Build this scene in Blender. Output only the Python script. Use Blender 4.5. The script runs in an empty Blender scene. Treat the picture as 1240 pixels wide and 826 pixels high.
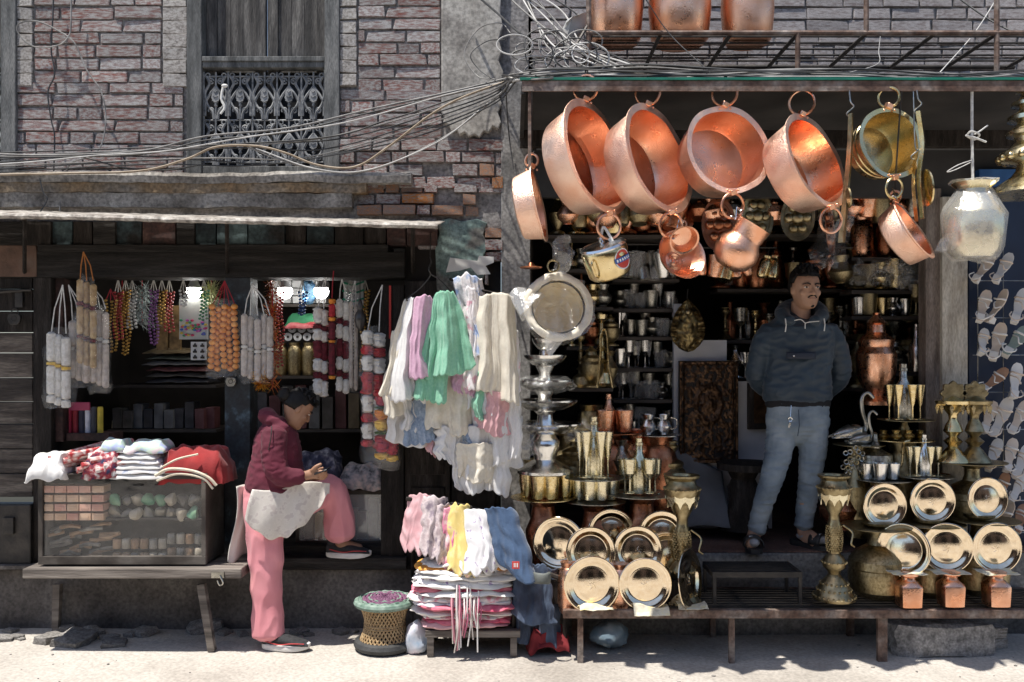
import bpy, bmesh, math, random
from mathutils import Vector, Matrix, Euler, noise
from math import sin, cos, pi, radians, sqrt, atan2
random.seed(7)
R = random.Random(11)
scene = bpy.context.scene
COL = scene.collection

# ------------------------------------------------------------------ camera, sky, sun, exposure
FPX, DIST, EYE, HOR = 1080.0, 5.4, 1.65, 430.0      # focal length in photo pixels, metres to the facade, eye height, horizon row
cam = bpy.data.cameras.new('camera')
cam.sensor_width = 36.0
cam.lens = 36.0 * FPX / 1240.0
cam.shift_y = (HOR - 413.0) / 1240.0
cam.clip_start, cam.clip_end = 0.05, 400.0
camo = bpy.data.objects.new('camera', cam)
COL.objects.link(camo)
camo.location = (0, -DIST, EYE)
camo.rotation_euler = (pi / 2, 0, 0)
scene.camera = camo

SUN = Vector((-0.25, -0.20, 1.0)).normalized()       # direction towards the sun
wd = bpy.data.worlds.new('World'); scene.world = wd; wd.use_nodes = True
nt = wd.node_tree; nt.nodes.clear()
sky = nt.nodes.new('ShaderNodeTexSky'); sky.sky_type = 'NISHITA'; sky.sun_disc = False
sky.sun_elevation = math.asin(SUN.z)
sky.sun_rotation = atan2(SUN.x, SUN.y)
sky.air_density = 1.0; sky.dust_density = 3.5; sky.ozone_density = 0.8; sky.altitude = 1300
bg = nt.nodes.new('ShaderNodeBackground'); bg.inputs[1].default_value = 0.11
ow = nt.nodes.new('ShaderNodeOutputWorld')
nt.links.new(sky.outputs[0], bg.inputs[0]); nt.links.new(bg.outputs[0], ow.inputs[0])
sl = bpy.data.lights.new('sun', 'SUN'); sl.energy = 4.4; sl.angle = radians(0.55); sl.color = (1.0, 0.955, 0.88)
slo = bpy.data.objects.new('sun', sl); COL.objects.link(slo)
slo.rotation_euler = SUN.to_track_quat('Z', 'Y').to_euler(); slo.location = (0, -3, 8)
scene.view_settings.view_transform = 'Standard'
scene.view_settings.look = 'None'
scene.view_settings.gamma = 1.0
scene.view_settings.exposure = 0.7
scene.render.engine = 'CYCLES'
scene.cycles.max_bounces = 8
scene.cycles.transparent_max_bounces = 12
scene.cycles.sample_clamp_indirect = 4.0
scene.cycles.use_denoising = True

# ------------------------------------------------------------------ helpers
def P(px, py, Y):
    """photo pixel at depth Y -> point in the place"""
    d = DIST + Y
    return Vector(((px - 620.0) / FPX * d, Y, EYE - (py - HOR) / FPX * d))
def PX(px, Y): return (px - 620.0) / FPX * (DIST + Y)
def PZ(py, Y): return EYE - (py - HOR) / FPX * (DIST + Y)
def L(n, Y): return n / FPX * (DIST + Y)

MATS = {}
def ramp(nt, fac, stops):
    r = nt.nodes.new('ShaderNodeValToRGB')
    e = r.color_ramp.elements
    while len(e) < len(stops): e.new(0.5)
    for k, (p, c) in enumerate(stops):
        e[k].position = p; e[k].color = (*c, 1)
    nt.links.new(fac, r.inputs[0])
    return r.outputs[0]
def M(name, c1, c2=None, c3=None, scale=6.0, rough=0.7, metal=0.0, bump=0.0, bscale=60.0, rnd=0.0, detail=5.0, rvar=0.0,
      trans=0.0, emit=0.0, sheen=0.0, alpha=1.0, stretch=None, lo=0.35, hi=0.65, spec=0.5, bvor=False, sat=0.0, transl=0.0, bdist=0.008, fine=0.0, fscale=70.0):
    if name in MATS: return MATS[name]
    m = bpy.data.materials.new(name); m.use_nodes = True
    nt = m.node_tree; N = nt.nodes; Lk = nt.links
    b = N['Principled BSDF']
    tc = N.new('ShaderNodeTexCoord'); oi = N.new('ShaderNodeObjectInfo')
    vec = tc.outputs['Object']
    if stretch:
        mp = N.new('ShaderNodeMapping'); mp.inputs['Scale'].default_value = stretch
        Lk.new(vec, mp.inputs[0]); vec = mp.outputs[0]
    mu = N.new('ShaderNodeMath'); mu.operation = 'MULTIPLY'; mu.inputs[1].default_value = 37.0
    Lk.new(oi.outputs['Random'], mu.inputs[0])
    def nz(s, d):
        n = N.new('ShaderNodeTexNoise'); n.noise_dimensions = '4D'
        n.inputs['Scale'].default_value = s; n.inputs['Detail'].default_value = d
        Lk.new(vec, n.inputs['Vector']); Lk.new(mu.outputs[0], n.inputs['W'])
        return n.outputs['Fac']
    b.inputs['Roughness'].default_value = rough
    b.inputs['Metallic'].default_value = metal
    b.inputs['Specular IOR Level'].default_value = spec
    if c2 is None:
        b.inputs['Base Color'].default_value = (*c1, 1); col = None
    else:
        stops = [(lo, c1), (hi, c2)] if c3 is None else [(lo, c1), ((lo + hi) / 2, c2), (hi, c3)]
        col = ramp(nt, nz(scale, detail), stops)
    if rnd or sat:
        hs = N.new('ShaderNodeHueSaturation')
        mr = N.new('ShaderNodeMapRange'); mr.inputs[3].default_value = 1 - rnd; mr.inputs[4].default_value = 1 + rnd
        Lk.new(oi.outputs['Random'], mr.inputs[0]); Lk.new(mr.outputs[0], hs.inputs['Value'])
        if sat:
            m2 = N.new('ShaderNodeMath'); m2.operation = 'FRACT'
            Lk.new(mu.outputs[0], m2.inputs[0])
            m3 = N.new('ShaderNodeMapRange'); m3.inputs[3].default_value = 1 - sat; m3.inputs[4].default_value = 1 + sat
            Lk.new(m2.outputs[0], m3.inputs[0]); Lk.new(m3.outputs[0], hs.inputs['Saturation'])
        if col is None: hs.inputs['Color'].default_value = (*c1, 1)
        else: Lk.new(col, hs.inputs['Color'])
        col = hs.outputs[0]
    if fine:
        fm = N.new('ShaderNodeMapRange'); fm.inputs[1].default_value = .34; fm.inputs[2].default_value = .66; fm.inputs[3].default_value = 1 - fine; fm.inputs[4].default_value = 1 + fine * .5
        Lk.new(nz(fscale, 8), fm.inputs[0])
        vm = N.new('ShaderNodeVectorMath'); vm.operation = 'SCALE'
        if col is None: vm.inputs[0].default_value = c1
        else: Lk.new(col, vm.inputs[0])
        Lk.new(fm.outputs[0], vm.inputs['Scale']); col = vm.outputs[0]
    if col is not None: Lk.new(col, b.inputs['Base Color'])
    if rvar:
        mr = N.new('ShaderNodeMapRange'); mr.inputs[3].default_value = max(0.02, rough - rvar); mr.inputs[4].default_value = min(1, rough + rvar)
        mr.inputs[1].default_value = 0.3; mr.inputs[2].default_value = 0.7
        Lk.new(nz(scale * 2.3, 4), mr.inputs[0]); Lk.new(mr.outputs[0], b.inputs['Roughness'])
    if bump:
        bp = N.new('ShaderNodeBump'); bp.inputs['Strength'].default_value = bump; bp.inputs['Distance'].default_value = bdist
        if bvor:
            vo = N.new('ShaderNodeTexVoronoi'); vo.inputs['Scale'].default_value = bscale
            Lk.new(vec, vo.inputs['Vector']); Lk.new(vo.outputs['Distance'], bp.inputs['Height'])
        else:
            Lk.new(nz(bscale, 6), bp.inputs['Height'])
        Lk.new(bp.outputs[0], b.inputs['Normal'])
    if trans: b.inputs['Transmission Weight'].default_value = trans
    if sheen: b.inputs['Sheen Weight'].default_value = sheen
    if alpha < 1: b.inputs['Alpha'].default_value = alpha
    if emit:
        b.inputs['Emission Color'].default_value = (*c1, 1); b.inputs['Emission Strength'].default_value = emit
    if transl:
        tl = N.new('ShaderNodeBsdfTranslucent'); mx = N.new('ShaderNodeMixShader'); mx.inputs[0].default_value = transl
        if col is not None: Lk.new(col, tl.inputs[0])
        else: tl.inputs[0].default_value = (*c1, 1)
        Lk.new(b.outputs[0], mx.inputs[1]); Lk.new(tl.outputs[0], mx.inputs[2]); Lk.new(mx.outputs[0], N['Material Output'].inputs[0])
    MATS[name] = m
    return m

def film(name, tint=(1, 1, 1), gl=0.25, rough=0.12, milky=0.0, bscale=18.0):
    """thin clear plastic film: mostly see-through, with a gloss and a little milk"""
    if name in MATS: return MATS[name]
    m = bpy.data.materials.new(name); m.use_nodes = True
    nt = m.node_tree; N = nt.nodes; Lk = nt.links; N.remove(N['Principled BSDF'])
    tr = N.new('ShaderNodeBsdfTransparent'); tr.inputs[0].default_value = (*tint, 1)
    g = N.new('ShaderNodeBsdfGlossy'); g.inputs['Roughness'].default_value = rough
    df = N.new('ShaderNodeBsdfDiffuse'); df.inputs[0].default_value = (0.85, 0.85, 0.83, 1)
    tc = N.new('ShaderNodeTexCoord'); n = N.new('ShaderNodeTexNoise'); n.inputs['Scale'].default_value = bscale; n.inputs['Detail'].default_value = 4
    Lk.new(tc.outputs['Object'], n.inputs['Vector'])
    bp = N.new('ShaderNodeBump'); bp.inputs['Strength'].default_value = 0.7; bp.inputs['Distance'].default_value = 0.03
    Lk.new(n.outputs['Fac'], bp.inputs['Height']); Lk.new(bp.outputs[0], g.inputs['Normal'])
    m1 = N.new('ShaderNodeMixShader'); m1.inputs[0].default_value = gl
    m2 = N.new('ShaderNodeMixShader'); m2.inputs[0].default_value = milky
    Lk.new(tr.outputs[0], m1.inputs[1]); Lk.new(g.outputs[0], m1.inputs[2])
    Lk.new(m1.outputs[0], m2.inputs[1]); Lk.new(df.outputs[0], m2.inputs[2])
    Lk.new(m2.outputs[0], N['Material Output'].inputs[0])
    MATS[name] = m
    return m

def tag(o, label=None, cat=None, group=None, kind=None):
    if label: o['label'] = label
    if cat: o['category'] = cat
    if group: o['group'] = group
    if kind: o['kind'] = kind
    return o
def T(name, label, cat, loc=(0, 0, 0), group=None, rz=0):
    o = bpy.data.objects.new(name, None); COL.objects.link(o)
    o.empty_display_size = 0.05
    o.location = loc; o.rotation_euler = (0, 0, rz)
    return tag(o, label, cat, group)
def wloc(o):
    v = Vector((0, 0, 0))
    while o is not None:
        v += Vector(o.location); o = o.parent
    return v
def link(name, me, mat=None, parent=None, loc=(0, 0, 0), rot=None, scl=None):
    o = bpy.data.objects.new(name, me); COL.objects.link(o)
    o.location = loc
    if rot is not None: o.rotation_euler = rot
    if scl is not None: o.scale = scl
    if parent is not None: o.parent = parent
    if mat is not None and not me.materials: me.materials.append(mat)
    return o
def cp(o, parent=None, loc=None, rot=None, scl=None, label=None):
    c = o.copy(); COL.objects.link(c)
    if parent is not None: c.parent = parent
    if loc is not None: c.location = loc
    if rot is not None: c.rotation_euler = rot
    if scl is not None: c.scale = (scl,) * 3 if isinstance(scl, (int, float)) else scl
    if label: c['label'] = label
    for ch in list(o.children): cp(ch, c)
    return c
def jit(a): return R.uniform(-a, a)
ORD = ['first', 'second', 'third', 'fourth', 'fifth', 'sixth', 'seventh', 'eighth', 'ninth', 'tenth', 'eleventh', 'twelfth', 'thirteenth',
       'fourteenth', 'fifteenth', 'sixteenth']

def spline(pts, n=6):
    """Catmull-Rom through points"""
    pts = [Vector(p) for p in pts]
    if len(pts) < 3: return pts
    q = [pts[0] * 2 - pts[1]] + pts + [pts[-1] * 2 - pts[-2]]
    out = []
    for i in range(1, len(q) - 2):
        a, b, c, d = q[i - 1], q[i], q[i + 1], q[i + 2]
        for k in range(n):
            t = k / n
            out.append(0.5 * ((2 * b) + (c - a) * t + (2 * a - 5 * b + 4 * c - d) * t * t + (3 * b - a - 3 * c + d) * t ** 3))
    out.append(pts[-1])
    return out

class MB:
    def __init__(s): s.v = []; s.f = []; s.mi = []; s.cur = 0
    def add(s, vs, fs):
        o = len(s.v); s.v += [tuple(v) for v in vs]
        s.f += [tuple(i + o for i in f) for f in fs]; s.mi += [s.cur] * len(fs)
    def bx(s, x0, x1, y0, y1, z0, z1, M4=None):
        vs = [Vector(p) for p in ((x0, y0, z0), (x1, y0, z0), (x1, y1, z0), (x0, y1, z0), (x0, y0, z1), (x1, y0, z1), (x1, y1, z1), (x0, y1, z1))]
        if M4 is not None: vs = [M4 @ v for v in vs]
        s.add(vs, [(3, 2, 1, 0), (4, 5, 6, 7), (0, 1, 5, 4), (1, 2, 6, 5), (2, 3, 7, 6), (3, 0, 4, 7)])
        return s
    def box(s, c, d, rot=(0, 0, 0)):
        m = Matrix.Translation(c) @ Euler(rot).to_matrix().to_4x4()
        return s.bx(-d[0] / 2, d[0] / 2, -d[1] / 2, d[1] / 2, -d[2] / 2, d[2] / 2, m)
    def pbox(s, px0, px1, py0, py1, Y, y1):
        """box whose front face covers a pixel rectangle at depth Y, running back to depth y1"""
        return s.bx(PX(px0, Y), PX(px1, Y), Y, y1, PZ(py1, Y), PZ(py0, Y))
    def loft(s, rings, cap=True, closed=True):
        n = len(rings[0]); vs = [p for r in rings for p in r]; fs = []
        for i in range(len(rings) - 1):
            for j in range(n if closed else n - 1):
                k = (j + 1) % n
                fs.append((i * n + j, i * n + k, (i + 1) * n + k, (i + 1) * n + j))
        if cap and closed:
            fs.append(tuple(range(n - 1, -1, -1))); fs.append(tuple((len(rings) - 1) * n + j for j in range(n)))
        s.add(vs, fs); return s
    def lathe(s, prof, seg=24, M4=None, flute=0, famp=0.0, cap=True):
        rings = []
        for r, z in prof:
            ring = []
            for j in range(seg):
                a = 2 * pi * j / seg
                rr = max(r, 1e-4) * (1 + famp * cos(flute * a))
                p = Vector((rr * cos(a), rr * sin(a), z))
                ring.append(M4 @ p if M4 is not None else p)
            rings.append(ring)
        return s.loft(rings, cap)
    def tube(s, pts, r, seg=6, cap=True, sm=0):
        pts = [Vector(p) for p in pts]
        if sm: pts = spline(pts, sm)
        n = len(pts)
        if isinstance(r, (int, float)): rs = [r] * n
        else:
            rs = [r[0] + (r[-1] - r[0]) * i / max(1, n - 1) for i in range(n)] if len(r) == 2 else [r[min(len(r) - 1, int(i * len(r) / n))] for i in range(n)]
        up = None; rings = []
        for i in range(n):
            t = (pts[min(i + 1, n - 1)] - pts[max(i - 1, 0)])
            if t.length < 1e-9: t = Vector((0, 0, 1))
            t.normalize()
            if up is None: up = t.orthogonal().normalized()
            up = (up - t * up.dot(t))
            if up.length < 1e-6: up = t.orthogonal()
            up.normalize(); w = t.cross(up)
            rings.append([pts[i] + (up * cos(2 * pi * j / seg) + w * sin(2 * pi * j / seg)) * rs[i] for j in range(seg)])
        return s.loft(rings, cap)
    def ring(s, c, rad, r, nrm=(0, 1, 0), seg=20, ts=6):
        n = Vector(nrm).normalized(); u = n.orthogonal().normalized(); w = n.cross(u); c = Vector(c)
        vs = []; fs = []
        for i in range(seg):
            a = 2 * pi * i / seg; d = u * cos(a) + w * sin(a)
            for j in range(ts):
                b = 2 * pi * j / ts
                vs.append(c + d * (rad + r * cos(b)) + n * r * sin(b))
        for i in range(seg):
            for j in range(ts):
                i2 = (i + 1) % seg; j2 = (j + 1) % ts
                fs.append((i * ts + j, i2 * ts + j, i2 * ts + j2, i * ts + j2))
        s.add(vs, fs); return s
    def grid(s, fn, nu, nv):
        vs = [fn(i / nu, j / nv) for i in range(nu + 1) for j in range(nv + 1)]; fs = []
        for i in range(nu):
            for j in range(nv):
                a = i * (nv + 1) + j
                fs.append((a, a + 1, a + nv + 2, a + nv + 1))
        s.add(vs, fs); return s
    def ball(s, c, r, nu=10, nv=7):
        c = Vector(c); r = (r, r, r) if isinstance(r, (int, float)) else r
        rings = []
        for i in range(nv + 1):
            t = pi * i / nv; rr = max(sin(t), 0.02)
            rings.append([c + Vector((r[0] * rr * cos(2 * pi * j / nu), r[1] * rr * sin(2 * pi * j / nu), -r[2] * cos(t))) for j in range(nu)])
        return s.loft(rings)
    def prism(s, poly, y0, y1, mp=None):
        """outline (x,z) run from y0 to y1"""
        n = len(poly)
        vs = [Vector((p[0], y0, p[1])) for p in poly] + [Vector((p[0], y1, p[1])) for p in poly]
        if mp is not None: vs = [mp @ v for v in vs]
        fs = [tuple(range(n)), tuple(range(2 * n - 1, n - 1, -1))] + [(i, i + n, (i + 1) % n + n, (i + 1) % n) for i in range(n)]
        s.add(vs, fs); return s
    def wob(s, amp, sc=6.0, seed=0.0):
        o = Vector((seed * 3.1, seed * 1.7, seed * 5.3))
        s.v = [tuple(Vector(v) + noise.noise_vector(Vector(v) * sc + o) * amp) for v in s.v]
        return s
    def mesh(s, name, mats, off=(0, 0, 0), smooth=True, ang=40):
        me = bpy.data.meshes.new(name)
        ox, oy, oz = off
        me.from_pydata([(v[0] - ox, v[1] - oy, v[2] - oz) for v in s.v], [], s.f)
        for m in (mats if isinstance(mats, (list, tuple)) else [mats]): me.materials.append(m)
        bm = bmesh.new(); bm.from_mesh(me)
        bmesh.ops.recalc_face_normals(bm, faces=bm.faces)
        bm.to_mesh(me); bm.free()
        if any(s.mi): me.polygons.foreach_set('material_index', s.mi)
        if smooth:
            me.polygons.foreach_set('use_smooth', [True] * len(me.polygons))
            try: me.set_sharp_from_angle(angle=radians(ang))
            except Exception: pass
        me.update()
        return me
    def build(s, name, mats, parent=None, loc=None, smooth=True, raw=False, label=None, cat=None, group=None, kind=None, bevel=0, solid=0, sub=0, ang=40):
        if parent is not None: off = (0, 0, 0) if raw else wloc(parent)
        else: off = (0, 0, 0) if raw else (loc or (0, 0, 0))
        me = s.mesh(name, mats, off, smooth, ang)
        o = bpy.data.objects.new(name, me); COL.objects.link(o)
        if parent is not None: o.parent = parent
        elif loc is not None: o.location = loc
        if bevel:
            b = o.modifiers.new('bevel', 'BEVEL'); b.width = bevel; b.segments = 2; b.limit_method = 'ANGLE'
        if solid:
            b = o.modifiers.new('solid', 'SOLIDIFY'); b.thickness = solid; b.offset = 0
        if sub:
            b = o.modifiers.new('sub', 'SUBSURF'); b.levels = sub; b.render_levels = sub
        return tag(o, label, cat, group, kind)

# ------------------------------------------------------------------ materials
copper = M('copper', (0.78, 0.36, 0.20), (0.90, 0.54, 0.38), scale=9, rough=0.30, metal=1, bump=0.15, bscale=95, rvar=0.10)
copper_dark = M('copper_aged', (0.30, 0.11, 0.055), (0.50, 0.22, 0.12), scale=12, rough=0.34, metal=1, bump=0.15, bscale=60, rvar=0.12)
copper_ham = M('copper_hammered', (0.80, 0.38, 0.215), (0.90, 0.54, 0.38), scale=9, rough=0.32, metal=1, bump=0.18, bscale=150, bvor=True, rvar=0.08, bdist=.006)
copper_lit = M('copper_beaten_sunlit', (0.86, 0.52, 0.37), (0.95, 0.70, 0.56), scale=7, rough=0.44, metal=1, bump=0.4, bscale=210, bvor=True, rvar=0.10, bdist=.006)  # beaten outer walls: sun and sky brightness painted in as a paler copper
brass = M('brass', (0.62, 0.47, 0.22), (0.80, 0.67, 0.40), scale=10, rough=0.24, metal=1, bump=0.1, bscale=90, rvar=0.1)
brass_old = M('brass_old', (0.15, 0.115, 0.06), (0.34, 0.275, 0.155), (0.50, 0.42, 0.26), scale=22, rough=0.38, metal=1, bump=0.25, bscale=60, rvar=0.12, lo=.25, hi=.75)
brass_pale = M('brass_pale', (0.68, 0.60, 0.40), (0.84, 0.77, 0.56), scale=10, rough=0.26, metal=1, bump=0.1, bscale=80, rvar=0.1)
bronze = M('bell_metal', (0.82, 0.67, 0.47), (0.90, 0.77, 0.58), scale=9, rough=0.07, metal=1, bump=0.05, bscale=30, rvar=0.04)
silver = M('silver', (0.72, 0.71, 0.68), (0.86, 0.85, 0.82), scale=10, rough=0.2, metal=1, bump=0.1, bscale=80, rvar=0.1)
silver_old = M('silver_old', (0.22, 0.21, 0.18), (0.58, 0.56, 0.50), scale=14, rough=0.32, metal=1, bump=0.15, bscale=80, rvar=0.1)
iron = M('iron', (0.03, 0.028, 0.027), (0.065, 0.057, 0.05), scale=14, rough=0.55, metal=0.5, bump=0.3, bscale=60)
rust = M('rusty_iron', (0.085, 0.045, 0.03), (0.16, 0.105, 0.08), (0.24, 0.20, 0.175), scale=10, rough=0.7, metal=0.2, bump=0.4, bscale=50, fine=.45, fscale=45)
wood_dark = M('dark_wood', (0.010, 0.008, 0.007), (0.024, 0.019, 0.016), (0.055, 0.047, 0.042), scale=5, rough=0.7, bump=0.6, bscale=30, rnd=0.3, stretch=(6, 3, 0.8), lo=.3, hi=.75, spec=.2, fine=.45, fscale=45)
wood_h = M('dark_wood_across', (0.010, 0.009, 0.008), (0.025, 0.022, 0.020), (0.06, 0.055, 0.052), scale=5, rough=0.7, bump=0.6, bscale=30, rnd=0.3, stretch=(0.5, 3, 6), lo=.3, hi=.75, spec=.2, fine=.45, fscale=45)
wood_grey = M('weathered_grey_wood', (0.03, 0.028, 0.027), (0.075, 0.07, 0.066), (0.14, 0.132, 0.122), scale=4, rough=0.85, bump=0.7, bscale=26, rnd=0.2, stretch=(6, 3, 0.7), fine=.45, fscale=45)
wood_plank = M('weathered_plank', (0.035, 0.027, 0.022), (0.075, 0.06, 0.05), (0.16, 0.135, 0.112), scale=4, rough=0.85, bump=0.8, bscale=22, rnd=0.25, stretch=(0.6, 3, 6), fine=.45, fscale=45)
teal_paint = M('worn_teal_paint', (0.022, 0.020, 0.019), (0.035, 0.050, 0.055), (0.08, 0.115, 0.12), scale=7, rough=0.7, bump=0.5, bscale=30, rnd=0.35, spec=.2, fine=.45, fscale=45)
# ------------------------------------------------------------------ ground
street_m = M('pale_dusty_street', (0.30, 0.27, 0.235), (0.43, 0.395, 0.35), (0.48, 0.45, 0.405), scale=1.6, rough=0.95, bump=0.8, bscale=45, detail=9, lo=0.3, hi=0.7, fine=0.22, fscale=55)
g = MB()
def gz(x, y): return 0.012 * noise.noise(Vector((x * 1.3, y * 1.3, 0))) + 0.004 * noise.noise(Vector((x * 6, y * 6, 3))) - 0.004
g.grid(lambda u, v: Vector((-5 + 10 * u, -4.2 + 4.4 * v, gz(-5 + 10 * u, -4.2 + 4.4 * v))), 90, 44)
g.build('street', street_m, kind='structure')
b = MB(); b.bx(-40, 40, -40, 0.3, -0.3, -0.025)
b.build('ground', M('far_street', (0.30, 0.27, 0.235), (0.43, 0.395, 0.35), scale=0.6, rough=0.95), kind='structure')
b = MB()
for k in range(130):
    x = R.uniform(-3, 3.2); y = R.uniform(-1.0, -.05); r = R.choice((.002, .003, .003, .004, .005, .009)); z = gz(x, y)
    b.ball((x, y, z + r * .3), (r * R.uniform(.8, 1.6), r, r * .6), 5, 3)
b.build('street_grit', M('grit', (.12, .11, .10), (.30, .28, .26), scale=12, rough=.95), smooth=False, kind='stuff', label='scattered grit and small pebbles on the street', cat='grit')
# broken stones of the old gutter along the foot of the wall
rubble_m = M('gutter_stone', (0.13, 0.122, 0.112), (0.22, 0.205, 0.19), (0.30, 0.285, 0.265), scale=9, rough=0.95, bump=0.5, bscale=40, rnd=0.25, fine=0.4, fscale=55)
def rock_mesh(name, seed, mat, n=8, m=6):
    b = MB(); rings = []
    for i in range(m + 1):
        t = pi * i / m; ring = []
        for j in range(n):
            a = 2 * pi * j / n
            p = Vector((cos(a) * max(sin(t), 0.05), sin(a) * max(sin(t), 0.05), -cos(t)))
            mx = max(abs(p.x), abs(p.y), abs(p.z)); p = p.lerp(p / mx, 0.75)
            ring.append(p * 0.5 * (1 + 0.28 * noise.noise(p * 1.3 + Vector((seed * 7, 0, seed)))))
        rings.append(ring)
    b.loft(rings)
    return b.mesh(name, mat, smooth=True, ang=32)
gut = T('gutter_edge', None, None, (0, -0.1, 0)); tag(gut, kind='structure')
rks = [rock_mesh('stone', k, rubble_m) for k in range(7)]
for k in range(30):
    px = (R.uniform(-8, 165) if k < 14 else R.uniform(165, 515)) if k < 32 else R.uniform(640, 1240)
    y = R.uniform(-0.34, -0.03) if px < 150 else R.uniform(-0.2, -0.02)
    w = R.choice((.05, .07, .09, .12, .17)) * R.uniform(.8, 1.2); h = w * R.uniform(.3, .5)
    link('stone', rks[k % 7], None, gut, Vector((PX(px, y), y, h * 0.12)) - Vector(gut.location), (jit(0.15), jit(0.15), R.uniform(0, 6)), (w, w * R.uniform(0.6, 0.95), h))

# ------------------------------------------------------------------ brick house on the left
def FX(px): return (px - 620) / 200.0
def FZ(py): return EYE + (430 - py) / 200.0
mortar = M('grey_mortar', (0.16, 0.15, 0.145), (0.28, 0.265, 0.255), scale=9, rough=0.95, bump=0.6, bscale=30, detail=8, fine=0.5, fscale=55)
brick_m = M('weathered_brick', (0.20, 0.09, 0.08), (0.245, 0.19, 0.18), (0.36, 0.345, 0.335), scale=6.0, rough=0.92, bump=0.5, bscale=35, rnd=0.22, detail=9, lo=0.34, hi=0.59, sat=0.4, fine=0.6, fscale=55)
brick_pale = M('whitewashed_brick', (0.20, 0.18, 0.165), (0.38, 0.355, 0.33), (0.50, 0.48, 0.455), scale=7.0, rough=0.95, bump=0.5, bscale=35, rnd=0.12, detail=9, fine=0.5, fscale=55)
brick_orange = M('broken_orange_brick', (0.22, 0.19, 0.17), (0.26, 0.15, 0.10), (0.36, 0.16, 0.075), scale=8, rough=0.95, bump=0.6, bscale=30, rnd=0.25, sat=0.3, fine=0.5, fscale=55)
brick_grey = M('grey_washed_brick', (0.20, 0.165, 0.16), (0.30, 0.275, 0.27), (0.38, 0.355, 0.35), scale=7, rough=0.9, bump=0.4, bscale=40, rnd=0.12, detail=8, fine=0.4, fscale=55)
def brick_mesh(name, seed, mat):
    bm = bmesh.new(); bmesh.ops.create_cube(bm, size=1.0)
    bmesh.ops.bevel(bm, geom=list(bm.edges), offset=0.025, segments=1, affect='EDGES')
    for v in bm.verts:
        n = noise.noise_vector(v.co * 2.1 + Vector((seed * 5.3, seed, seed * 2.2)))
        v.co += Vector((n.x * 0.03, n.y * 0.06, n.z * 0.10)); v.co += noise.noise_vector(v.co * 7 + Vector((seed, 3, 1))) * .03
    me = bpy.data.meshes.new(name); bm.to_mesh(me); bm.free(); me.materials.append(mat)
    me.polygons.foreach_set('use_smooth', [True] * len(me.polygons)); me.set_sharp_from_angle(angle=radians(24))
    return me
BR = [brick_mesh('brick', k, brick_m) for k in range(6)]
BP = [brick_mesh('brick', k + 9, brick_pale) for k in range(4)]
BO = [brick_mesh('brick', k + 19, brick_orange) for k in range(4)]
BG = [brick_mesh('brick', k + 29, brick_grey) for k in range(5)]
house = T('brick_house', 'old grey-red brick house with iron-grilled window above the small trinket shop', 'house', (-2, 0, 0))
HO = Vector(house.location)
def brick(meshes, px0, px1, py0, py1, parent, out=0.0, rot=0.0, dep=0.11):
    c = Vector((FX((px0 + px1) / 2), dep / 2 - out, FZ((py0 + py1) / 2))) - wloc(parent)
    link('brick', R.choice(meshes), None, parent, c, (jit(0.01), rot + jit(0.006), jit(0.015)), ((px1 - px0) / 200, dep, (py1 - py0) / 200))
def lay(parent, x0, x1, y0, y1, ch, bw, meshes, skip=0.0, off=0, orange=0.0, gap=2.8, rough=0.006):
    y = y0; k = off
    while y < y1 - 3:
        h = ch * R.uniform(0.94, 1.06); x = x0 - (k % 2) * bw * R.uniform(0.35, 0.6)
        while x < x1 - 4:
            w = bw * R.uniform(0.75, 1.15) if R.random() < 0.85 else bw * 0.5
            a, b2 = max(x, x0), min(x + w, x1)
            if x1 - b2 < 10: b2 = x1
            if b2 - a > 6 and R.random() >= skip:
                brick(BO if R.random() < orange else meshes, a + gap * 0.5, b2 - gap * 0.5, y + gap * 0.45, y + h - gap * 0.45, parent, R.uniform(0, rough))
            x = b2 if b2 == x1 else x + w
        y += h; k += 1
w = MB()   # wall core: boxes round the window and shop openings
for x0, x1, y0, y1 in ((-400, -160, -500, 262), (-160, -60, 214, 262), (-160, -60, -500, -140), (18, 230, -500, 262), (410, 645, -500, 262), (-60, 18, 214, 262), (230, 410, 214, 262), (-60, 18, -500, -140), (230, 410, -500, -140),
                       (-400, 645, 262, 276), (640, 1500, -500, 155)):
    w.bx(FX(x0), FX(x1), 0.012, 0.3, FZ(y1), FZ(y0))
w.build('wall', mortar, house, smooth=False)
lay(house, 41, 196, -38, 98, 15.2, 58, BR)
for yy in range(-38, 100, 16):
    brick(BP, 22, 40, yy, yy + 14.5, house, 0.012); brick(BP, 198, 227, yy, yy + 15, house, 0.012)
    brick(BP, 412, 432, yy, yy + 14.5, house, 0.012)
lay(house, 14, 223, 99, 216, 15.2, 60, BR, off=1)
lay(house, 433, 534, -38, 107, 15.0, 55, BR)
lay(house, 411, 536, 107, 168, 15.0, 56, BR)
lay(house, 408, 610, 168, 222, 15.5, 40, BR, skip=0.05, orange=0.08, rough=0.03)
lay(house, 432, 610, 222, 262, 13.5, 36, BR, skip=0.2, orange=0.22, rough=0.06)
lay(house, 505, 530, 262, 300, 14, 36, BR, skip=0.1, orange=0.15, rough=0.03)
lay(house, 586, 610, 262, 346, 14, 30, BR, skip=0.15, orange=0.2, rough=0.03)
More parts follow.
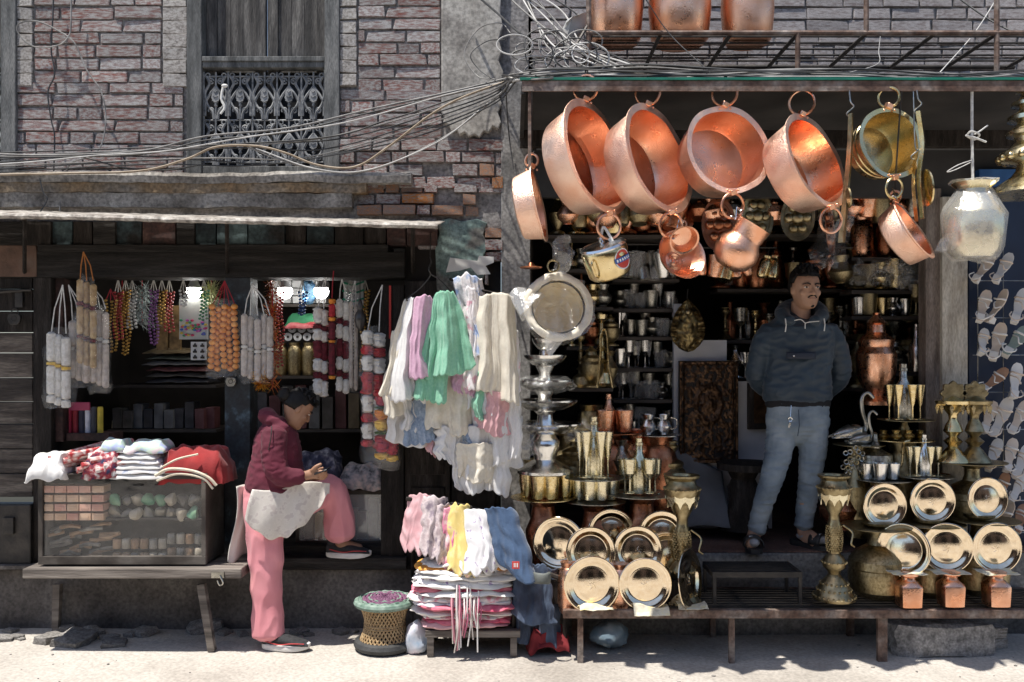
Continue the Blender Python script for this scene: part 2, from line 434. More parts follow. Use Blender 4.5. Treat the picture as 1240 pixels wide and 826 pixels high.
# plastered pilaster with its broken foot
plaster = M('stained_plaster', (0.17, 0.155, 0.14), (0.33, 0.31, 0.28), (0.42, 0.40, 0.365), scale=5, rough=0.95, bump=0.25, bscale=25, detail=9, fine=0.4, fscale=55)
b = MB(); pts = [(535, -60), (535, 138), (539, 143), (537, 150), (544, 153), (547, 161), (553, 158), (557, 165), (563, 161), (568, 167), (575, 164), (581, 168), (586, 160), (592, 162), (597, 154), (603, 158), (607, 150), (603, 138), (608, 128), (603, 116), (607, 104), (610, 90), (604, 76), (608, 64), (604, 50), (609, 34), (606, 18), (609, -60)]
b.prism([(FX(x), FZ(y)) for x, y in reversed(pts)], -0.035, 0.02)
b.build('plaster_panel', plaster, house, smooth=False, bevel=0.006)
# cornice over the shop: moulded band, crumbled at its end
corn_m = M('cornice_plaster', (0.14, 0.125, 0.108), (0.26, 0.24, 0.215), (0.34, 0.32, 0.29), scale=5, rough=0.95, bump=0.4, bscale=30, detail=9, fine=0.5, fscale=55)
ochre = M('ochre_stain', (0.20, 0.175, 0.145), (0.23, 0.165, 0.10), (0.25, 0.14, 0.06), scale=4, rough=0.95, bump=0.4, bscale=30, detail=9, fine=0.5, fscale=55)
def band(name, prof, x0, x1, mat):
    n = 130; b = MB(); rings = []
    for i in range(n + 1):
        x = x0 + (x1 - x0) * i / n; o = noise.noise_vector(Vector((x * 3, 1, prof[0][1] * 5))) * 0.014 + noise.noise_vector(Vector((x * 14, 5, prof[0][1] * 9))) * 0.012
        ch = 1.0 if x < x1 - 0.5 else 1.0 - 0.25 * max(0, noise.noise(Vector((x * 9, 2, 2))))
        rings.append([Vector((x, min(y * ch, y + 0.02) + o.y * 0.5, z + o.z * 0.6)) for y, z in prof])
    b.loft(rings); return b.build(name, mat, house, smooth=False)
zt = FZ(219)
band('cornice', [(0.03, zt + 0.045), (-0.085, zt + 0.035), (-0.10, zt + .012), (-0.092, zt - 0.028), (0.03, zt - 0.028)], FX(-400), FX(500), corn_m)
band('cornice_band', [(0.03, zt - 0.0285), (-0.082, zt - 0.0285), (-0.078, zt - 0.085), (0.03, zt - 0.085)], FX(-400), FX(446), ochre)
band('cornice_foot', [(0.03, zt - 0.0855), (-0.07, zt - 0.0855), (-0.06, zt - 0.17), (0.03, zt - 0.17)], FX(-400), FX(428), corn_m)

# windows with wooden shutters and a cast-iron grille
grille_iron = M('grille_iron', (0.09, 0.095, 0.10), (0.19, 0.195, 0.20), (0.30, 0.30, 0.295), scale=22, rough=0.7, metal=0.3, bump=0.3, bscale=50)
frame_m = M('grey_window_wood', (0.05, 0.052, 0.052), (0.11, 0.113, 0.112), (0.18, 0.18, 0.175), scale=4, rough=0.85, bump=0.4, bscale=26, stretch=(5, 3, 0.8), fine=0.45, fscale=55)
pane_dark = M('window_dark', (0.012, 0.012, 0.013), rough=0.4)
def motif_mesh():
    b = MB(); r = 0.009
    def arc(cx, cz, rad, a0, a1, n=9, rr=r): b.tube([(cx + rad * cos(radians(a0 + (a1 - a0) * i / n)), 0, cz + rad * sin(radians(a0 + (a1 - a0) * i / n))) for i in range(n + 1)], rr, 5)
    hw, hh = 0.074, 0.145
    b.tube([(-hw, 0, 0), (-hw, 0, hh * 2)], 0.006, 5)
    for sx in (-1, 1):
        b.tube([(sx * 0.066, 0, 0.02), (sx * 0.062, 0, 0.10), (sx * 0.035, 0, 0.155), (0, 0, 0.20)], r, 5, sm=5)
        b.tube([(sx * 0.012, 0, 0.0), (sx * 0.02, 0, 0.045), (sx * 0.052, 0, 0.09), (sx * 0.066, 0, 0.16), (sx * 0.04, 0, 0.22), (sx * 0.058, 0, 0.262)], r, 5, sm=5)
        arc(sx * 0.030, 0.235, 0.017, 0, 330, 10, 0.005); arc(sx * 0.03, 0.055, 0.016, -90, 220, 9, 0.005)
        arc(sx * 0.05, 0.27, 0.014, 0, 350, 9, 0.005)
        b.ball((sx * 0.028, -0.004, 0.235), 0.008, 6, 4)
    b.prism([(0, 0.085), (0.026, 0.13), (0.02, 0.17), (0, 0.205), (-0.02, 0.17), (-0.026, 0.13)], -0.008, 0.006)
    for i in range(3): b.tube([(-0.02 + i * 0.005, -0.008, 0.115 + i * 0.03), (0, -0.011, 0.105 + i * 0.03), (0.02 - i * 0.005, -0.008, 0.115 + i * 0.03)], 0.004, 4)
    b.tube([(0, 0, 0), (0, 0, 0.09)], 0.006, 5); b.tube([(0, 0, 0.2), (0, 0, 0.29)], 0.006, 5)
    b.ball((0, 0, 0.085), 0.011, 6, 5)
    return b.mesh('grille_motif', grille_iron)
MOT = motif_mesh()
def window(x0, x1, ncol, top=-130):
    wn = T('window', None, None); wn.parent = house; wn.location = Vector((FX((x0 + x1) / 2), 0, FZ(215))) - HO
    fw = 18
    for a, c in ((x0, x0 + fw), (x1 - fw, x1)):
        b = MB(); b.bx(FX(a), FX(c), -0.03, 0.12, FZ(214.5), FZ(top)); b.build('frame_post', frame_m, wn, smooth=False, bevel=0.005)
    i0, i1 = x0 + fw, x1 - fw
    b = MB(); b.bx(FX(i0) + .001, FX(i1) - .001, -0.022, 0.06, FZ(214.4), FZ(202)); b.build('bottom_rail', frame_m, wn, smooth=False, bevel=0.004)
    b = MB(); b.bx(FX(i0) + .001, FX(i1) - .001, -0.02, 0.05, FZ(83), FZ(76)); b.bx(FX(i0) + .002, FX(i1) - .002, -0.03, 0.045, FZ(76), FZ(70)); b.build('top_rail', frame_m, wn, smooth=False, bevel=0.004)
    # shutters: stiles round sunk panels
    mid = (i0 + i1) / 2
    for a, c in ((i0, mid - 1), (mid + 1, i1)):
        sh = MB(); st = 13
        sh.bx(FX(a), FX(a + st), 0.05, 0.09, FZ(202), FZ(top)); sh.bx(FX(c - st), FX(c), 0.05, 0.09, FZ(202), FZ(top))
        sh.build('shutter', wood_grey, wn, smooth=False, bevel=0.004)
        n = 3; ww = (c - a - 2 * st) / n
        for k in range(n):
            bb = MB(); bb.bx(FX(a + st + k * ww) + .0012, FX(a + st + (k + 1) * ww) - .0012, 0.066, 0.084, FZ(84), FZ(top)); bb.build('board', wood_grey, wn, smooth=False)
    b = MB(); b.bx(FX(i0), FX(i1), 0.10, 0.115, FZ(204), FZ(80)); b.build('backing', pane_dark, wn, smooth=False)  # near-black sheet standing in for the unlit inside behind the grille
    s = (i1 - i0) / ncol / 30.0
    for c in range(ncol):
        for r_ in range(2):
            cx = i0 + (c + 0.5) * (i1 - i0) / ncol
            link('grille_motif', MOT, None, wn, Vector((FX(cx), 0.01, FZ(201 - r_ * 57))) - wloc(wn), None, (s, 1, 0.985))
    b = MB()
    for yy in (92, 145, 196): b.tube([(FX(i0), 0.012, FZ(yy)), (FX(i1), 0.012, FZ(yy))], 0.005, 5)
    b.tube([(FX(i1) - .006, 0.012, FZ(202)), (FX(i1) - .006, 0.012, FZ(84))], 0.007, 5)
    b.build('grille_bar', grille_iron, wn)
    return wn
window(228, 412, 5)
window(-156, 22, 5)

# --- ground-floor shop front of the house
old_red = M('worn_red_paint', (0.025, 0.014, 0.012), (0.055, 0.024, 0.02), (0.085, 0.045, 0.036), scale=8, rough=0.8, bump=0.3, bscale=30, rnd=0.2, fine=0.5, fscale=55)
plinth_m = M('dark_plinth_render', (0.06, 0.052, 0.047), (0.11, 0.098, 0.09), (0.17, 0.155, 0.143), scale=3.2, rough=0.92, bump=0.35, bscale=20, detail=9, fine=0.4, fscale=55)
def part(name, mat, parent, px0, px1, py0, py1, Y, y1, bevel=0.004, wob=0):
    b = MB(); b.pbox(px0, px1, py0, py1, Y, y1)
    if wob: b.wob(wob, 4, px0)
    return b.build(name, mat, parent, smooth=False, bevel=bevel)
part('plinth', plinth_m, house, -400, 500, 690, 790, -0.01, 0.3)
part('threshold', wood_h, house, 300, 492, 676, 690, -0.07, 0.25)
part('threshold', wood_h, house, 300, 492, 661, 675, 0.02, 0.25)
# beam: a lower lintel and a row of painted boards over it
part('lintel', wood_h, house, -330, 490, 305, 336, -0.03, 0.2)
part('lintel', wood_h, house, 45, 470, 296, 305, -0.055, 0.2)
xs = [-330, -200, -120, -60, -10, 28, 62, 88, 112, 140, 172, 213, 236, 262, 300, 345, 371, 405, 440, 468, 492, 530]
cols = [wood_h, old_red, wood_dark, old_red, wood_h, wood_dark, teal_paint, wood_dark, wood_h, teal_paint, old_red, wood_h, teal_paint, teal_paint, teal_paint, wood_dark, teal_paint, wood_dark, wood_dark, old_red, old_red]
for k in range(len(xs) - 1): part('board', cols[k], house, xs[k] + .6, xs[k + 1] - .6, 268, 297, -0.02 - 0.012 * (k % 3), 0.1)
# posts
part('post', wood_dark, house, 40, 62, 336, 690, -0.02, 0.12)
part('post', old_red, house, 63, 76, 336, 535, 0.03, 0.12)
cpost = M('scuffed_blue_black_paint', (0.015, 0.016, 0.018), (0.022, 0.03, 0.036), (0.10, 0.15, 0.18), scale=11, rough=0.6, bump=0.3, bscale=40, lo=0.45, hi=0.72, fine=0.4, fscale=55)
part('post', cpost, house, 272, 303, 336, 690, -0.02, 0.14)
part('post', wood_dark, house, 461, 489, 345, 690, -0.02, 0.12)
part('red_strip', M('red_paint', (0.45, 0.03, 0.02), rough=0.5), house, 471, 473.5, 346, 410, -0.028, -0.019, bevel=0)
# plank door at the left end with its bolt
for k, (a, c) in enumerate(((350, 376), (377, 402), (403, 427), (428, 457), (458, 486), (487, 513), (514, 543), (544, 573), (574, 602))):
    part('plank', wood_plank if k > 1 else wood_dark, house, -330, 39, a, c, 0.01 + 0.006 * (k % 2), 0.08, wob=0.003)
part('plank', wood_dark, house, -330, 39, 336, 349, 0.0, 0.08)
part('upper_board', M('rusty_board', (0.05, 0.032, 0.025), (0.12, 0.07, 0.05), (0.16, 0.11, 0.085), scale=5, rough=0.9, bump=0.4), house, -330, 44, 297, 335, -0.035, 0.05)
b = MB(); b.tube([P(-5, 354, -0.03), P(38, 351, -0.03)], 0.009, 8); b.pbox(18, 27, 351, 372, -0.02, 0.005); b.build('door_bolt', iron, house)
b = MB(); b.pbox(-20, 37, 611, 684, -0.05, 0.05); o = b.build('meter_box', iron, house, smooth=False, bevel=0.008)
b = MB(); b.pbox(3, 16, 627, 647, -0.07, -0.048); b.build('latch', iron, o, smooth=False, bevel=0.003)
part('box_ledge', plinth_m, house, -330, 45, 685, 690, -0.09, 0.05)
# padlocks hung on the shop front
def padlock(px, py, Y, s, label, mat):
    c = P(px, py, Y); b = MB(); n = 14
    poly = [(0.5 * s * cos(2 * pi * k / n) * (1 if sin(2 * pi * k / n) < 0 else 1.05), 0.52 * s * max(-0.95, min(0.75, 1.15 * sin(2 * pi * k / n)))) for k in range(n)]
    t = T('padlock', label, 'padlock', c)
    b.prism([(c.x + x, c.z + z) for x, z in poly], Y - 0.012, Y + 0.008); b.build('body', mat, t, bevel=0.002)
    b = MB(); b.tube([c + Vector((s * 0.3 * cos(a), 0, s * 0.35 + s * 0.45 * sin(a))) for a in [pi * k / 8 for k in range(9)]], 0.0035, 6); b.build('shackle', iron, t)
    b = MB(); b.ring(c + Vector((0, -0.013, 0)), s * 0.2, 0.002, seg=12, ts=4); b.build('keyhole_ring', iron, t)
padlock(18, 386, -0.03, 0.075, 'round black padlock hanging on the bolt of the plank door', iron)
padlock(280, 462, -0.045, 0.06, 'small grey padlock hung on the dark post below the orange garlands', silver_old)
# shop interior
dark_in = M('dark_interior', (0.010, 0.008, 0.007), (0.026, 0.021, 0.018), scale=4, rough=0.9, bump=0.2)  # one very dark tone shared by the room surfaces
b = MB()
b.bx(FX(40), FX(500), 1.3, 1.36, 0.2, 2.6); b.bx(FX(36), FX(45), 0.12, 1.3, 0.2, 2.6); b.bx(FX(492), FX(500), 0.12, 1.3, 0.2, 2.6)
b.bx(FX(45), FX(492), 0.2, 1.3, 2.32, 2.4); b.bx(FX(45), FX(492), 0.25, 1.3, 0.2, FZ(691))
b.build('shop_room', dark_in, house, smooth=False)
# pier between the shops: old panelled door leaves behind the hanging clothes, green-painted plaster above
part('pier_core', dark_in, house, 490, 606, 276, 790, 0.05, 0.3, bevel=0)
green_pl = M('flaking_green_plaster', (0.15, 0.145, 0.13), (0.14, 0.20, 0.185), (0.20, 0.27, 0.25), scale=6, rough=0.95, bump=0.4, bscale=25, lo=0.4, hi=0.55, fine=0.45, fscale=55)
b = MB(); b.prism([(PX(x, -.02), PZ(y, -.02)) for x, y in ((529, 352), (527, 300), (532, 283), (529, 268), (545, 264), (560, 268), (578, 265), (590, 270), (585, 284), (591, 298), (584, 312), (588, 330), (580, 352))], -.02, .06); b.build('green_patch', green_pl, house, smooth=False, bevel=.004)
part('door_leaf', wood_dark, house, 490, 545, 340, 720, 0.0, 0.05)
part('door_leaf', wood_dark, house, 547, 606, 352, 720, 0.0, 0.05)
for a, c in ((497, 538), (553, 600)):
    for d, e in ((370, 460), (480, 575), (590, 700)): part('door_panel', wood_dark, house, a, c, d, e, -0.012, 0.001, bevel=0.006)
part('plinth', plinth_m, house, 500, 645, 722, 790, 0.0, 0.3)
grey_pl = M('grey_pillar_plaster', (0.13, 0.125, 0.12), (0.235, 0.225, 0.215), (0.31, 0.30, 0.285), scale=5, rough=0.95, bump=0.35, bscale=22, detail=9, fine=0.45, fscale=55)
part('plaster_pillar', grey_pl, house, 607, 642, 95, 790, -0.015, 0.3, wob=0.005)
# tin awning
awn_m = M('dusty_tin', (0.18, 0.15, 0.13), (0.36, 0.33, 0.29), (0.50, 0.47, 0.43), scale=14, rough=0.75, metal=0.15, bump=0.4, bscale=50, fine=0.5, fscale=55)
YAW = -.60
aw = T('tin_awning', 'low rusty tin awning with pale worn edge over the trinket shop', 'awning', P(264, 268, YAW))
def awp(u, v):
    px = -350 + 880 * u; e = 256 + 13.5 * (px / 528.0); x = PX(px, YAW)
    z0 = PZ(e + 3, YAW); y = YAW + 0.54 * v
    return Vector((x, y, z0 + 0.10 * v + 0.0015 * sin(x * 55) + 0.005 * noise.noise(Vector((x * 4, y * 4, 0)))))
b = MB(); b.grid(awp, 260, 4); b.build('sheet', awn_m, aw, solid=0.004)
b = MB(); n = 120; rings = []
for i in range(n + 1):
    p = awp(i / n, 0); q = noise.noise(Vector((p.x * 23, 0, 0))) * 0.005
    rings.append([p + Vector((0, -0.004, 0.006 + q)), p + Vector((0, -0.012, -0.008)), p + Vector((0, -0.004, -0.020 + q)), p + Vector((0, 0.02, -0.020)), p + Vector((0, 0.02, -0.007))])
b.loft(rings); b.build('edge_roll', awn_m, aw, smooth=False)
b = MB()
for px in (30, 275, 500):
    b.tube([P(px, 262 + 13 * px / 528, YAW + .04), P(px, 330, -0.03)], 0.012, 5)
    b.build('bracket', wood_dark, aw); b = MB()

# ------------------------------------------------------------------ metalware shop building on the right
shop = T('metalware_shop', 'grey brick building with the open metalware shop below its wall', 'shop building', (2, 0, 0))
lay(shop, 642, 1262, -38, 150, 15.6, 50, BG, gap=2.6)
fascia_m = M('dark_fascia', (0.016, 0.015, 0.015), (0.03, 0.028, 0.027), (0.045, 0.042, 0.04), scale=3, rough=0.8, bump=0.15)
b = MB(); b.bx(FX(640), FX(1500), 0.02, 0.08, FZ(238), FZ(154)); b.build('fascia', fascia_m, shop, smooth=False)
FL = 0.49     # shop floor
floor_m = M('worn_red_floor', (0.07, 0.045, 0.038), (0.13, 0.07, 0.055), (0.17, 0.11, 0.09), scale=4, rough=0.8, bump=0.2, bscale=30, fine=0.4, fscale=55)
step_m = M('cement_step', (0.10, 0.098, 0.095), (0.19, 0.185, 0.175), (0.26, 0.25, 0.235), scale=4, rough=0.92, bump=0.35, bscale=30, detail=8, fine=0.4, fscale=55)
b = MB(); b.bx(PX(640, 0), FX(1400), -0.12, 1.9, -0.05, FL - 0.012); b.build('step', step_m, shop, smooth=False, bevel=0.012)
b = MB(); b.bx(PX(640, 0), FX(1400), -0.115, 1.9, FL - 0.010, FL); b.build('floor', floor_m, shop, smooth=False)
b = MB()
b.bx(FX(642), FX(1400), 1.75, 1.85, FL, 3.2); b.bx(FX(640), FX(646), 0.3, 1.75, FL, 3.2); b.bx(FX(1390), FX(1400), 0.1, 1.75, FL, 3.2); b.bx(FX(640), FX(1400), 0.1, 1.75, 2.75, 2.85)
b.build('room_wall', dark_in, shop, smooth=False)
cream = M('cream_painted_post', (0.30, 0.26, 0.21), (0.46, 0.42, 0.35), (0.54, 0.50, 0.43), scale=5, rough=0.8, bump=0.2, bscale=20, stretch=(3, 3, 0.7), fine=0.3, fscale=55)
post_m = M('brown_post', (0.10, 0.075, 0.06), (0.19, 0.15, 0.125), (0.25, 0.21, 0.18), scale=5, rough=0.8, bump=0.3, bscale=20, stretch=(4, 3, 0.7), fine=0.4, fscale=55)
part('post', post_m, shop, 1121, 1140, 228, 668, 0.0, 0.1)
part('post', cream, shop, 1141, 1172, 238, 668, -0.03, 0.1)
part('partition', M('blue_partition', (0.006, 0.014, 0.040), (0.010, 0.024, 0.06), scale=5, rough=0.5), shop, 1173, 1480, 180, 668, 0.03, 0.1)
# canopy over the pots: sheet, green-edged lip, angle iron
YCAN = -1.05
can = T('shop_canopy', 'dark sheet canopy with a thin green edge above the hanging copper pots', 'canopy', P(930, 100, YCAN))
zc = PZ(97, YCAN); cx0, cx1 = PX(632, YCAN), PX(1420, YCAN)
b = MB(); b.bx(cx0, cx1, YCAN, 0.0, zc - 0.004, zc + 0.004); b.build('sheet', fascia_m, can, smooth=False)
b = MB(); b.bx(cx0 - 0.01, cx1, YCAN - .012, YCAN - .0005, zc - 0.002, zc + 0.010); b.build('green_edge', M('green_plastic', (0.005, 0.10, 0.065), (0.01, 0.17, 0.11), scale=9, rough=0.45), can, smooth=False)
b = MB(); b.bx(cx0, cx1, YCAN - .006, YCAN + .004, zc - 0.055, zc - 0.0045); b.bx(cx0, cx1, YCAN + .004, YCAN + .05, zc - 0.012, zc - 0.0045); b.build('angle_iron', rust, can, smooth=False)
b = MB(); b.bx(cx0 + 0.03, cx0 + 0.045, YCAN + .005, YCAN + .02, PZ(212, YCAN), zc - 0.013); b.build('hanging_bar', rust, can, smooth=False)
b = MB(); b.bx(cx0, cx1, -0.10, -0.04, zc - 0.10, zc - 0.0045); b.build('rear_beam', wood_dark, can, smooth=False)
b = MB(); b.bx(cx0 - 0.002, cx0 + 0.02, YCAN + .06, -0.02, zc - 0.05, zc - 0.005); b.build('side_bar', iron, can, smooth=False)
# pipe shelf above the canopy
shf = T('pipe_shelf', 'rusty pipe shelf with dark slats above the canopy, carrying copper vats', 'shelf', P(960, 90, -0.75))
zs = PZ(40, -0.75); yb = -0.2
def pipe(a, c, r=0.014, name='pipe', mat=rust): MB().tube([a, c], r, 8).build(name, mat, shf)
pipe((PX(710, -0.75), -0.75, zs), (PX(1300, -0.75), -0.75, zs), name='front_rail')
pipe((PX(710, -0.75), yb, zs), (PX(1300, -0.75), yb, zs), name='rear_rail', mat=iron)
pipe((PX(713, -0.75), -0.75, zc + 0.01), (PX(713, -0.75), -0.75, PZ(-60, -0.75)), name='post')
pipe((PX(966, -0.75), -0.75, zc + 0.01), (PX(966, -0.75), -0.75, zs), name='post')
pipe((PX(1049, -0.75), -0.75, zs), (PX(1049, -0.75), -0.75, PZ(-60, -0.75)), name='post')
pipe((PX(1207, -0.75), -0.75, zc + 0.01), (PX(1207, -0.75), -0.75, PZ(-60, -0.75)), name='post')
for px in (716, 800, 885, 966, 1049, 1132, 1207, 1290): pipe((PX(px, -0.75), -0.735, zs - .004), (PX(px, -0.75), yb + .015, zs - .004), 0.011, 'cross_bar', iron)
for k in range(5):
    y = -0.66 + 0.098 * k; pipe((PX(712, -0.75), y, zs + 0.014), (PX(1300, -0.75), y, zs + 0.014), 0.006, 'slat', iron)
b = MB(); b.tube([(PX(690, -.75), -0.80, PZ(66, -.8)), (PX(712, -.75), -0.75, PZ(30, -.75))], 0.008, 6); b.build('brace', iron, shf)
# ------------------------------------------------------------------ vessels (turned profiles, height 1)
PROF = {
 'goblet': [(0, 0), (.2, 0), (.2, .02), (.05, .06), (.032, .38), (.06, .43), (.19, .58), (.23, 1), (.21, 1), (.17, .62), (0, .5)],
 'flute': [(0, 0), (.13, 0), (.13, .015), (.022, .05), (.018, .36), (.05, .46), (.115, 1), (.105, 1), (.04, .48), (0, .44)],
 'bottle': [(0, 0), (.155, 0), (.165, .03), (.165, .45), (.15, .54), (.065, .72), (.055, .86), (.07, .87), (.07, .91), (.055, .92), (.06, .99), (0, 1)],
 'tumbler': [(0, 0), (.29, 0), (.31, .05), (.40, 1), (.37, 1), (.28, .07), (0, .07)],
 'lota': [(0, 0), (.22, 0), (.2, .03), (.42, .22), (.47, .42), (.34, .66), (.24, .76), (.34, 1), (.31, 1), (.21, .76), (0, .7)],
 'vase': [(0, 0), (.2, 0), (.19, .05), (.07, .12), (.2, .36), (.25, .52), (.1, .74), (.075, .85), (.18, 1), (.16, 1), (.05, .84), (0, .8)],
 'urn': [(0, 0), (.34, 0), (.4, .02), (.53, .1), (.57, .3), (.55, .38), (.57, .4), (.55, .5), (.40, .62), (.2, .7), (.16, .78), (.16, .9), (.3, .97), (.31, 1), (0, 1)],
 'pedestal': [(0, 0), (.24, 0), (.25, .04), (.16, .1), (.13, .3), (.2, .5), (.21, .62), (.15, .76), (.13, .9), (.19, 1), (0, 1)],
 'jar': [(0, 0), (.2, 0), (.22, .03), (.26, .2), (.26, .7), (.22, .85), (.18, .9), (.21, 1), (0, 1)],
 'samovar': [(0, 0), (.3, 0), (.3, .04), (.12, .1), (.24, .2), (.32, .3), (.34, .55), (.28, .62), (.3, .65), (.3, .7), (.16, .78), (.14, .86), (.18, .88), (.08, .94), (.05, .97), (.07, .99), (0, 1)],
 'candle': [(0, 0), (.21, 0), (.22, .02), (.18, .05), (.15, .11), (.1, .16), (.055, .2), (.07, .23), (.11, .26), (.12, .30), (.09, .34), (.055, .37), (.06, .5), (.075, .58), (.05, .63), (.05, .68), (.09, .74), (.13, .82), (.16, .86), (.17, .90), (.13, .93), (.12, .96), (.16, .985), (.16, 1), (.1, 1), (.08, .95), (0, .94)],
 'teapot': [(0, 0), (.3, 0), (.28, .05), (.45, .3), (.42, .52), (.2, .62), (.14, .66), (.16, .72), (.07, .8), (.05, .95), (.07, .97), (0, 1)],
 'hookah': [(0, 0), (.17, 0), (.2, .06), (.17, .2), (.06, .27), (.05, .33), (.1, .36), (.05, .4), (.045, .5), (.08, .53), (.045, .56), (.04, .68), (.07, .71), (.035, .75), (.03, .88), (.09, .94), (.1, 1), (0, 1)],
}
VM = {}
def vmesh(kind, mat, seg=20, flute=0, famp=0):
    k = (kind, mat.name, seg, flute)
    if k not in VM: VM[k] = MB().lathe(PROF[kind], seg, None, flute, famp).mesh(kind, mat, ang=35)
    return VM[k]
def vessel(kind, mat, px, py, Y, hpx, label, cat, name=None, group=None, wf=1.0, rz=0.0, seg=20, flute=0, famp=0.0):
    h = L(hpx, Y)
    o = link(name or kind, vmesh(kind, mat, seg, flute, famp), None, None, P(px, py, Y), (0, 0, rz), (h * wf, h * wf, h))
    return tag(o, label, cat, group)
def vessel_on(parent, kind, mat, off, h, wf=1.0, name=None):
    return link(name or kind, vmesh(kind, mat), None, parent, off, None, (h * wf, h * wf, h))
DISC = [(0, 0), (.55, 0), (.9, .012), (1, .03), (1, .045), (.9, .03), (.55, .016), (0, .016)]
def disc(px, py, Y, rpx, mat, label, name='round_tray', sc=1.0):
    key = ('disc', mat.name)
    if key not in VM: VM[key] = MB().lathe(DISC, 40).mesh('round_tray', mat, ang=35)
    r = L(rpx, Y)
    o = link(name, VM[key], None, None, P(px, py, Y) - Vector((0, 0, 0.016 * r)), None, (r, r, r * sc))
    return tag(o, label, 'tray')

# ------------------------------------------------------------------ big hanging pans
def frame_from(n, up=Vector((0, 0, 1))):
    n = n.normalized(); x = up.cross(n).normalized(); y = n.cross(x)
    return Matrix((x, y, n)).transposed().to_4x4()
def facing(c, toward, right, up):
    """a direction given by how far it points to the street viewer, sideways and up, as seen along the line of sight"""
    v = (c - Vector(camo.location)).normalized(); r = v.cross(Vector((0, 0, 1))).normalized(); u = r.cross(v)
    return (-v * toward + r * right + u * up).normalized()
def pan(label, cx, cy, a, ratio, dx, dy, depth, Y, mat, hookpy=None, lower=True, base=0.86, name='copper_pan', ringpx=15, rimw=1.06, hookx=None, grooves=False, thick=1.0):
    """mouth ellipse centre (cx,cy), half major axis a px, minor/major ratio, axis direction on the photo (dx right, dy up), depth px"""
    ip = sqrt(max(0, 1 - ratio * ratio)); q = sqrt(dx * dx + dy * dy)
    c = P(cx, cy, Y); n = facing(c, ratio, dx / q * ip, dy / q * ip); Rr = L(a, Y); d = L(depth, Y) / max(ip, 0.3)
    m = Matrix.Translation(c) @ frame_from(n)
    t = T(name, label, 'pan', c)
    if grooves: pr = [(0, -d), (Rr * base * .9, -d), (Rr * base, -d * .9), (Rr * (base + .05), -d * .6), (Rr * (base + .03), -d * .58), (Rr * (base + .06), -d * .4), (Rr * (base + .04), -d * .37), (Rr * .98, -d * .12), (Rr * .96, -d * .06)]
    else: pr = [(0, -d), (Rr * base * .93, -d), (Rr * base, -d * .94), (Rr * (base + .03), -d * .8), (Rr * .97, -d * .15), (Rr * .96, -d * .05)]
    pr += [(Rr * rimw, 0), (Rr * rimw, 0.006), (Rr * .93, 0.002), (Rr * .925, -d * .15), (Rr * (base - .03), -d * .85), (Rr * (base - .09), -d * .965), (Rr * .3, -d * .955), (0, -d * .955)]
    pr = [(r, z) for r, z in pr]
    ni = len(pr) - 6
    MB().lathe(pr[ni:], 56, m, cap=False).wob(.007, 7, cx).build('inner_wall', mat, t, ang=30)
    MB().lathe(pr[:ni + 1], 56, m, cap=False).wob(.007, 7, cx).build('outer_wall', copper_lit if mat in (copper, copper_ham) else mat, t, ang=30)
    # ring handles on clasps at top and foot of the rim
    yax = (frame_from(n) @ Vector((0, 1, 0)))
    outs = []
    for s in ((1, -1) if lower else (1,)):
        e = c + yax * s * Rr * (rimw + .0)
        rr = L(ringpx, Y)
        cl = MB(); cl.box(e + Vector((0, -0.006, 0.005)), (0.034, 0.03, 0.026), (0.2, 0.3 * s, 0.4)); cl.build('clasp', copper, t, bevel=0.004)
        for rv in (-1, 1): MB().ball(e + Vector((rv * .026, -.012, -s * .016)), (.006, .005, .006), 8, 6).build('rivet', copper, t)
        ctr = e + Vector((0, -0.004, rr * 0.98 if s > 0 else -rr * 0.98))
        MB().ring(ctr, rr, 0.0065, (0.35 * s, 1, 0.1), 26, 7).build('ring_handle', copper if mat is not brass else brass, t)
        outs.append(ctr + Vector((0, 0, rr * s)))
    top = outs[0]
    MB().tube([top + Vector((0, 0, -0.004)), top + Vector((0.012, 0, 0.012)), top + Vector((0, 0, 0.03)), Vector((top.x, YCAN - .001, zc - 0.05))], 0.004, 6, sm=3).build('hook', iron, t)
    return t, outs
YP = YCAN - .01
P1, o1 = pan('large copper pan, first of the big hanging pans beside the plaster pillar', 723, 190, 69, .44, .92, .36, 38, YP, copper_ham)
P2, o2 = pan('large copper pan with dull inner wall, second of the big hanging pans', 798, 192, 66, .46, .92, .38, 38, YP, copper_ham)
P3, o3 = pan('shallow copper pan turned most towards the street, third of the big hanging pans', 882, 181, 53, .80, .80, .58, 26, YP, copper_ham, base=.9)
P4, o4 = pan('pinkish copper pan above the man in the blue anorak', 988, 195, 59, .40, .88, .42, 38, YP, copper)
P5, o5 = pan('brass pan with ringed sides hanging beside the copper pans', 1079, 173, 42, .74, .85, .38, 26, YP, brass, name='brass_pan', grooves=True, ringpx=12)
P6, o6 = pan('small copper pan hanging edge-on against the plaster pillar', 652, 247, 43, .10, .97, .20, 25, YCAN + .05, copper_ham, lower=False, ringpx=8)
P7, o7 = pan('small copper pan hanging edge-on below the brass pan', 1106, 278, 40, .14, .84, .52, 26, YCAN + .02, copper, lower=False, ringpx=6)
def chain(a, bpt, name, label, mat=silver):
    """an s-hook between two things"""
    a = Vector(a); bpt = Vector(bpt); t = (bpt - a)
    pts = [a + Vector((-.012, 0, .006)), a + Vector((0, 0, 0.012)), a + Vector((.014, 0, -.006)), a + t * .5, bpt + Vector((-.014, 0, .006)), bpt + Vector((0, 0, -.012)), bpt + Vector((.012, 0, -.004))]
    MB().tube(pts, 0.0032, 6, sm=4).build(name, mat, None, loc=tuple(bpt), label=label, cat='hook')
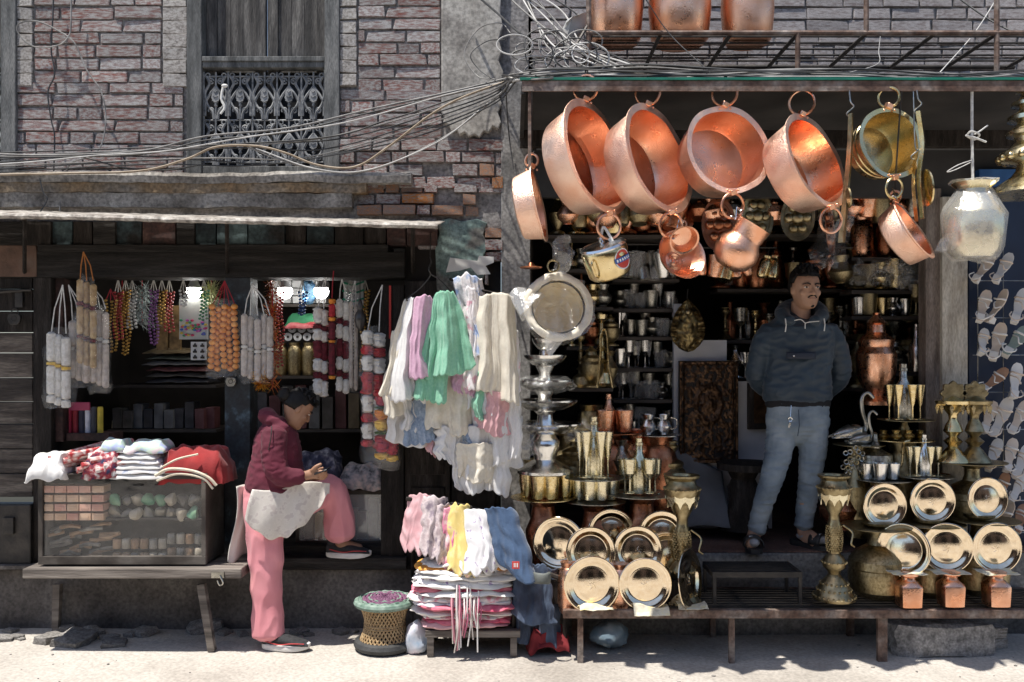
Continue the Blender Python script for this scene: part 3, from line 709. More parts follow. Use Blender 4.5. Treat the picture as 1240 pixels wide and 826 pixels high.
# lidded brass pot with a maker's sticker
c = P(733, 309, YP); ax = Vector((-0.28, -0.30, 0.93)).normalized(); m = Matrix.Translation(c) @ frame_from(ax, Vector((0, 1, 0)))
t = T('lidded_pot', 'shiny brass milk pot with round sticker hanging below the first copper pan', 'pot', c)
s_ = L(1, YP)
MB().lathe([(0, -27 * s_), (22 * s_, -27 * s_), (26 * s_, -23 * s_), (28 * s_, -4 * s_), (28.5 * s_, 6 * s_), (27 * s_, 9 * s_), (25 * s_, 9 * s_), (25 * s_, -20 * s_), (0, -21 * s_)], 40, m).build('body', brass, t)
MB().lathe([(0, 9.2 * s_), (27.5 * s_, 9.2 * s_), (28.5 * s_, 11 * s_), (27 * s_, 13.5 * s_), (6 * s_, 17 * s_), (0, 17 * s_)], 40, m).build('lid', silver, t)
MB().lathe([(0, 17 * s_), (4 * s_, 17 * s_), (3 * s_, 20 * s_), (5 * s_, 23 * s_), (0, 25 * s_)], 14, m).build('knob', silver, t)
def curved_patch(r, a0, a1, z0, z1, n=10):
    b = MB(); b.grid(lambda u, v: m @ Vector((r * cos(a0 + (a1 - a0) * u), r * sin(a0 + (a1 - a0) * u), z0 + (z1 - z0) * v)), n, 4); return b
def disk_patch(r, ac, zc_, rad, mat, name, sq=1.0, inner=0.0):
    b = MB(); n = 24; pts = [m @ Vector((r * cos(ac + rad * cos(2 * pi * k / n) / r), r * sin(ac + rad * cos(2 * pi * k / n) / r), zc_ + rad * sq * sin(2 * pi * k / n))) for k in range(n)]
    b.add(pts, [tuple(range(n))]); b.build(name, mat, t, smooth=False)
red_ink = M('red_print', (0.55, 0.05, 0.03), rough=0.5); blue_ink = M('blue_print', (0.03, 0.10, 0.33), rough=0.5); white_ink = M('white_print', (0.8, 0.8, 0.78), rough=0.5)
mi = m.inverted(); av = mi @ (c + Vector((0.6, -0.8, 0))); ac = atan2(av.y, av.x)
disk_patch(28.9 * s_, ac, -5 * s_, 12.5 * s_, white_ink, 'sticker'); disk_patch(29.1 * s_, ac, -5 * s_, 11 * s_, red_ink, 'sticker_disc')
b = curved_patch(29.5 * s_, ac - .44, ac + .44, -8 * s_, -2 * s_); b.build('sticker_band', blue_ink, t, smooth=False)
for k in range(6):
    a = ac - .36 + .13 * k; curved_patch(29.8 * s_, a, a + .07, -6.6 * s_, -3.4 * s_, 2).build('sticker_letter', white_ink, t, smooth=False)
c1 = m @ Vector((0, 0, 22 * s_))
MB().tube([c1, c1 + Vector((0.015, -0.01, 0.05)), o1[1] + Vector((0.03, -0.01, -0.04)), o1[1] + Vector((0.0, 0, 0.002))], 0.007, 6, sm=5).build('cloth_tie', M('white_rag', (0.55, 0.54, 0.5), (0.75, 0.74, 0.7), scale=30, rough=0.9), t)
b = MB(); b.ball(o1[1] + Vector((0.028, -0.012, -0.05)), (0.03, 0.025, 0.05), 10, 8); b.wob(0.022, 40, 3); b.build('knotted_rag', M('dark_rag', (0.05, 0.05, 0.055), (0.32, 0.32, 0.33), scale=24, rough=0.95), t)
MB().tube([m @ Vector((27 * s_ * cos(ac - 1.3), 27 * s_ * sin(ac - 1.3), 4 * s_)), m @ Vector((34 * s_ * cos(ac - 1.3), 34 * s_ * sin(ac - 1.3), 0)), m @ Vector((33 * s_ * cos(ac - 1.3), 33 * s_ * sin(ac - 1.3), -14 * s_)), m @ Vector((27 * s_ * cos(ac - 1.3), 27 * s_ * sin(ac - 1.3), -19 * s_))], 0.006, 6, sm=4).build('handle', brass, t)
# copper bowl with a smaller cup nested in it
c = P(826, 308, YP); n = Vector((0.30, -0.80, 0.28)).normalized(); m = Matrix.Translation(c) @ frame_from(n)
t = T('nested_bowl', 'shiny copper bowl with ridged base hanging below the second copper pan', 'bowl', c)
r0 = 31 * s_
MB().lathe([(0, -22 * s_), (12 * s_, -22 * s_), (24 * s_, -12 * s_), (r0, 0), (r0 * 1.03, 1 * s_), (r0 * .97, .5 * s_), (22 * s_, -11 * s_), (12 * s_, -19.5 * s_), (9 * s_, -18 * s_), (7 * s_, -19.5 * s_), (5 * s_, -18 * s_), (3 * s_, -19.5 * s_), (0, -18.5 * s_)], 44, m).build('bowl', copper, t)
m2 = Matrix.Translation(c + Vector((-1 * s_, -14 * s_, 17 * s_))) @ frame_from(Vector((0.1, -0.75, -0.45)))
MB().lathe([(0, -10 * s_), (11 * s_, -10 * s_), (13 * s_, -8 * s_), (17 * s_, 3 * s_), (18 * s_, 4 * s_), (16 * s_, 3 * s_), (12 * s_, -8 * s_), (0, -8.5 * s_)], 32, m2).build('cup', copper, t)
top = c + Vector((0, -0.005, 36 * s_)); MB().ring(top, 0.02, 0.004, (0, 1, 0), 16, 6).build('ring_handle', copper, t)
chain(o2[1], top + Vector((0, 0, .02)), 's_hook', 'thin wire hook holding the nested copper bowl')
# round-bellied copper pot
c = P(893, 302, YP); ax = Vector((0.50, -0.22, 0.80)).normalized(); m = Matrix.Translation(c) @ frame_from(ax, Vector((0, 1, 0)))
t = T('copper_pot', 'round-bellied hammered copper pot hanging tilted below the third pan', 'pot', c)
MB().lathe([(0, -25 * s_), (13 * s_, -25 * s_), (23 * s_, -17 * s_), (28 * s_, -3 * s_), (26 * s_, 7 * s_), (20.5 * s_, 15 * s_), (20 * s_, 18 * s_), (21.5 * s_, 34 * s_), (22 * s_, 35 * s_), (20 * s_, 34 * s_), (18.5 * s_, 18 * s_), (0, 12 * s_)], 44, m).build('body', copper_ham, t)
top = m @ Vector((-21 * s_, 0, 33 * s_)); top = min([m @ Vector((21 * s_ * cos(a), 21 * s_ * sin(a), 36 * s_)) for a in (0, 1.57, 3.14, 4.71)], key=lambda p: p.x)
MB().ring(top + Vector((0, 0, .015)), 0.016, 0.0035, (0, 1, 0), 14, 6).build('ring_handle', copper, t)
chain(o3[1], top + Vector((0, 0, .03)), 's_hook', 'thin wire hook holding the round-bellied copper pot')
chain(o5[1], o7[0] + Vector((0, 0, 0.01)), 's_hook', 'thin wire hook between the brass pan and the edge-on pan')
# brass pan wrapped in plastic at the pillar
wrap = film('plastic_wrap', gl=0.12, milky=0.20, rough=0.15)
clear = film('clear_wrap', gl=0.13, milky=0.035, rough=0.1, bscale=30)
c = P(676, 372, -0.74); n = Vector((0.12, -0.93, 0.16)).normalized(); m = Matrix.Translation(c) @ frame_from(n); s2 = L(1, -.74)
t = T('wrapped_pan', 'pale brass pan wrapped in plastic hanging above the silver tiered stand', 'pan', c)
MB().lathe([(0, -34 * s2), (24 * s2, -34 * s2), (34 * s2, -24 * s2), (35 * s2, -3 * s2), (39 * s2, 0), (40 * s2, 2 * s2), (33 * s2, 1 * s2), (32 * s2, -22 * s2), (24 * s2, -30 * s2), (0, -30 * s2)], 44, m).build('body', brass_pale, t)
b = MB(); b.lathe([(0, -42 * s2), (26 * s2, -41 * s2), (39 * s2, -28 * s2), (43 * s2, -8 * s2), (44 * s2, 4 * s2), (38 * s2, 6 * s2), (20 * s2, 3 * s2), (0, 4 * s2)], 40, m); b.wob(0.03, 12, 5); b.wob(0.012, 40, 8); b.build('plastic_wrap', clear, t)
b = MB(); b.ring(m @ Vector((0, 0, 1 * s2)), 38 * s2, 5 * s2, n, 44, 10); b.wob(.008, 30, 3); b.build('padded_rim', M('cream_padding', (.62, .56, .44), (.74, .69, .58), scale=20, rough=.6), t)
MB().lathe([(31 * s2, -1 * s2), (30 * s2, -20 * s2), (22 * s2, -28 * s2), (0, -28.5 * s2)], 40, m, cap=False).build('lining', M('gold_lining', (.66, .54, .32), (.80, .69, .46), scale=10, rough=.5), t)
b = MB(); b.tube([P(672, 405, -.78), P(668, 418, -.79), P(665, 430, -.79)], [0.06, 0.015], 9); b.wob(0.012, 40, 2); b.build('wrap_tail', wrap, t)
b = MB(); b.tube([P(645, 372, -.72), P(632, 362, -.71), P(622, 352, -.70)], [0.09, 0.03], 9); b.wob(0.02, 30, 2); b.build('wrap_tail', wrap, t)
MB().ring(P(670, 322, -.76), 7 * s2, 0.005, (0.2, 1, 0), 18, 6).build('ring_handle', brass, t)
MB().tube([P(670, 316, -.76), P(668, 296, -.78), P(652, 288, YCAN + .05)], 0.004, 6, sm=4).build('hook', iron, t)
b = MB(); b.lathe([(0, 0), (.055, 0), (.06, .006), (.02, .014), (.012, .03), (0, .03)], 20, Matrix.Translation(P(643, 325, -0.74))); b.build('lid', copper_dark, t)
# bag of clear plastic hanging above it
b = MB(); b.ball(P(682, 309, -.76), (0.05, 0.035, 0.10), 12, 9); b.wob(0.05, 16, 4); b.wob(0.02, 45, 7)
b.build('plastic_bag', clear, None, loc=tuple(P(682, 300, -.76)), label='crumpled clear plastic bag hanging above the wrapped brass pan', cat='bag')
# long-handled brass skimmers seen edge-on
def skimmer(pts, wpx, label, Y=YCAN - .02, discs=None, mat=brass_old):
    b = MB(); t = T('brass_ladle', label, 'ladle', P(*pts[-1], Y))
    q = spline([P(x, y, Y) for x, y in pts], 5); n = len(q)
    rings = []
    for i, p in enumerate(q):
        w_ = L(wpx[0] + (wpx[1] - wpx[0]) * i / (n - 1), Y) / 2
        rings.append([p + Vector((w_, 0, 0)), p + Vector((0, -0.018, 0)), p + Vector((-w_, 0, 0)), p + Vector((0, 0.018, 0))])
    b.loft(rings); b.build('handle', mat, t)
    x, y = pts[0]; top = P(x, y, Y)
    hx = MB(); hx.tube([top + Vector((0.006, 0, -0.02)), top + Vector((-0.02, 0, 0.0)), top + Vector((0.015, 0, 0.035)), top + Vector((0.0, 0, 0.06)), Vector((top.x, YCAN - .001, zc - 0.045))], 0.0035, 6, sm=4); hx.build('hook', silver_old, t)
    for (cx, cy, rr, ex) in discs or []:
        m = Matrix.Translation(P(cx, cy, Y)) @ frame_from(Vector((0.97, -ex, 0.1)))
        MB().lathe([(0, 0), (rr * .7, .004), (rr, .012), (rr, .02), (rr * .6, .01), (0, .008)], 28, m).build('bowl', mat, t)
skimmer([(1030, 138), (1029, 180), (1024, 240), (1019, 294)], (6, 9), 'long old brass ladle hanging between the last copper pan and the brass pan', discs=[(1023, 240, 0.05, .1)])
skimmer([(1112, 135), (1117, 175), (1113, 215), (1117, 265)], (7, 6), 'curved brass ladle hanging just beyond the brass pan', mat=brass, discs=[(1118, 228, .09, .1)])
skimmer([(1108, 190), (1106, 225), (1110, 268)], (4, 5), 'thin brass ladle hanging in front of the ringed brass pan', mat=brass)
# milk can hung on white rope
YM = YCAN + .05; c = P(1179, 312, YM); s3 = L(1, YM)
t = T('milk_pot', 'steel and brass water pot in clear plastic hung on white rope beside the shoes', 'pot', c)
MB().lathe([(0, 0), (22 * s3, 0), (29 * s3, 8 * s3), (33 * s3, 30 * s3), (34 * s3, 52 * s3), (33 * s3, 54 * s3), (18 * s3, 78 * s3), (17 * s3, 82 * s3), (24 * s3, 88 * s3), (25 * s3, 90 * s3), (22 * s3, 90 * s3), (15 * s3, 82 * s3), (0, 80 * s3)], 40, Matrix.Translation(c)).build('body', brass_pale, t)
b = MB(); b.lathe([(0, -3 * s3), (25 * s3, -3 * s3), (33 * s3, 10 * s3), (37 * s3, 50 * s3), (33 * s3, 60 * s3), (19 * s3, 84 * s3), (26 * s3, 92 * s3)], 36, Matrix.Translation(c)); b.wob(0.02, 14, 5); b.wob(0.01, 45, 1); b.build('plastic_wrap', wrap, t)
b = MB(); b.tube([P(1152, 285, YM - .03), P(1142, 300, YM - .04), P(1135, 297, YM - .03)], [0.02, 0.045], 8); b.wob(.015, 40, 3); b.build('wrap_tail', clear, t)
rope = M('white_rope', (0.45, 0.44, 0.42), (0.68, 0.67, 0.64), scale=60, rough=0.9)
b = MB(); b.tube([P(1177, 104, YCAN + .01), P(1177, 160, YM), P(1178, 222, YM)], 0.007, 6); b.build('rope', rope, t)
b = MB(); b.tube([P(1170, 165, YM + (-.82) + .80), P(1176, 159, YM + (-.84) + .80), P(1186, 163, YM + (-.83) + .80), P(1180, 169, YM + (-.80) + .80), P(1170, 164, YM + (-.82) + .80), P(1181, 167, YM + (-.84) + .80), P(1194, 172, YM + (-.83) + .80)], 0.005, 6, sm=5); b.tube([P(1180, 163, YM + (-.82) + .80), P(1188, 158, YM + (-.83) + .80), P(1196, 152, YM + (-.82) + .80)], 0.004, 6); b.build('rope_knot', rope, t)
b = MB(); b.tube([P(1177, 194, YM + (-.81) + .80), P(1160, 200, YM + (-.82) + .80), P(1147, 208, YM + (-.82) + .80), P(1156, 206, YM + (-.80) + .80), P(1177, 196, YM + (-.80) + .80)], 0.0025, 5, sm=5); b.build('rope_end', rope, t)
# tiered brass spire at the edge
c = P(1248, 236, YCAN + .07); s4 = L(1, YCAN + .07)
t = T('brass_spire', 'tiered brass temple finial hanging at the edge of the shop front', 'finial', c)
tiers = [(0, 0), (50, 0), (46, 4), (34, 14), (22, 22), (16, 30), (15, 36), (30, 40), (36, 46), (33, 52), (22, 58), (17, 64), (18, 70), (26, 72), (27, 76), (16, 84), (14, 88), (25, 90), (25, 95), (13, 102), (12, 106), (21, 108), (21, 112), (11, 118), (10, 122), (16, 124), (15, 128), (5, 136), (0, 138)]
MB().lathe([(r * s4, z * s4) for r, z in tiers], 32, Matrix.Translation(c)).build('body', brass_pale, t)
b = MB()
for k in range(16):
    a = 2 * pi * k / 16; b.ball(c + Vector((34 * s4 * cos(a), 34 * s4 * sin(a), 45 * s4)), 0.02, 8, 6)
b.build('lotus_band', brass, t)
MB().tube([c + Vector((0, 0, 138 * s4)), Vector((c.x, YCAN + .05, zc - 0.01))], 0.004, 6).build('hook', iron, t)
# copper vats on the pipe shelf
for px, r_, mt_, lb in ((745, 33, copper, 'copper vat nearest the cable tangle on the pipe shelf'), (823, 37, copper, 'widest copper vat in the middle of the pipe shelf'), (905, 31, copper_ham, 'hammered copper vat, last of the row on the pipe shelf')):
    Y = -0.52; c = Vector((PX(px, Y), Y, zs + 0.021)); q = L(1, Y)
    t = T('copper_vat', lb, 'vat', c)
    MB().lathe([(0, 0), (r_ * .8 * q, 0), (r_ * .93 * q, 6 * q), (r_ * 1.02 * q, 40 * q), (r_ * q, 70 * q), (r_ * 1.0 * q, 84 * q), (r_ * 1.06 * q, 86 * q), (r_ * .95 * q, 87 * q), (r_ * .94 * q, 40 * q), (r_ * .8 * q, 4 * q), (0, 4 * q)], 48, Matrix.Translation(c)).build('body', mt_, t)
    MB().ring(c + Vector((0, 0, 84 * q)), r_ * 1.03 * q, 0.008, (0, 0, 1), 40, 6).build('rim', copper, t)
# ------------------------------------------------------------------ iron display platform
YF = -0.62; ZP = PZ(739, YF)
pf = T('display_platform', 'low rusty iron slat platform along the metalware shop front', 'platform', (1.6, YF, 0))
xa, xb = PX(682, YF), PX(1300, YF)
b = MB(); b.bx(xa, xb, YF, YF + .035, ZP - .045, ZP); b.build('front_bar', rust, pf, smooth=False, bevel=.003)
b = MB(); b.bx(xa, xb, -0.17, -0.14, ZP - .045, ZP); b.build('rear_bar', rust, pf, smooth=False)
for k in range(8):
    y = YF + .075 + k * .05; b = MB(); b.bx(xa, xb, y, y + .024, ZP - .012, ZP - .002); b.build('slat', iron, pf, smooth=False)
for px in (684, 800, 905, 992, 1100, 1200, 1290):
    b = MB(); b.bx(PX(px, YF), PX(px, YF) + .03, YF + .036, -0.171, ZP - .026, ZP - .013); b.build('cross_bar', rust, pf, smooth=False)
for px, y, w_ in ((703, YF + .01, .03), (887, YF + .01, .03), (1070, YF + .01, .05), (703, -0.16, .03), (887, -0.16, .03), (1070, -.16, .04), (1262, YF + .01, .04)):
    b = MB(); b.bx(PX(px, YF) - w_ / 2, PX(px, YF) + w_ / 2, y, y + .025, -0.01, ZP - .0455); b.build('leg', rust, pf, smooth=False)
# small iron grate standing on it
st = T('iron_stand', 'small black iron grate stand on the slat platform below the man', 'stand', P(915, 720, -0.42))
zt2 = PZ(693, -0.5); x0, x1 = PX(863, -.5), PX(972, -.5)
b = MB(); b.bx(x0, x1, -0.5, -0.48, zt2 - .03, zt2); b.bx(x0, x1, -0.26, -0.24, zt2 - .03, zt2); b.bx(x0, x0 + .02, -.48, -.26, zt2 - .03, zt2); b.bx(x1 - .02, x1, -.48, -.26, zt2 - .03, zt2); b.build('frame', iron, st, smooth=False)
for k in range(9):
    y = -0.465 + k * .023; b = MB(); b.bx(x0 + .02, x1 - .02, y, y + .010, zt2 - .012, zt2 - .004); b.build('slat', iron, st, smooth=False)
for x in (x0 + .012, x1 - .012):
    for y in (-.49, -.25): b = MB(); b.bx(x - .009, x + .009, y - .008, y + .008, ZP, zt2 - .031); b.build('leg', iron, st, smooth=False)
# squared stone, bricks under the platform, a plastic bag and a newspaper
blk = MB(); c = P(1134, 768, -0.42)
bm_ = rock_mesh('stone', 3, M('cut_stone', (0.14, 0.135, 0.13), (0.26, 0.25, 0.24), (0.36, 0.345, 0.33), scale=4, rough=0.95, bump=0.8, bscale=12, detail=9, stretch=(3, 1, 1), fine=.4, fscale=14), 18, 14)
for v in bm_.vertices:
    p = v.co; mx = max(abs(p.x), abs(p.y), abs(p.z)); v.co = p.lerp(p / mx * 0.5, 0.72) + noise.noise_vector(p * 5) * 0.02
tag(link('stone_block', bm_, None, None, (c.x, -0.44, 0.085), (0, 0, 0.03), (0.555, 0.2, 0.185)), 'long grey squared stone lying under the front of the slat platform', 'stone')
for k, (px, py) in enumerate(((1190, 764), (1193, 774))):
    c = P(px, py, -0.36); tag(link('loose_brick', BP[k], None, None, (c.x, -.38, .035 + .062 * (1 - k)), (0, 0, .2 * k + .1), (.2, .1, .058)), ('pale brick lying on top of another' if k == 0 else 'pale brick lying flat on the ground') + ' beside the squared stone', 'brick')
b = MB(); b.ball(P(738, 768, -0.38), (.10, .09, .07), 18, 12); b.wob(.03, 12, 2); b.wob(.012, 40, 5)
b.build('plastic_bag', M('blue_bag', (0.10, 0.15, 0.19), (0.22, 0.28, 0.32), scale=12, rough=0.25), None, loc=(PX(738, -.38), -.38, 0), label='dark blue plastic bag under the platform below the plates', cat='bag')
for k, (px, w_, Y, lb) in enumerate(((722, 34, -.60, 'below the first front plate'), (788, 36, -.60, 'below the second front plate'), (838, 30, -.585, 'under the narrow side-turned plate'))):
    b = MB(); q = P(px, 741, Y)
    b.grid(lambda u, v: Vector((q.x + (u - .5) * L(w_ * 1.2, Y), Y - .06 + .11 * v + .01 * u, ZP + .004 + (.012 * (1 + sin(u * 5 + k)) if v > .3 else -.03 * (1 - v / .3) * (k == 1) + .006) + .008 * noise.noise(Vector((u * 4, v * 4, k))))), 8, 6)
    b.build('newspaper', M('newsprint', (0.38, 0.34, 0.26), (0.62, 0.58, 0.46), (0.70, 0.60, 0.30), scale=16, rough=0.9), None, loc=tuple(q), smooth=False, solid=.002, label='folded newspaper sheet ' + lb, cat='newspaper')

# ------------------------------------------------------------------ bell-metal plates
PLATE = [(0, 0), (.60, 0), (.63, .02), (.66, .035), (.80, .085), (.98, .115), (1.0, .125), (1.0, .14), (.985, .152), (.96, .156), (.93, .15), (.90, .138), (.875, .13), (.85, .128), (.82, .12), (.79, .105), (.73, .07), (.68, .045), (.65, .034), (.63, .032), (.615, .037), (.60, .036), (.5, .054), (.4, .070), (.3, .0825), (.2, .0905), (.1, .095), (0, .0965)]
def plate_mesh():
    b = MB(); b.lathe(PLATE, 64)
    # embossed flower and ring in the middle
    for k in range(6):
        a = 2 * pi * k / 6; b.tube([(.03 * cos(a), .03 * sin(a), .094), (.10 * cos(a + .5), .10 * sin(a + .5), .093), (.19 * cos(a), .19 * sin(a), .089)], .009, 5, sm=3)
    return b.mesh('plate', bronze, ang=28)
PLM = plate_mesh()
def plate(px, py, rpx, Y, lean, yaw, label, ry=None):
    r = L(rpx, Y); n = Vector((sin(yaw), -cos(yaw) * cos(lean), sin(lean))).normalized()
    r *= R.uniform(.96, 1.04); n = (n + Vector((jit(.03), 0, jit(.03)))).normalized(); e = (frame_from(n) @ Matrix.Rotation(R.uniform(0, 6), 4, 'Z')).to_euler()
    return tag(link('bell_metal_plate', PLM, None, None, P(px, py, Y), e, (r, r, r)), label, 'plate', 'bell-metal plates on display')
L9 = [(677, 657, 31, -.40, .05, -.25, 'round bell-metal plate leaning nearest the blue cloth'), (740, 645, 29, -.30, .12, .05, 'bell-metal plate half hidden behind the middle pair'),
      (802, 648, 30, -.34, .1, -.1, 'bell-metal plate at the back corner beside the candle stand'), (715, 668, 31, -.46, .08, 0.04, 'bell-metal plate in the middle row above the first front plate'),
      (772, 667, 30, -.44, .09, -.05, 'bell-metal plate in the middle row above the second front plate'), (806, 672, 28, -.40, .06, .1, 'bell-metal plate tucked behind the narrow turned plate'),
      (716, 707, 33, -.565, .05, .09, 'front bell-metal plate resting on newspaper beside the blue cloth'), (781, 707, 33, -.565, .035, .0, 'front bell-metal plate between its twin and the turned plate'),
      (831, 702, 37, -.53, .1, 1.03, 'bell-metal plate turned sideways at the end of the plate display')]
for a in L9: plate(*a)
for a in [(1070, 612, 27, -.36, .05, .07, 'bell-metal plate in the upper row nearest the lattice candle stand'), (1128, 606, 27, -.36, .035, .0, 'middle bell-metal plate of the upper row of three'),
          (1194, 604, 27, -.36, .055, .12, 'bell-metal plate of the upper row nearest the shoes'), (1095, 666, 31, -.50, .08, -.72, 'turned bell-metal plate standing on the first copper box pot'),
          (1146, 663, 30, -.50, .03, -.12, 'bell-metal plate standing on the middle copper box pot'), (1205, 663, 30, -.50, .05, .04, 'bell-metal plate standing on the last copper box pot')]: plate(*a)
# stepped wooden rack that carries the back rows of plates
rk = T('plate_rack', 'dark stepped wooden rack behind the rows of bell-metal plates', 'rack', P(745, 738, -.4))
for z0, z1, y0, y1 in ((ZP, PZ(700, -.44), -.50, -.37), (ZP, PZ(686, -.34), -.365, -.30)):
    b = MB(); b.bx(PX(655, -.4), PX(824, -.4), y0, y1, z0, z1); b.build('step', wood_dark, rk, smooth=False)

# copper pots and jars standing among them
vessel('jar', copper, 690, 742, -.50, 62, 'copper jar standing behind the first front plate', 'jar', 'copper_jar', wf=.9)
vessel('jar', copper, 750, 742, -.50, 60, 'copper jar standing between the two front plates', 'jar', 'copper_jar', wf=.9)
for px, hp, lb in ((658, 104, 'tall copper pedestal jar under the gold tumblers'), (720, 100, 'tall copper pedestal jar under the bottle and flutes tray'), (777, 106, 'tall copper pedestal jar under the wine glass tray')):
    vessel('pedestal', copper_dark, px, {658: 706, 720: 708, 777: 704}[px], -.24, hp, lb, 'jar', 'copper_pedestal', wf=1.0)
YD = -.24
disc(658, 603, YD, 40, brass, 'round brass tray carrying four gold tumblers beside the lace scarves')
for k, px in enumerate((639, 652, 667, 684)): vessel('tumbler', brass, px, 602 - (1, -2, -2, 1)[k], YD + (.03, -.06, -.06, .03)[k], 28, '%s gold tumbler from the pillar below the silver tiered stand' % ORD[k], 'tumbler', 'gold_tumbler', wf=.95)
disc(660, 573, YD, 33, silver_old, 'silver tray under the foot of the tiered silver stand')
disc(720, 579, YD, 37, silver_old, 'round tray with a gold bottle and flutes')
vessel('bottle', brass_pale, 719, 578, YD, 74, 'engraved gold bottle standing between flutes on the nearer tray', 'bottle', 'gold_bottle', wf=1.05)
for k, (px, dy) in enumerate(((702, .05), (710, -.08), (728, -.1), (736, .03))): vessel('flute', brass_pale, px, 578, YD + dy, 55, '%s tall gold flute on the tray beside the silver stand' % ORD[k], 'flute', 'gold_flute', wf=1.15)
disc(720, 607, YD, 38, silver_old, 'round tray of small gold cups under the bottle tray')
for k, px in enumerate((701, 714, 729, 741)): vessel('tumbler', brass_pale, px, 605, YD + (.03, -.07, -.07, .03)[k], 25, '%s small gold cup under the bottle tray' % ORD[k], 'cup', 'gold_cup')
disc(776, 599, YD - .02, 42, silver_old, 'round tray with a gold bottle and wine glasses')
vessel('bottle', brass_pale, 774, 598, YD - .02, 68, 'gold bottle standing among wine glasses', 'bottle', 'gold_bottle', wf=1.05)
for k, (px, dy) in enumerate(((757, .05), (763, -.09), (787, -.09), (793, .04))): vessel('goblet', brass_pale, px, 597, YD - .02 + dy, 41, '%s gold wine glass round the bottle on the copper pedestal' % ORD[k], 'wine glass', 'gold_goblet', wf=.9)
# back trays: copper set and silver cups
YB = .12
disc(742, 524, YB, 38, copper_dark, 'round copper tray with a copper bottle and two cups')
vessel('bottle', copper, 737, 523, YB, 46, 'small copper bottle on the copper tray', 'bottle', 'copper_bottle', wf=1.3)
vessel('tumbler', copper, 733, 523, YB - .09, 26, 'copper cup in front of the copper bottle', 'cup', 'copper_cup', wf=1.1); vessel('tumbler', copper, 756, 523, YB - .05, 26, 'copper cup beside the copper bottle', 'cup', 'copper_cup', wf=1.1)
disc(796, 527, YB, 30, silver, 'small silver tray with two silver tankards')
for k, px in enumerate((785, 804)):
    t = T('silver_tankard', ('nearer to the copper tray' if k == 0 else 'farther from the copper tray') + ', bulging silver tankard', 'tankard', P(px, 526, YB - .03)); h = L(24, YB)
    vessel_on(t, 'lota', silver, (0, 0, 0), h, .85, 'body')
    MB().tube([(h * .33, -.005, h * .85), (h * .62, -.005, h * .75), (h * .6, -.005, h * .35), (h * .36, -.005, h * .25)], .004, 6, sm=4).build('handle', silver, t, raw=True)
for px, py, k, h_, mt_, lb in ((735, 620, 'jar', 95, copper_dark, 'dark copper jar under the copper tray'), (796, 620, 'jar', 92, copper_dark, 'dark copper jar under the silver tankard tray'),
        (690, 600, 'urn', 80, brass_old, 'dark old brass urn behind the silver stand'), (770, 560, 'lota', 40, copper, 'copper water pot behind the wine glasses'),
        (806, 610, 'samovar', 72, brass_old, 'small dull brass ewer beside the wine glasses'), (748, 575, 'lota', 40, silver_old, 'dull silver pot behind the wine glasses')):
    vessel(k, mt_, px, py, YB + .02, h_, lb, {'jar': 'jar', 'urn': 'urn', 'lota': 'pot', 'samovar': 'ewer'}[k], {'jar': 'copper_jar', 'urn': 'brass_urn', 'lota': 'water_pot', 'samovar': 'ewer'}[k])
# tiered silver stand in plastic
c = P(660, 572, YD); q = L(1, YD)
t = T('tiered_stand', 'bright silver tiered cake stand partly wrapped in plastic', 'cake stand', c)
MB().lathe([(r * q, z * q) for r, z in [(0, 0), (34, 0), (34, 3), (24, 10), (13, 16), (14, 20), (18, 30), (18, 38), (13, 44), (11, 48), (13, 52), (10, 60), (9, 70), (13, 74), (10, 80), (8, 92), (12, 99), (9, 106), (7, 120), (11, 128), (8, 134), (6, 150), (0, 156)]], 32, Matrix.Translation(c)).build('stem', silver, t)
for z, r, fl in ((50, 42, 20), (78, 38, 0), (102, 34, 0), (132, 25, 0), (152, 15, 0)):
    MB().lathe([(5 * q, (z - 4) * q), (r * .6 * q, (z - 2) * q), (r * .92 * q, (z + 4) * q), (r * 1.04 * q, (z + 8) * q), (r * 1.04 * q, (z + 10) * q), (r * .9 * q, (z + 6.5) * q), (r * .6 * q, (z + 2) * q), (5 * q, (z + 1) * q)], 60, Matrix.Translation(c), fl, .03 if fl else 0).build('tier', silver, t)
for z, r, sd in ((104, 38, 2),):
    b = MB(); b.lathe([(r * .3 * q, (z - 7) * q), (r * .9 * q, (z - 5) * q), (r * 1.05 * q, (z + 3) * q), (r * .8 * q, (z + 10) * q), (r * .35 * q, (z + 13) * q)], 30, Matrix.Translation(c)); b.wob(.035, 14, sd); b.wob(.012, 45, sd + 4); b.build('plastic_wrap', clear, t)
b = MB(); b.grid(lambda u, v: P(662 + 66 * u, 505 + 20 * v + 10 * u, YD - .1 + .1 * u), 14, 8); b.wob(.06, 12, 5); b.wob(.02, 45, 2); b.build('plastic_tail', clear, t)
b = MB(); b.grid(lambda u, v: P(628 + 26 * u, 506 + 44 * v + 5 * u, YD - .12), 9, 12); b.wob(.06, 12, 8); b.wob(.02, 45, 9); b.build('plastic_tail', clear, t)
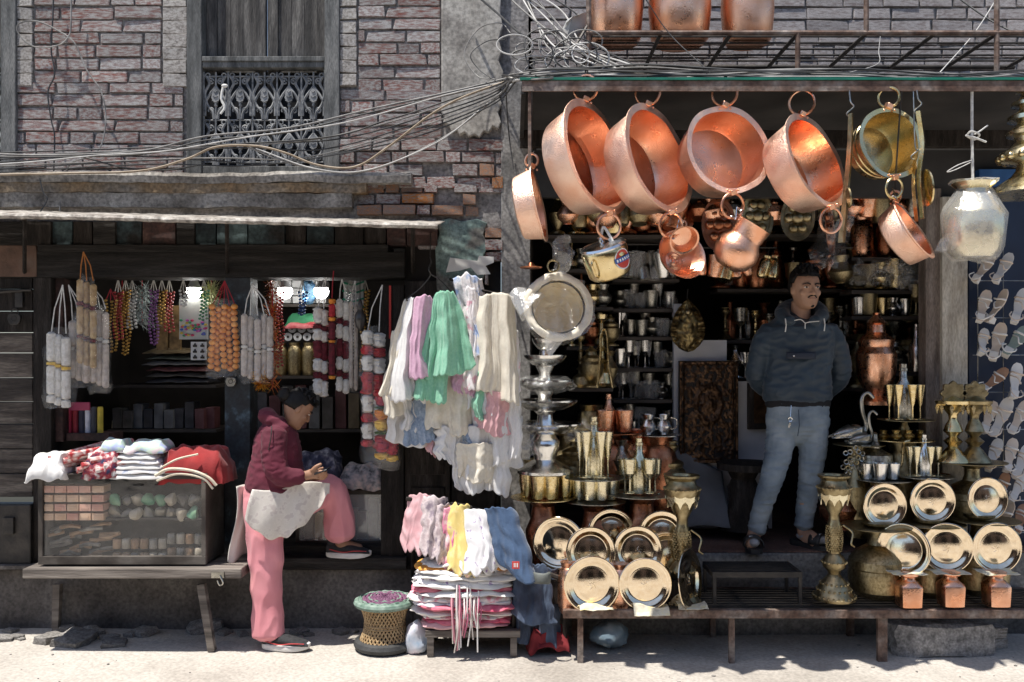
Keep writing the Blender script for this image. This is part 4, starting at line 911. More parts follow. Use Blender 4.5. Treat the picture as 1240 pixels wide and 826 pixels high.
# tall ornate candle stands
def candle_stand(px, py, Y, hp, label, mat):
    c = P(px, py, Y); h = L(hp, Y); t = T('candle_stand', label, 'candle stand', c)
    MB().lathe([(r * h * .80, z * h) for r, z in PROF['candle']], 36, Matrix.Translation(c)).build('stem', mat, t)
    b = MB()
    for zz, rr, n in ((.90, .165, 24), (.03, .205, 26), (.30, .118, 16), (.13, .135, 18), (.08, .165, 20)):
        for k in range(n):
            a = 2 * pi * k / n; b.ball(c + Vector((rr * h * .80 * cos(a), rr * h * .80 * sin(a), zz * h)), .0075, 6, 4)
    for j in range(12):
        for k in range(14):
            a = 2 * pi * (k + .5 * (j % 2)) / 14; zz = .39 + j * .018; rr = .052 + .014 * sin((zz - .37) / .25 * pi)
            b.ball(c + Vector((rr * h * cos(a), rr * h * sin(a), zz * h)), .0055, 5, 3)
    b.build('beading', mat, t)['kind'] = 'stuff'
    leaf = [(0, 0), (.018, -.02), (.02, -.045), (.008, -.062), (0, -.09), (-.008, -.062), (-.02, -.045), (-.018, -.02)]
    for k in range(10):
        a = 2 * pi * k / 10; m = Matrix.Translation(c + Vector((.15 * h * .80 * cos(a), .15 * h * .80 * sin(a), .885 * h))) @ Matrix.Rotation(a + pi / 2, 4, 'Z') @ Matrix.Rotation(.12, 4, 'X')
        b = MB(); b.prism([(x * h * 2.1, z * h * 1.4) for x, z in leaf], -.002, .003, m); b.build('pendant', brass_pale if mat is brass_old else mat, t)
    MB().tube([c + Vector((.06 * h, -.02, .60 * h)), c + Vector((.13 * h, -.03, .54 * h)), c + Vector((.11 * h, -.05, .46 * h)), c + Vector((.14 * h, -.04, .43 * h))], .005, 6, sm=5).build('chain', mat, t)
    return t
candle_stand(1010, 725, -.50, 150, 'tall pierced brass candle stand with leaf pendants on the platform', brass_old)
candle_stand(826, 740, -.44, 165, 'pierced brass candle stand behind the side-turned plate', brass_old)
# brass urns and small square copper pots
vessel('urn', brass_old, 1062, 722, -.38, 90, 'squat old brass urn with banded belly beside the tall candle stand', 'urn', 'brass_urn', wf=.66, seg=40)
vessel('urn', brass_old, 1124, 720, -.34, 92, 'squat old brass urn half hidden by the middle plates', 'urn', 'brass_urn', wf=.62, seg=40)
vessel('urn', brass_old, 1186, 718, -.32, 96, 'squat old brass urn behind the last copper box pot', 'urn', 'brass_urn', wf=.62, seg=40)
disc(1062, 638, -.38, 42, brass_old, 'old brass tray on the neck of the nearest urn'); disc(1124, 634, -.36, 42, brass_old, 'old brass tray on the neck of the middle urn'); disc(1190, 630, -.33, 42, brass_old, 'old brass tray on the neck of the urn by the shoes')
def box_pot(px, py, label, sc=1.0):
    Y = -.56; c = P(px, py, Y); q = L(1, Y) * sc; t = T('copper_box_pot', label, 'pot', c, 'square copper pots under the plates', 0)
    def sq(r, z, p=5):
        out = []
        for k in range(24):
            a = 2 * pi * k / 24; d = (abs(cos(a)) ** p + abs(sin(a)) ** p) ** (-1 / p); out.append(c + Vector((r * q * d * cos(a), r * q * d * sin(a), z * q)))
        return out
    b = MB(); b.loft([sq(12, 0), sq(13, 1), sq(14, 24), sq(13, 27), sq(9, 31, 3), sq(8, 33, 2), sq(8, 38, 2)]); b.build('body', copper, t)
    b = MB(); b.lathe([(0, 36 * q), (9 * q, 36 * q), (12 * q, 38 * q), (12 * q, 41 * q), (10 * q, 42 * q), (0, 42 * q)], 24, Matrix.Translation(c)); b.build('lid', copper, t)
box_pot(1100, 734, 'square copper pot under the turned plate'); box_pot(1151, 733, 'square copper pot under the middle lower plate'); box_pot(1206, 733, 'square copper pot under the last lower plate')
for px, Y, lb in ((1096, -.5, 'paper sheet between the first copper box pot and its plate'), (1148, -.5, 'paper sheet between the middle copper box pot and its plate'), (1206, -.5, 'paper sheet between the last copper box pot and its plate')):
    b = MB(); q = P(px, 693, -.56); b.grid(lambda u, v: q + Vector(((u - .5) * .19, (v - .5) * .14, .004 + .014 * noise.noise(Vector((u * 3 + px, v * 3, 0))))), 8, 5)
    b.build('newspaper', MATS['newsprint'], None, loc=tuple(q), smooth=False, solid=.002, label=lb, cat='newspaper')
# raised displays on the far side
YR = -.10
disc(1097, 509, YR, 33, brass_old, 'small raised tray with a bottle and tall flutes by the cream post')
vessel('bottle', silver_old, 1094, 508, YR, 68, 'engraved bottle standing among the flutes by the cream post', 'bottle', 'engraved_bottle', wf=1.0)
for k, (px, dy) in enumerate(((1077, .03), (1088, -.08), (1105, -.09), (1114, .03))): vessel('flute', brass, px, 508, YR + dy, 42, '%s tall gold flute on the raised tray by the cream post' % ORD[k], 'flute', 'gold_flute', wf=1.25)
vessel('pedestal', brass_old, 1095, 533, YR, 24, 'short brass foot under the raised flute tray', 'stand', 'brass_pedestal', wf=1.2)
disc(1092, 533, YR, 38, brass, 'round brass tray of small bowls below the raised flute tray')
for k, px in enumerate((1070, 1085, 1100, 1114)): vessel('lota', brass, px, 532, YR + (.05, -.06, -.06, .05)[k], 11, '%s small brass bowl on the round brass tray' % ORD[k], 'bowl', 'brass_bowl', wf=1.4)
vessel('jar', brass_old, 1092, 650, YR, 116, 'dark brass jar holding up the tray of small bowls', 'jar', 'brass_jar', wf=.7)
disc(1069, 581, -.24, 34, silver_old, 'round tray with a teapot and three etched cups')
for k, px in enumerate((1050, 1066, 1082)): vessel('tumbler', silver, px, 580, -.24 + (0, -.07, -.03)[k], 19, '%s etched silver cup in front of the teapot' % ORD[k], 'cup', 'etched_cup', wf=1.1)
t = T('teapot', 'small brass teapot with a long spout behind the etched cups', 'teapot', P(1060, 580, -.17)); h = L(57, -.17)
vessel_on(t, 'teapot', silver_old, (0, 0, 0), h, .8, 'body'); MB().tube([(h * .3, -.02, h * .2), (h * .5, -.03, h * .3), (h * .55, -.03, h * .75), (h * .68, -.03, h * .82)], .007, 7, sm=5).build('spout', brass, t, raw=True)
disc(1119, 577, -.24, 34, silver_old, 'round tray with a bottle and short flutes')
vessel('bottle', silver, 1119, 576, -.24, 50, 'engraved silver bottle between the short flutes', 'bottle', 'engraved_bottle', wf=1.0)
for k, (px, dy) in enumerate(((1102, .03), (1110, -.08), (1127, -.08), (1136, .03))): vessel('flute', brass_pale, px, 576, -.24 + dy, 35, '%s short gold flute beside the silver bottle' % ORD[k], 'flute', 'gold_flute', wf=1.3)
vessel('jar', brass_old, 1066, 638, -.22, 56, 'brass jar under the teapot tray', 'jar', 'brass_jar', wf=1.1); vessel('jar', brass_old, 1119, 634, -.22, 56, 'brass jar under the short flute tray', 'jar', 'brass_jar', wf=1.1)
# lamps with leaf finials on a brass pedestal
disc(1174, 560, -.2, 42, brass_old, 'brass pedestal top carrying the two finial lamps')
vessel('urn', brass_old, 1177, 632, -.2, 72, 'tall brass pedestal vase under the finial lamps', 'vase', 'brass_pedestal', wf=.75, seg=32)
for k, px in enumerate((1154, 1180)):
    Y = -.22; c = P(px, 559, Y); h = L(92, Y); t = T('finial_lamp', ('brass oil lamp with leaf finial standing nearer the cream post', 'brass oil lamp with leaf finial standing nearer the shoes')[k], 'lamp', c)
    MB().lathe([(r * h, z * h) for r, z in [(0, 0), (.21, 0), (.2, .03), (.14, .1), (.1, .16), (.06, .2), (.12, .27), (.05, .33), (.12, .4), (.1, .47), (.05, .56), (.06, .62), (.14, .72), (.21, .76), (.22, .8), (.1, .82), (.04, .86), (0, .87)]], 24, Matrix.Translation(c)).build('stem', brass_old if k else brass, t)
    b = MB(); b.prism([(c.x + .16 * h * cos(a) * (1 + .12 * cos(8 * a)), c.z + .9 * h + .15 * h * sin(a) * (1 + .12 * cos(8 * a))) for a in [2 * pi * j / 32 for j in range(32)]], Y - .012, Y + .008); b.build('finial', brass_old, t, bevel=.003)
    for j in range(9):
        a = 2 * pi * j / 9; p = c + Vector((.19 * h * cos(a), .19 * h * sin(a), .76 * h)); b = MB(); b.prism([(p.x, p.z), (p.x + .012, p.z - .02), (p.x, p.z - .06), (p.x - .012, p.z - .02)], p.y - .001, p.y + .002); b.build('pendant', brass, t)
# swans
def swan(px, py, Y, hp, label):
    c = P(px, py, Y); h = L(hp, Y); t = T('metal_swan', label, 'figurine', c)
    b = MB(); q = spline([c + Vector(p) * h for p in ((-.42, 0, .16), (-.2, 0, .2), (0, 0, .2), (.14, 0, .2), (.2, 0, .34), (.13, 0, .6), (.12, 0, .85), (.22, 0, .96), (.34, 0, .86))], 5)
    n = len(q); rs = [.02 + .15 * max(0, sin(min(1, i / (n * .44)) * pi)) if i < n * .42 else .045 - .012 * (i - n * .42) / (n * .58) for i in range(n)]
    up = Vector((0, 1, 0)); rings = []
    for i in range(n):
        tt = (q[min(i + 1, n - 1)] - q[max(0, i - 1)]).normalized(); w_ = tt.cross(up).normalized()
        rings.append([q[i] + (up * cos(2 * pi * j / 10) + w_ * sin(2 * pi * j / 10)) * max(rs[i], .035) * h for j in range(10)])
    b.loft(rings); b.build('body', silver_old, t)
    for s in (-1, 1):
        b = MB(); b.grid(lambda u, v: c + Vector((-.5 + .6 * u, s * (.15 + .02 * sin(u * 3)), .12 + .22 * u * (1 - v) + .02 * sin(v * 20))) * h, 8, 6); b.build('wing', silver_old, t, solid=.004)
    MB().lathe([(0, 0), (.2 * h, 0), (.2 * h, .03 * h), (.06 * h, .06 * h), (.05 * h, .1 * h), (0, .12 * h)], 16, Matrix.Translation(c)).build('foot', silver_old, t)
swan(1036, 537, -.10, 64, 'tall dull silver swan figurine with curved neck'); swan(1047, 540, -.16, 44, 'small dull silver swan figurine in front of the tall swan')
disc(1040, 539, -.12, 30, brass_old, 'dark tray under the two swan figurines')
vessel('jar', brass_old, 1040, 650, -.08, 110, 'dark brass jar under the swan tray', 'jar', 'brass_jar', wf=.6)
# pierced filigree ornament
c = P(1036, 560, -.24); t = T('filigree_ornament', 'pierced silver filigree ornament in front of the swan tray', 'ornament', c - Vector((0, 0, .1)))
for k in range(26):
    a = k * 2.4; r = .017 * sqrt(k); o_ = Vector((r * cos(a) * .8, jit(.02), r * sin(a) * 1.15)); MB().ring(c + o_, .013, .004, (jit(.3), 1, jit(.3)), 12, 5).build('filigree_ring', silver_old if k % 3 else brass_old, t)
MB().tube([c + Vector((0, .01, -.02)), c + Vector((0, .01, -.14))], [.008, .05], 12).build('stand_foot', brass_old, t)
# copper tower
vessel('samovar', copper, 1061, 490, .18, 112, 'tall stacked copper samovar behind the swans', 'samovar', 'samovar', wf=.62, seg=28)

# ------------------------------------------------------------------ shop interior: shelves of metalware
shw = M('shelf_wood', (0.03, 0.024, 0.02), (0.06, 0.048, 0.04), scale=6, rough=0.7)
def shelf(px0, px1, py, Y, dep, label):
    b = MB(); b.bx(PX(px0, Y), PX(px1, Y), Y - .02, Y + dep, PZ(py, Y) - .022, PZ(py, Y)); return b.build('wall_shelf', shw, None, loc=tuple(P((px0 + px1) / 2, py, Y)), smooth=False, label=label, cat='shelf')
glassm = film('dim_glass', gl=0.14, milky=0.05, rough=0.05)
KN = {'goblet': 'goblet', 'flute': 'flute', 'bottle': 'bottle', 'tumbler': 'tumbler', 'lota': 'water pot', 'vase': 'vase', 'candle': 'candlestick', 'samovar': 'samovar', 'teapot': 'teapot', 'hookah': 'water pipe', 'jar': 'jar'}
MN = {'copper': 'copper', 'copper_aged': 'dark copper', 'brass': 'brass', 'brass_old': 'dull brass', 'brass_pale': 'pale brass', 'silver': 'silver', 'silver_old': 'dull silver', 'dim_glass': 'clear glass'}
def stock(px0, px1, py, Y, kinds, mats, h0, h1, step, where, wf=1.0):
    x = px0; k = 0
    while x < px1:
        kd = R.choice(kinds); mt_ = R.choice(mats); h = R.uniform(h0, h1)
        if kd in ('tumbler', 'lota', 'teapot'): h *= .6
        vessel(kd, mt_, x, py, Y + .08 + jit(.04), h, '%s %s, %s from pillar on %s' % (MN[mt_.name], KN[kd], ORD[min(k, 15)], where), KN[kd].split()[-1], KN[kd].replace(' ', '_'), 'stock on ' + where, wf=wf, seg=16)
        x += step * R.uniform(.85, 1.15); k += 1
YS = .75
shelf(868, 1118, 412, YS, .22, 'dark shelf level with the man’s chin'.replace('’', "'")); stock(878, 1112, 411, YS, ['goblet', 'vase', 'flute', 'lota', 'candle'], [brass_old, silver_old, copper_dark, brass], 26, 44, 17, 'the shelf at chin height')
shelf(868, 1118, 350, YS, .22, 'dark shelf just above the man'); stock(872, 1116, 349, YS, ['vase', 'samovar', 'tumbler', 'candle', 'jar'], [copper, copper_dark, brass_old], 40, 60, 22, 'the shelf above the man')
shelf(868, 1118, 284, YS, .22, 'topmost dark shelf under the pans'); stock(880, 1116, 283, YS, ['lota', 'jar', 'samovar', 'vase'], [brass_old, copper_dark, copper], 34, 50, 25, 'the topmost shelf')
shelf(1030, 1120, 383, .35, .2, 'short shelf of small cups beside the brown post'); stock(1040, 1116, 382, .35, ['tumbler', 'goblet', 'lota'], [silver, brass, brass_old], 32, 44, 14, 'the short shelf by the brown post')
stock(1036, 1118, 350, .42, ['lota', 'tumbler', 'teapot'], [brass, silver_old, brass_old], 44, 60, 17, 'the plastic-covered cup shelf', 1.1)
shelf(1030, 1120, 352, .40, .2, 'short shelf of plastic-covered cups beside the brown post')
shelf(1030, 1120, 312, .45, .2, 'short upper shelf beside the brown post'); stock(1044, 1116, 311, .45, ['samovar', 'jar', 'tumbler'], [copper, copper_dark], 44, 56, 30, 'the short upper shelf')
vessel('bottle', silver, 1110, 450, .3, 58, 'silver bottle standing behind the raised flutes', 'bottle', 'silver_bottle'); shelf(1075, 1120, 451, .28, .2, 'low stub shelf behind the raised flutes')
for k in range(5):
    b = MB(); x = 1040 + 17 * k; b.ball(P(x, 332, .38), (.055, .05, .09), 12, 9); b.wob(.05, 14, k); b.wob(.02, 45, k + 3)
    b.build('plastic_cover', clear, None, loc=tuple(P(x, 350, .38)), label='%s crumpled plastic cover on the cup shelf by the brown post' % ORD[k], cat='plastic cover')
# glassware shelves on the pillar side
YG = .55
for j, (py, lb) in enumerate(((338, 'topmost'), (374, 'second'), (408, 'third'), (446, 'fourth'), (484, 'fifth'), (528, 'lowest'))):
    b = shelf(742, 822, py, YG, .2, '%s dark glassware shelf beside the white wall panel' % lb)
    stock(750, 818, py - 1, YG, ['goblet', 'tumbler', 'flute', 'lota'], [glassm, silver, glassm, silver_old], 30, 38, 12.5, 'the %s glassware shelf' % lb, 1.1)
    stock(754, 818, py - 1, YG + .08, ['goblet', 'tumbler'], [silver, silver_old], 26, 34, 14, 'the %s glassware shelf, back row' % lb, 1.1)
# upper rear shelf behind the first pans
shelf(660, 820, 285, .3, .22, 'upper shelf behind the first two copper pans'); stock(675, 815, 284, .3, ['lota', 'samovar', 'jar', 'vase'], [copper_dark, brass_old, copper, brass], 36, 62, 21, 'the upper shelf behind the first pans')
# shelves of brass figures near the silver stand
shelf(690, 742, 470, .28, .2, 'small shelf of tall brass pieces behind the silver stand')
for k, (px, kd, h, mt_) in enumerate(((703, 'hookah', 62, brass_old), (728, 'hookah', 88, brass), (716, 'samovar', 50, brass_old), (739, 'vase', 44, brass_old))):
    vessel(kd, mt_, px, 469, .3 + .05 * (k % 2), h, '%s %s, %s piece on the small shelf behind the silver stand' % (MN[mt_.name], KN[kd], ORD[k]), KN[kd].split()[-1], KN[kd].replace(' ', '_'), wf=.9)
vessel('jar', brass_old, 716, 560, .3, 70, 'dark brass jar half hidden behind the gold flutes', 'jar', 'brass_jar')
b = MB(); b.tube([P(723, 470, .2), P(727, 430, .2), P(727, 408, .2), P(731, 398, .2), P(735, 408, .2), P(737, 440, .2), P(742, 470, .2)], .008, 6, sm=4); b.build('brass_hoop', brass, None, loc=tuple(P(730, 470, .2)), label='tall thin brass hoop handle rising behind the flutes', cat='handle')
# white stepped panel, relief panel and leaf-shaped relief
whp = M('white_panel', (0.42, 0.42, 0.44), (0.55, 0.55, 0.57), scale=4, rough=0.85)
Yw = .50
b = MB(); b.prism([(PX(x, Yw), PZ(y, Yw)) for x, y in ((816, 560), (816, 368), (833, 368), (833, 412), (880, 412), (880, 462), (908, 462), (908, 520), (935, 520), (935, 640), (816, 640))], Yw, Yw + .05)
b.build('stair_panel', whp, None, loc=tuple(P(870, 640, Yw)), smooth=False, label='white stepped panel like a stair side inside the metalware shop', cat='panel')
relm = M('dark_relief_copper', (0.05, 0.028, 0.016), (0.09, 0.05, 0.028), (0.14, 0.08, 0.045), scale=18, rough=0.42, metal=0.9, bump=0.3, bscale=60)
t = T('relief_panel', 'dark embossed copper picture panel leaning on the white panel', 'picture', P(858, 562, .44))
Yr = .44
def relh(u, v):
    x = (u - .5) * 2; z = (v - .42) * 2.4; r = sqrt(x * x + z * z)
    f = .014 * max(0, 1 - abs(r - .42) * 9) + .02 * max(0, .3 - r) * 3 + .010 * (noise.noise(Vector((u * 14, v * 20, 2))) + .6 * noise.noise(Vector((u * 30, v * 42, 5))))
    f += .01 * (1 if (abs(x) > .93 or v < .03 or v > .97) else 0) + (.008 if .83 < abs(x) < .87 else 0)
    return f
b = MB(); b.grid(lambda u, v: P(823 + 70 * u, 438 + 122 * v, Yr) + Vector((0, -relh(u, v), 0)), 70, 110); b.build('relief', relm, t)
b = MB(); b.pbox(822, 894, 437, 561, Yr + .001, Yr + .02); b.build('backing', wood_dark, t, smooth=False)
t = T('leaf_relief', 'leaf-shaped dark brass deity plaque hanging above the picture panel', 'plaque', P(833, 425, .42))
def leafp(u, v):
    zz = 1 - v; w_ = (sin(pi * min(1, zz * 1.02) ** .8) ** .7) if 0 < zz < 1 else 0
    x = (u - .5) * 42 * max(w_, .03); body = max(0, 1 - ((u - .5) * 3.2) ** 2 - ((v - .5) * 2.3) ** 2)
    return P(833 + x, 362 + 64 * v, .42) + Vector((0, -.03 * body - .012 * noise.noise(Vector((u * 10, v * 14, 1))) - .006 * sin(v * 60) * (abs(u - .5) > .3), 0))
b = MB(); b.grid(leafp, 30, 46); b.build('relief', M('plaque_brass', (0.04, 0.028, 0.012), (0.14, 0.10, 0.045), (0.34, 0.26, 0.12), scale=20, rough=.4, metal=.9), t, solid=.006)
b = MB(); b.ball(P(833, 378, .37), .022, 10, 8); b.build('head', brass_old, t)
b = MB(); b.tube([P(832, 362, .42), P(833, 350, .42)], .003, 5); b.build('wire', iron, t)
# dark frames beside, low table behind the man and a tarpaulin heap
t = T('picture_frame', 'dark narrow wooden frame standing on the white steps behind the man', 'frame', P(922, 520, .46))
for a in ((906, 913, 464, 520), (930, 937, 464, 520), (913, 930, 464, 470), (913, 930, 513, 520)):
    b = MB(); b.pbox(*a, .45, .48); b.build('bar', wood_dark, t, smooth=False)
b = MB(); b.pbox(913, 930, 470, 513, .47, .478); b.build('picture', relm, t, smooth=False)
t = T('round_stool', 'dark round pedestal stool behind the man', 'stool', P(900, 640, .25)); q = L(1, .25)
MB().lathe([(0, 72 * q), (36 * q, 72 * q), (36 * q, 80 * q), (0, 82 * q)], 28, Matrix.Translation(P(905, 640, .25))).build('seat', wood_dark, t)
MB().lathe([(0, 0), (30 * q, 0), (29 * q, 4 * q), (17 * q, 30 * q), (19 * q, 50 * q), (14 * q, 60 * q), (20 * q, 72 * q), (0, 72 * q)], 28, Matrix.Translation(P(900, 640, .25))).build('foot', wood_dark, t)
b = MB(); b.grid(lambda u, v: P(815 + 70 * u, 556 + 80 * v, .2) + Vector((0, .25 - .3 * v, .05 * sin(u * 4 + 1) * (1 - v) - .18 * max(0, u - .55) ** 1.2 * (1 - v))), 20, 14); b.wob(.02, 6, 3)
b.build('grey_tarpaulin', M('grey_tarp', (0.10, 0.105, 0.115), (0.16, 0.165, 0.175), scale=5, rough=.8), None, loc=tuple(P(850, 636, .1)), solid=.004, label='grey tarpaulin draped over goods below the picture panel', cat='tarpaulin')
# flat embossed trays hung high inside the shop
def hung_tray(px, py, rx, ry, Y, mat, label, yaw):
    c = P(px, py, Y); m = Matrix.Translation(c) @ frame_from(Vector((sin(yaw), -cos(yaw), .08))); q = L(1, Y); t = T('embossed_tray', label, 'tray', c)
    b = MB(); b.lathe([(0, .004), (.78, .004), (.82, .02), (1, .028), (1, .022), (.8, .010), (0, -.004)], 40, m @ Matrix.Diagonal((rx * q, ry * q, .5, 1))); b.build('dish', mat, t)
    for k in range(7):
        a = 2 * pi * k / 6; r = 0 if k == 6 else .5; b = MB(); b.ball((0, 0, 0), .03 if k < 6 else .04, 8, 6); b.v = [tuple(m @ Vector((v[0] + r * rx * q * cos(a), v[1] + r * ry * q * sin(a), v[2] * .6 + .01))) for v in b.v]; b.build('boss', mat, t)
    MB().tube([c + Vector((0, 0, ry * q)), c + Vector((0, .03, ry * q + .12))], .003, 5).build('wire', iron, t)
hung_tray(815, 262, 26, 30, .2, copper_dark, 'round embossed copper tray hanging behind the second pan', .2)
hung_tray(870, 272, 20, 33, .1, copper_dark, 'plain dark copper tray hanging behind the round-bellied pot', -.2)
hung_tray(917, 262, 20, 32, .1, brass_old, 'oval embossed brass tray hanging between the third and fourth pans', .2)
hung_tray(966, 264, 20, 29, .05, brass_old, 'oval greenish brass tray hanging just above the man', -.3)
hung_tray(1003, 278, 12, 34, .05, copper_dark, 'dark copper tray hanging edge-on under the fourth pan', .8)
b = MB(); b.grid(lambda u, v: P(988 + 40 * u + 8 * sin(v * 4), 215 + 110 * v, .0) + Vector((0, .05 * sin(u * 7 + v * 3), 0)), 10, 20); b.wob(.04, 10, 2); b.build('hanging_plastic', clear, None, loc=tuple(P(1008, 325, 0)), label='long sheet of clear plastic hanging behind the fourth pan', cat='plastic sheet')

# more stock: rods of hanging wares, second rows, side shelves
def hang_row(px0, px1, py, Y, kinds, mats, h0, h1, step, where):
    t = T('hanging_rod', 'thin iron rod carrying ' + where, 'rod', P((px0 + px1) / 2, py, Y)); MB().tube([P(px0, py, Y), P(px1, py, Y)], .006, 6).build('rod', iron, t)
    x = px0 + 8; k = 0
    while x < px1 - 4:
        kd = R.choice(kinds); mt_ = R.choice(mats); h = R.uniform(h0, h1); hh = L(h, Y); p = P(x, py, Y)
        o = T(KN[kd].replace(' ', '_'), '%s %s, %s from pillar in %s' % (MN[mt_.name], KN[kd], ORD[k % 16], where), KN[kd].split()[-1], p - Vector((0, 0, .05 + hh)), where)
        o.rotation_euler = (jit(.2) + pi * (kd == 'goblet'), jit(.3), jit(1))
        vessel_on(o, kd, mt_, (0, 0, -hh if kd == 'goblet' else 0), hh, 1.0, 'body')
        MB().tube([(0, 0, 0 if kd == 'goblet' else hh), (0, 0, (-.05 if kd == 'goblet' else hh + .05))], .003, 5).build('wire', iron, o, raw=True)
        x += step * R.uniform(.8, 1.2); k += 1
hang_row(680, 825, 232, .12, ['lota', 'tumbler', 'teapot', 'jar'], [copper_dark, copper, brass_old], 26, 36, 17, 'the rod behind the first two pans')
hang_row(838, 1116, 226, .16, ['lota', 'tumbler', 'teapot', 'vase'], [copper_dark, brass_old, copper, silver_old], 26, 38, 18, 'the rod behind the far pans')
hang_row(740, 824, 296, .35, ['goblet', 'lota', 'tumbler'], [silver, silver_old, glassm], 26, 34, 11, 'the rod above the glassware')
for py, lb in ((326, 'upper'), (372, 'middle'), (420, 'lower')):
    shelf(686, 742, py, .42, .2, '%s narrow shelf between the wrapped pan and the glassware' % lb); stock(692, 740, py - 1, .42, ['vase', 'hookah', 'lota', 'samovar', 'goblet'], [brass_old, silver_old, brass, copper_dark], 34, 46, 12, 'the %s narrow shelf' % lb, .9)
stock(884, 1112, 411, YS + .11, ['goblet', 'vase', 'lota', 'bottle'], [brass_old, silver_old, copper_dark], 34, 50, 19, 'the chin-height shelf, back row')
stock(880, 1112, 349, YS + .11, ['hookah', 'samovar', 'vase', 'bottle'], [copper_dark, brass_old, silver_old], 46, 60, 20, 'the shelf above the man, back row')
shelf(1032, 1120, 470, .55, .2, 'dim shelf behind the copper samovar'); stock(1040, 1116, 469, .55, ['vase', 'bottle', 'jar', 'samovar'], [copper_dark, brass_old, silver_old], 50, 66, 15, 'the dim shelf behind the samovar')
shelf(872, 930, 458, .62, .18, 'low shelf at the man\'s elbow'); stock(878, 926, 457, .62, ['goblet', 'tumbler', 'vase'], [silver, copper_dark, brass_old], 30, 42, 11, 'the low shelf at the elbow')
for k, (px, kd, mt_, h_) in enumerate(((648, 'lota', brass_old, 44), (700, 'samovar', brass_old, 66), (752, 'vase', silver_old, 52), (765, 'teapot', brass_old, 60), (812, 'candle', brass_old, 58), (690, 'lota', silver_old, 40))):
    vessel(kd, mt_, px, 600 - 8 * (k % 3), .0 + .03 * k, h_, '%s %s, %s in the dark behind the gold cups' % (MN[mt_.name], KN[kd], ORD[k]), KN[kd].split()[-1], KN[kd].replace(' ', '_'))
for k, (px, kd, mt_, h_) in enumerate(((1020, 'lota', copper_dark, 60), (1032, 'vase', brass_old, 76), (1142, 'teapot', brass_old, 50), (1090, 'lota', copper_dark, 46), (1140, 'vase', copper_dark, 60))):
    vessel(kd, mt_, px, 640 - 6 * (k % 3), -.02 - .02 * k, h_, '%s %s, %s in the dark behind the upper plates' % (MN[mt_.name], KN[kd], ORD[k]), KN[kd].split()[-1], KN[kd].replace(' ', '_'))

hang_row(842, 940, 300, .32, ['lota', 'tumbler', 'jar'], [copper, copper_dark, brass], 24, 32, 14, 'the short rod beside the man, upper')
hang_row(1000, 1032, 300, .32, ['lota', 'vase', 'jar'], [copper, brass, brass_old], 26, 34, 11, 'the stub rod behind the head')
# ------------------------------------------------------------------ bench and glass counter of the trinket shop
YBn = -0.50; zb = PZ(689, YBn)
bn = T('plank_bench', 'weathered plank bench on a slanted leg under the glass counter', 'bench', (PX(160, YBn), -.3, 0))
bench_w = M('bench_wood', (0.05, 0.042, 0.035), (0.13, 0.11, 0.095), (0.24, 0.21, 0.18), scale=4, rough=.85, bump=.4, bscale=24, stretch=(.5, 4, 6))
for k in range(2):
    b = MB(); b.bx(PX(27, YBn), PX(292, YBn), YBn + .2 * k + .003 * k, YBn + .2 * (k + 1), zb - .055, zb - .004 * k); b.wob(.004, 3, k); b.build('plank', bench_w, bn, smooth=False, bevel=.006)
b = MB(); b.tube([P(244, 707, -.42), P(257, 788, -.42)], [.03, .027], 4); b.build('leg', bench_w, bn, smooth=False)
b = MB(); b.tube([P(70, 707, -.06), P(68, 766, -.06)], [.03, .027], 4); b.build('leg', bench_w, bn, smooth=False)
b = MB(); b.pbox(256, 271, 693, 700, YBn - .008, YBn + .002); b.tube([P(266, 697, YBn - .012), P(270, 706, YBn - .014), P(266, 709, YBn - .013), P(263, 703, YBn - .012)], .004, 6, sm=4); b.build('hasp', silver_old, bn)
YC = -.45; yc2 = -.13; zc0 = zb + .012; zc1 = PZ(576, YC); x0, x1 = PX(46, YC), PX(249, YC)
gc = T('glass_counter', 'wooden glass-fronted counter full of small packets on the plank bench', 'display case', ((x0 + x1) / 2, -.3, zb))
fw = M('counter_frame', (0.025, 0.019, 0.015), (0.055, 0.045, 0.037), (0.12, 0.105, 0.09), scale=6, rough=.7, bump=.3)
for nm, a in (('bottom_rail', (x0, x1, YC, YC + .03, zc0, zc0 + .045)), ('top_rail', (x0, x1, YC, YC + .03, zc1 - .02, zc1)), ('post', (x0, x0 + .025, YC + .001, YC + .03, zc0 + .046, zc1 - .021)), ('post', (x1 - .025, x1, YC + .001, YC + .03, zc0 + .046, zc1 - .021)),
              ('side_panel', (x1 - .022, x1 - .002, YC + .031, yc2, zc0, zc1 - .003)), ('side_panel', (x0 + .002, x0 + .022, YC + .031, yc2, zc0, zc1 - .003)), ('back_panel', (x0 + .023, x1 - .023, yc2 - .02, yc2, zc0, zc1 - .004)), ('base', (x0 + .023, x1 - .023, YC + .031, yc2 - .021, zc0, zc0 + .03)), ('shelf', (x0 + .023, x1 - .023, YC + .05, yc2 - .021, PZ(632, YC), PZ(629, YC))), ('top_board', (x0 - .006, x1 + .006, YC - .006, yc2 + .01, zc1 + .001, zc1 + .012))):
    b = MB(); b.bx(*a); b.build(nm, fw, gc, smooth=False, bevel=.002)
b = MB(); b.bx(x0 + .026, x1 - .026, YC + .012, YC + .016, zc0 + .046, zc1 - .021); b.build('glass_pane', film('counter_glass', gl=.035, milky=.015, rough=.04, bscale=2), gc, smooth=False)
for px in (62, 235): b = MB(); b.pbox(px - 9, px + 9, 688, 691, YC - .005, YC + .04); b.build('foot', fw, gc, smooth=False)
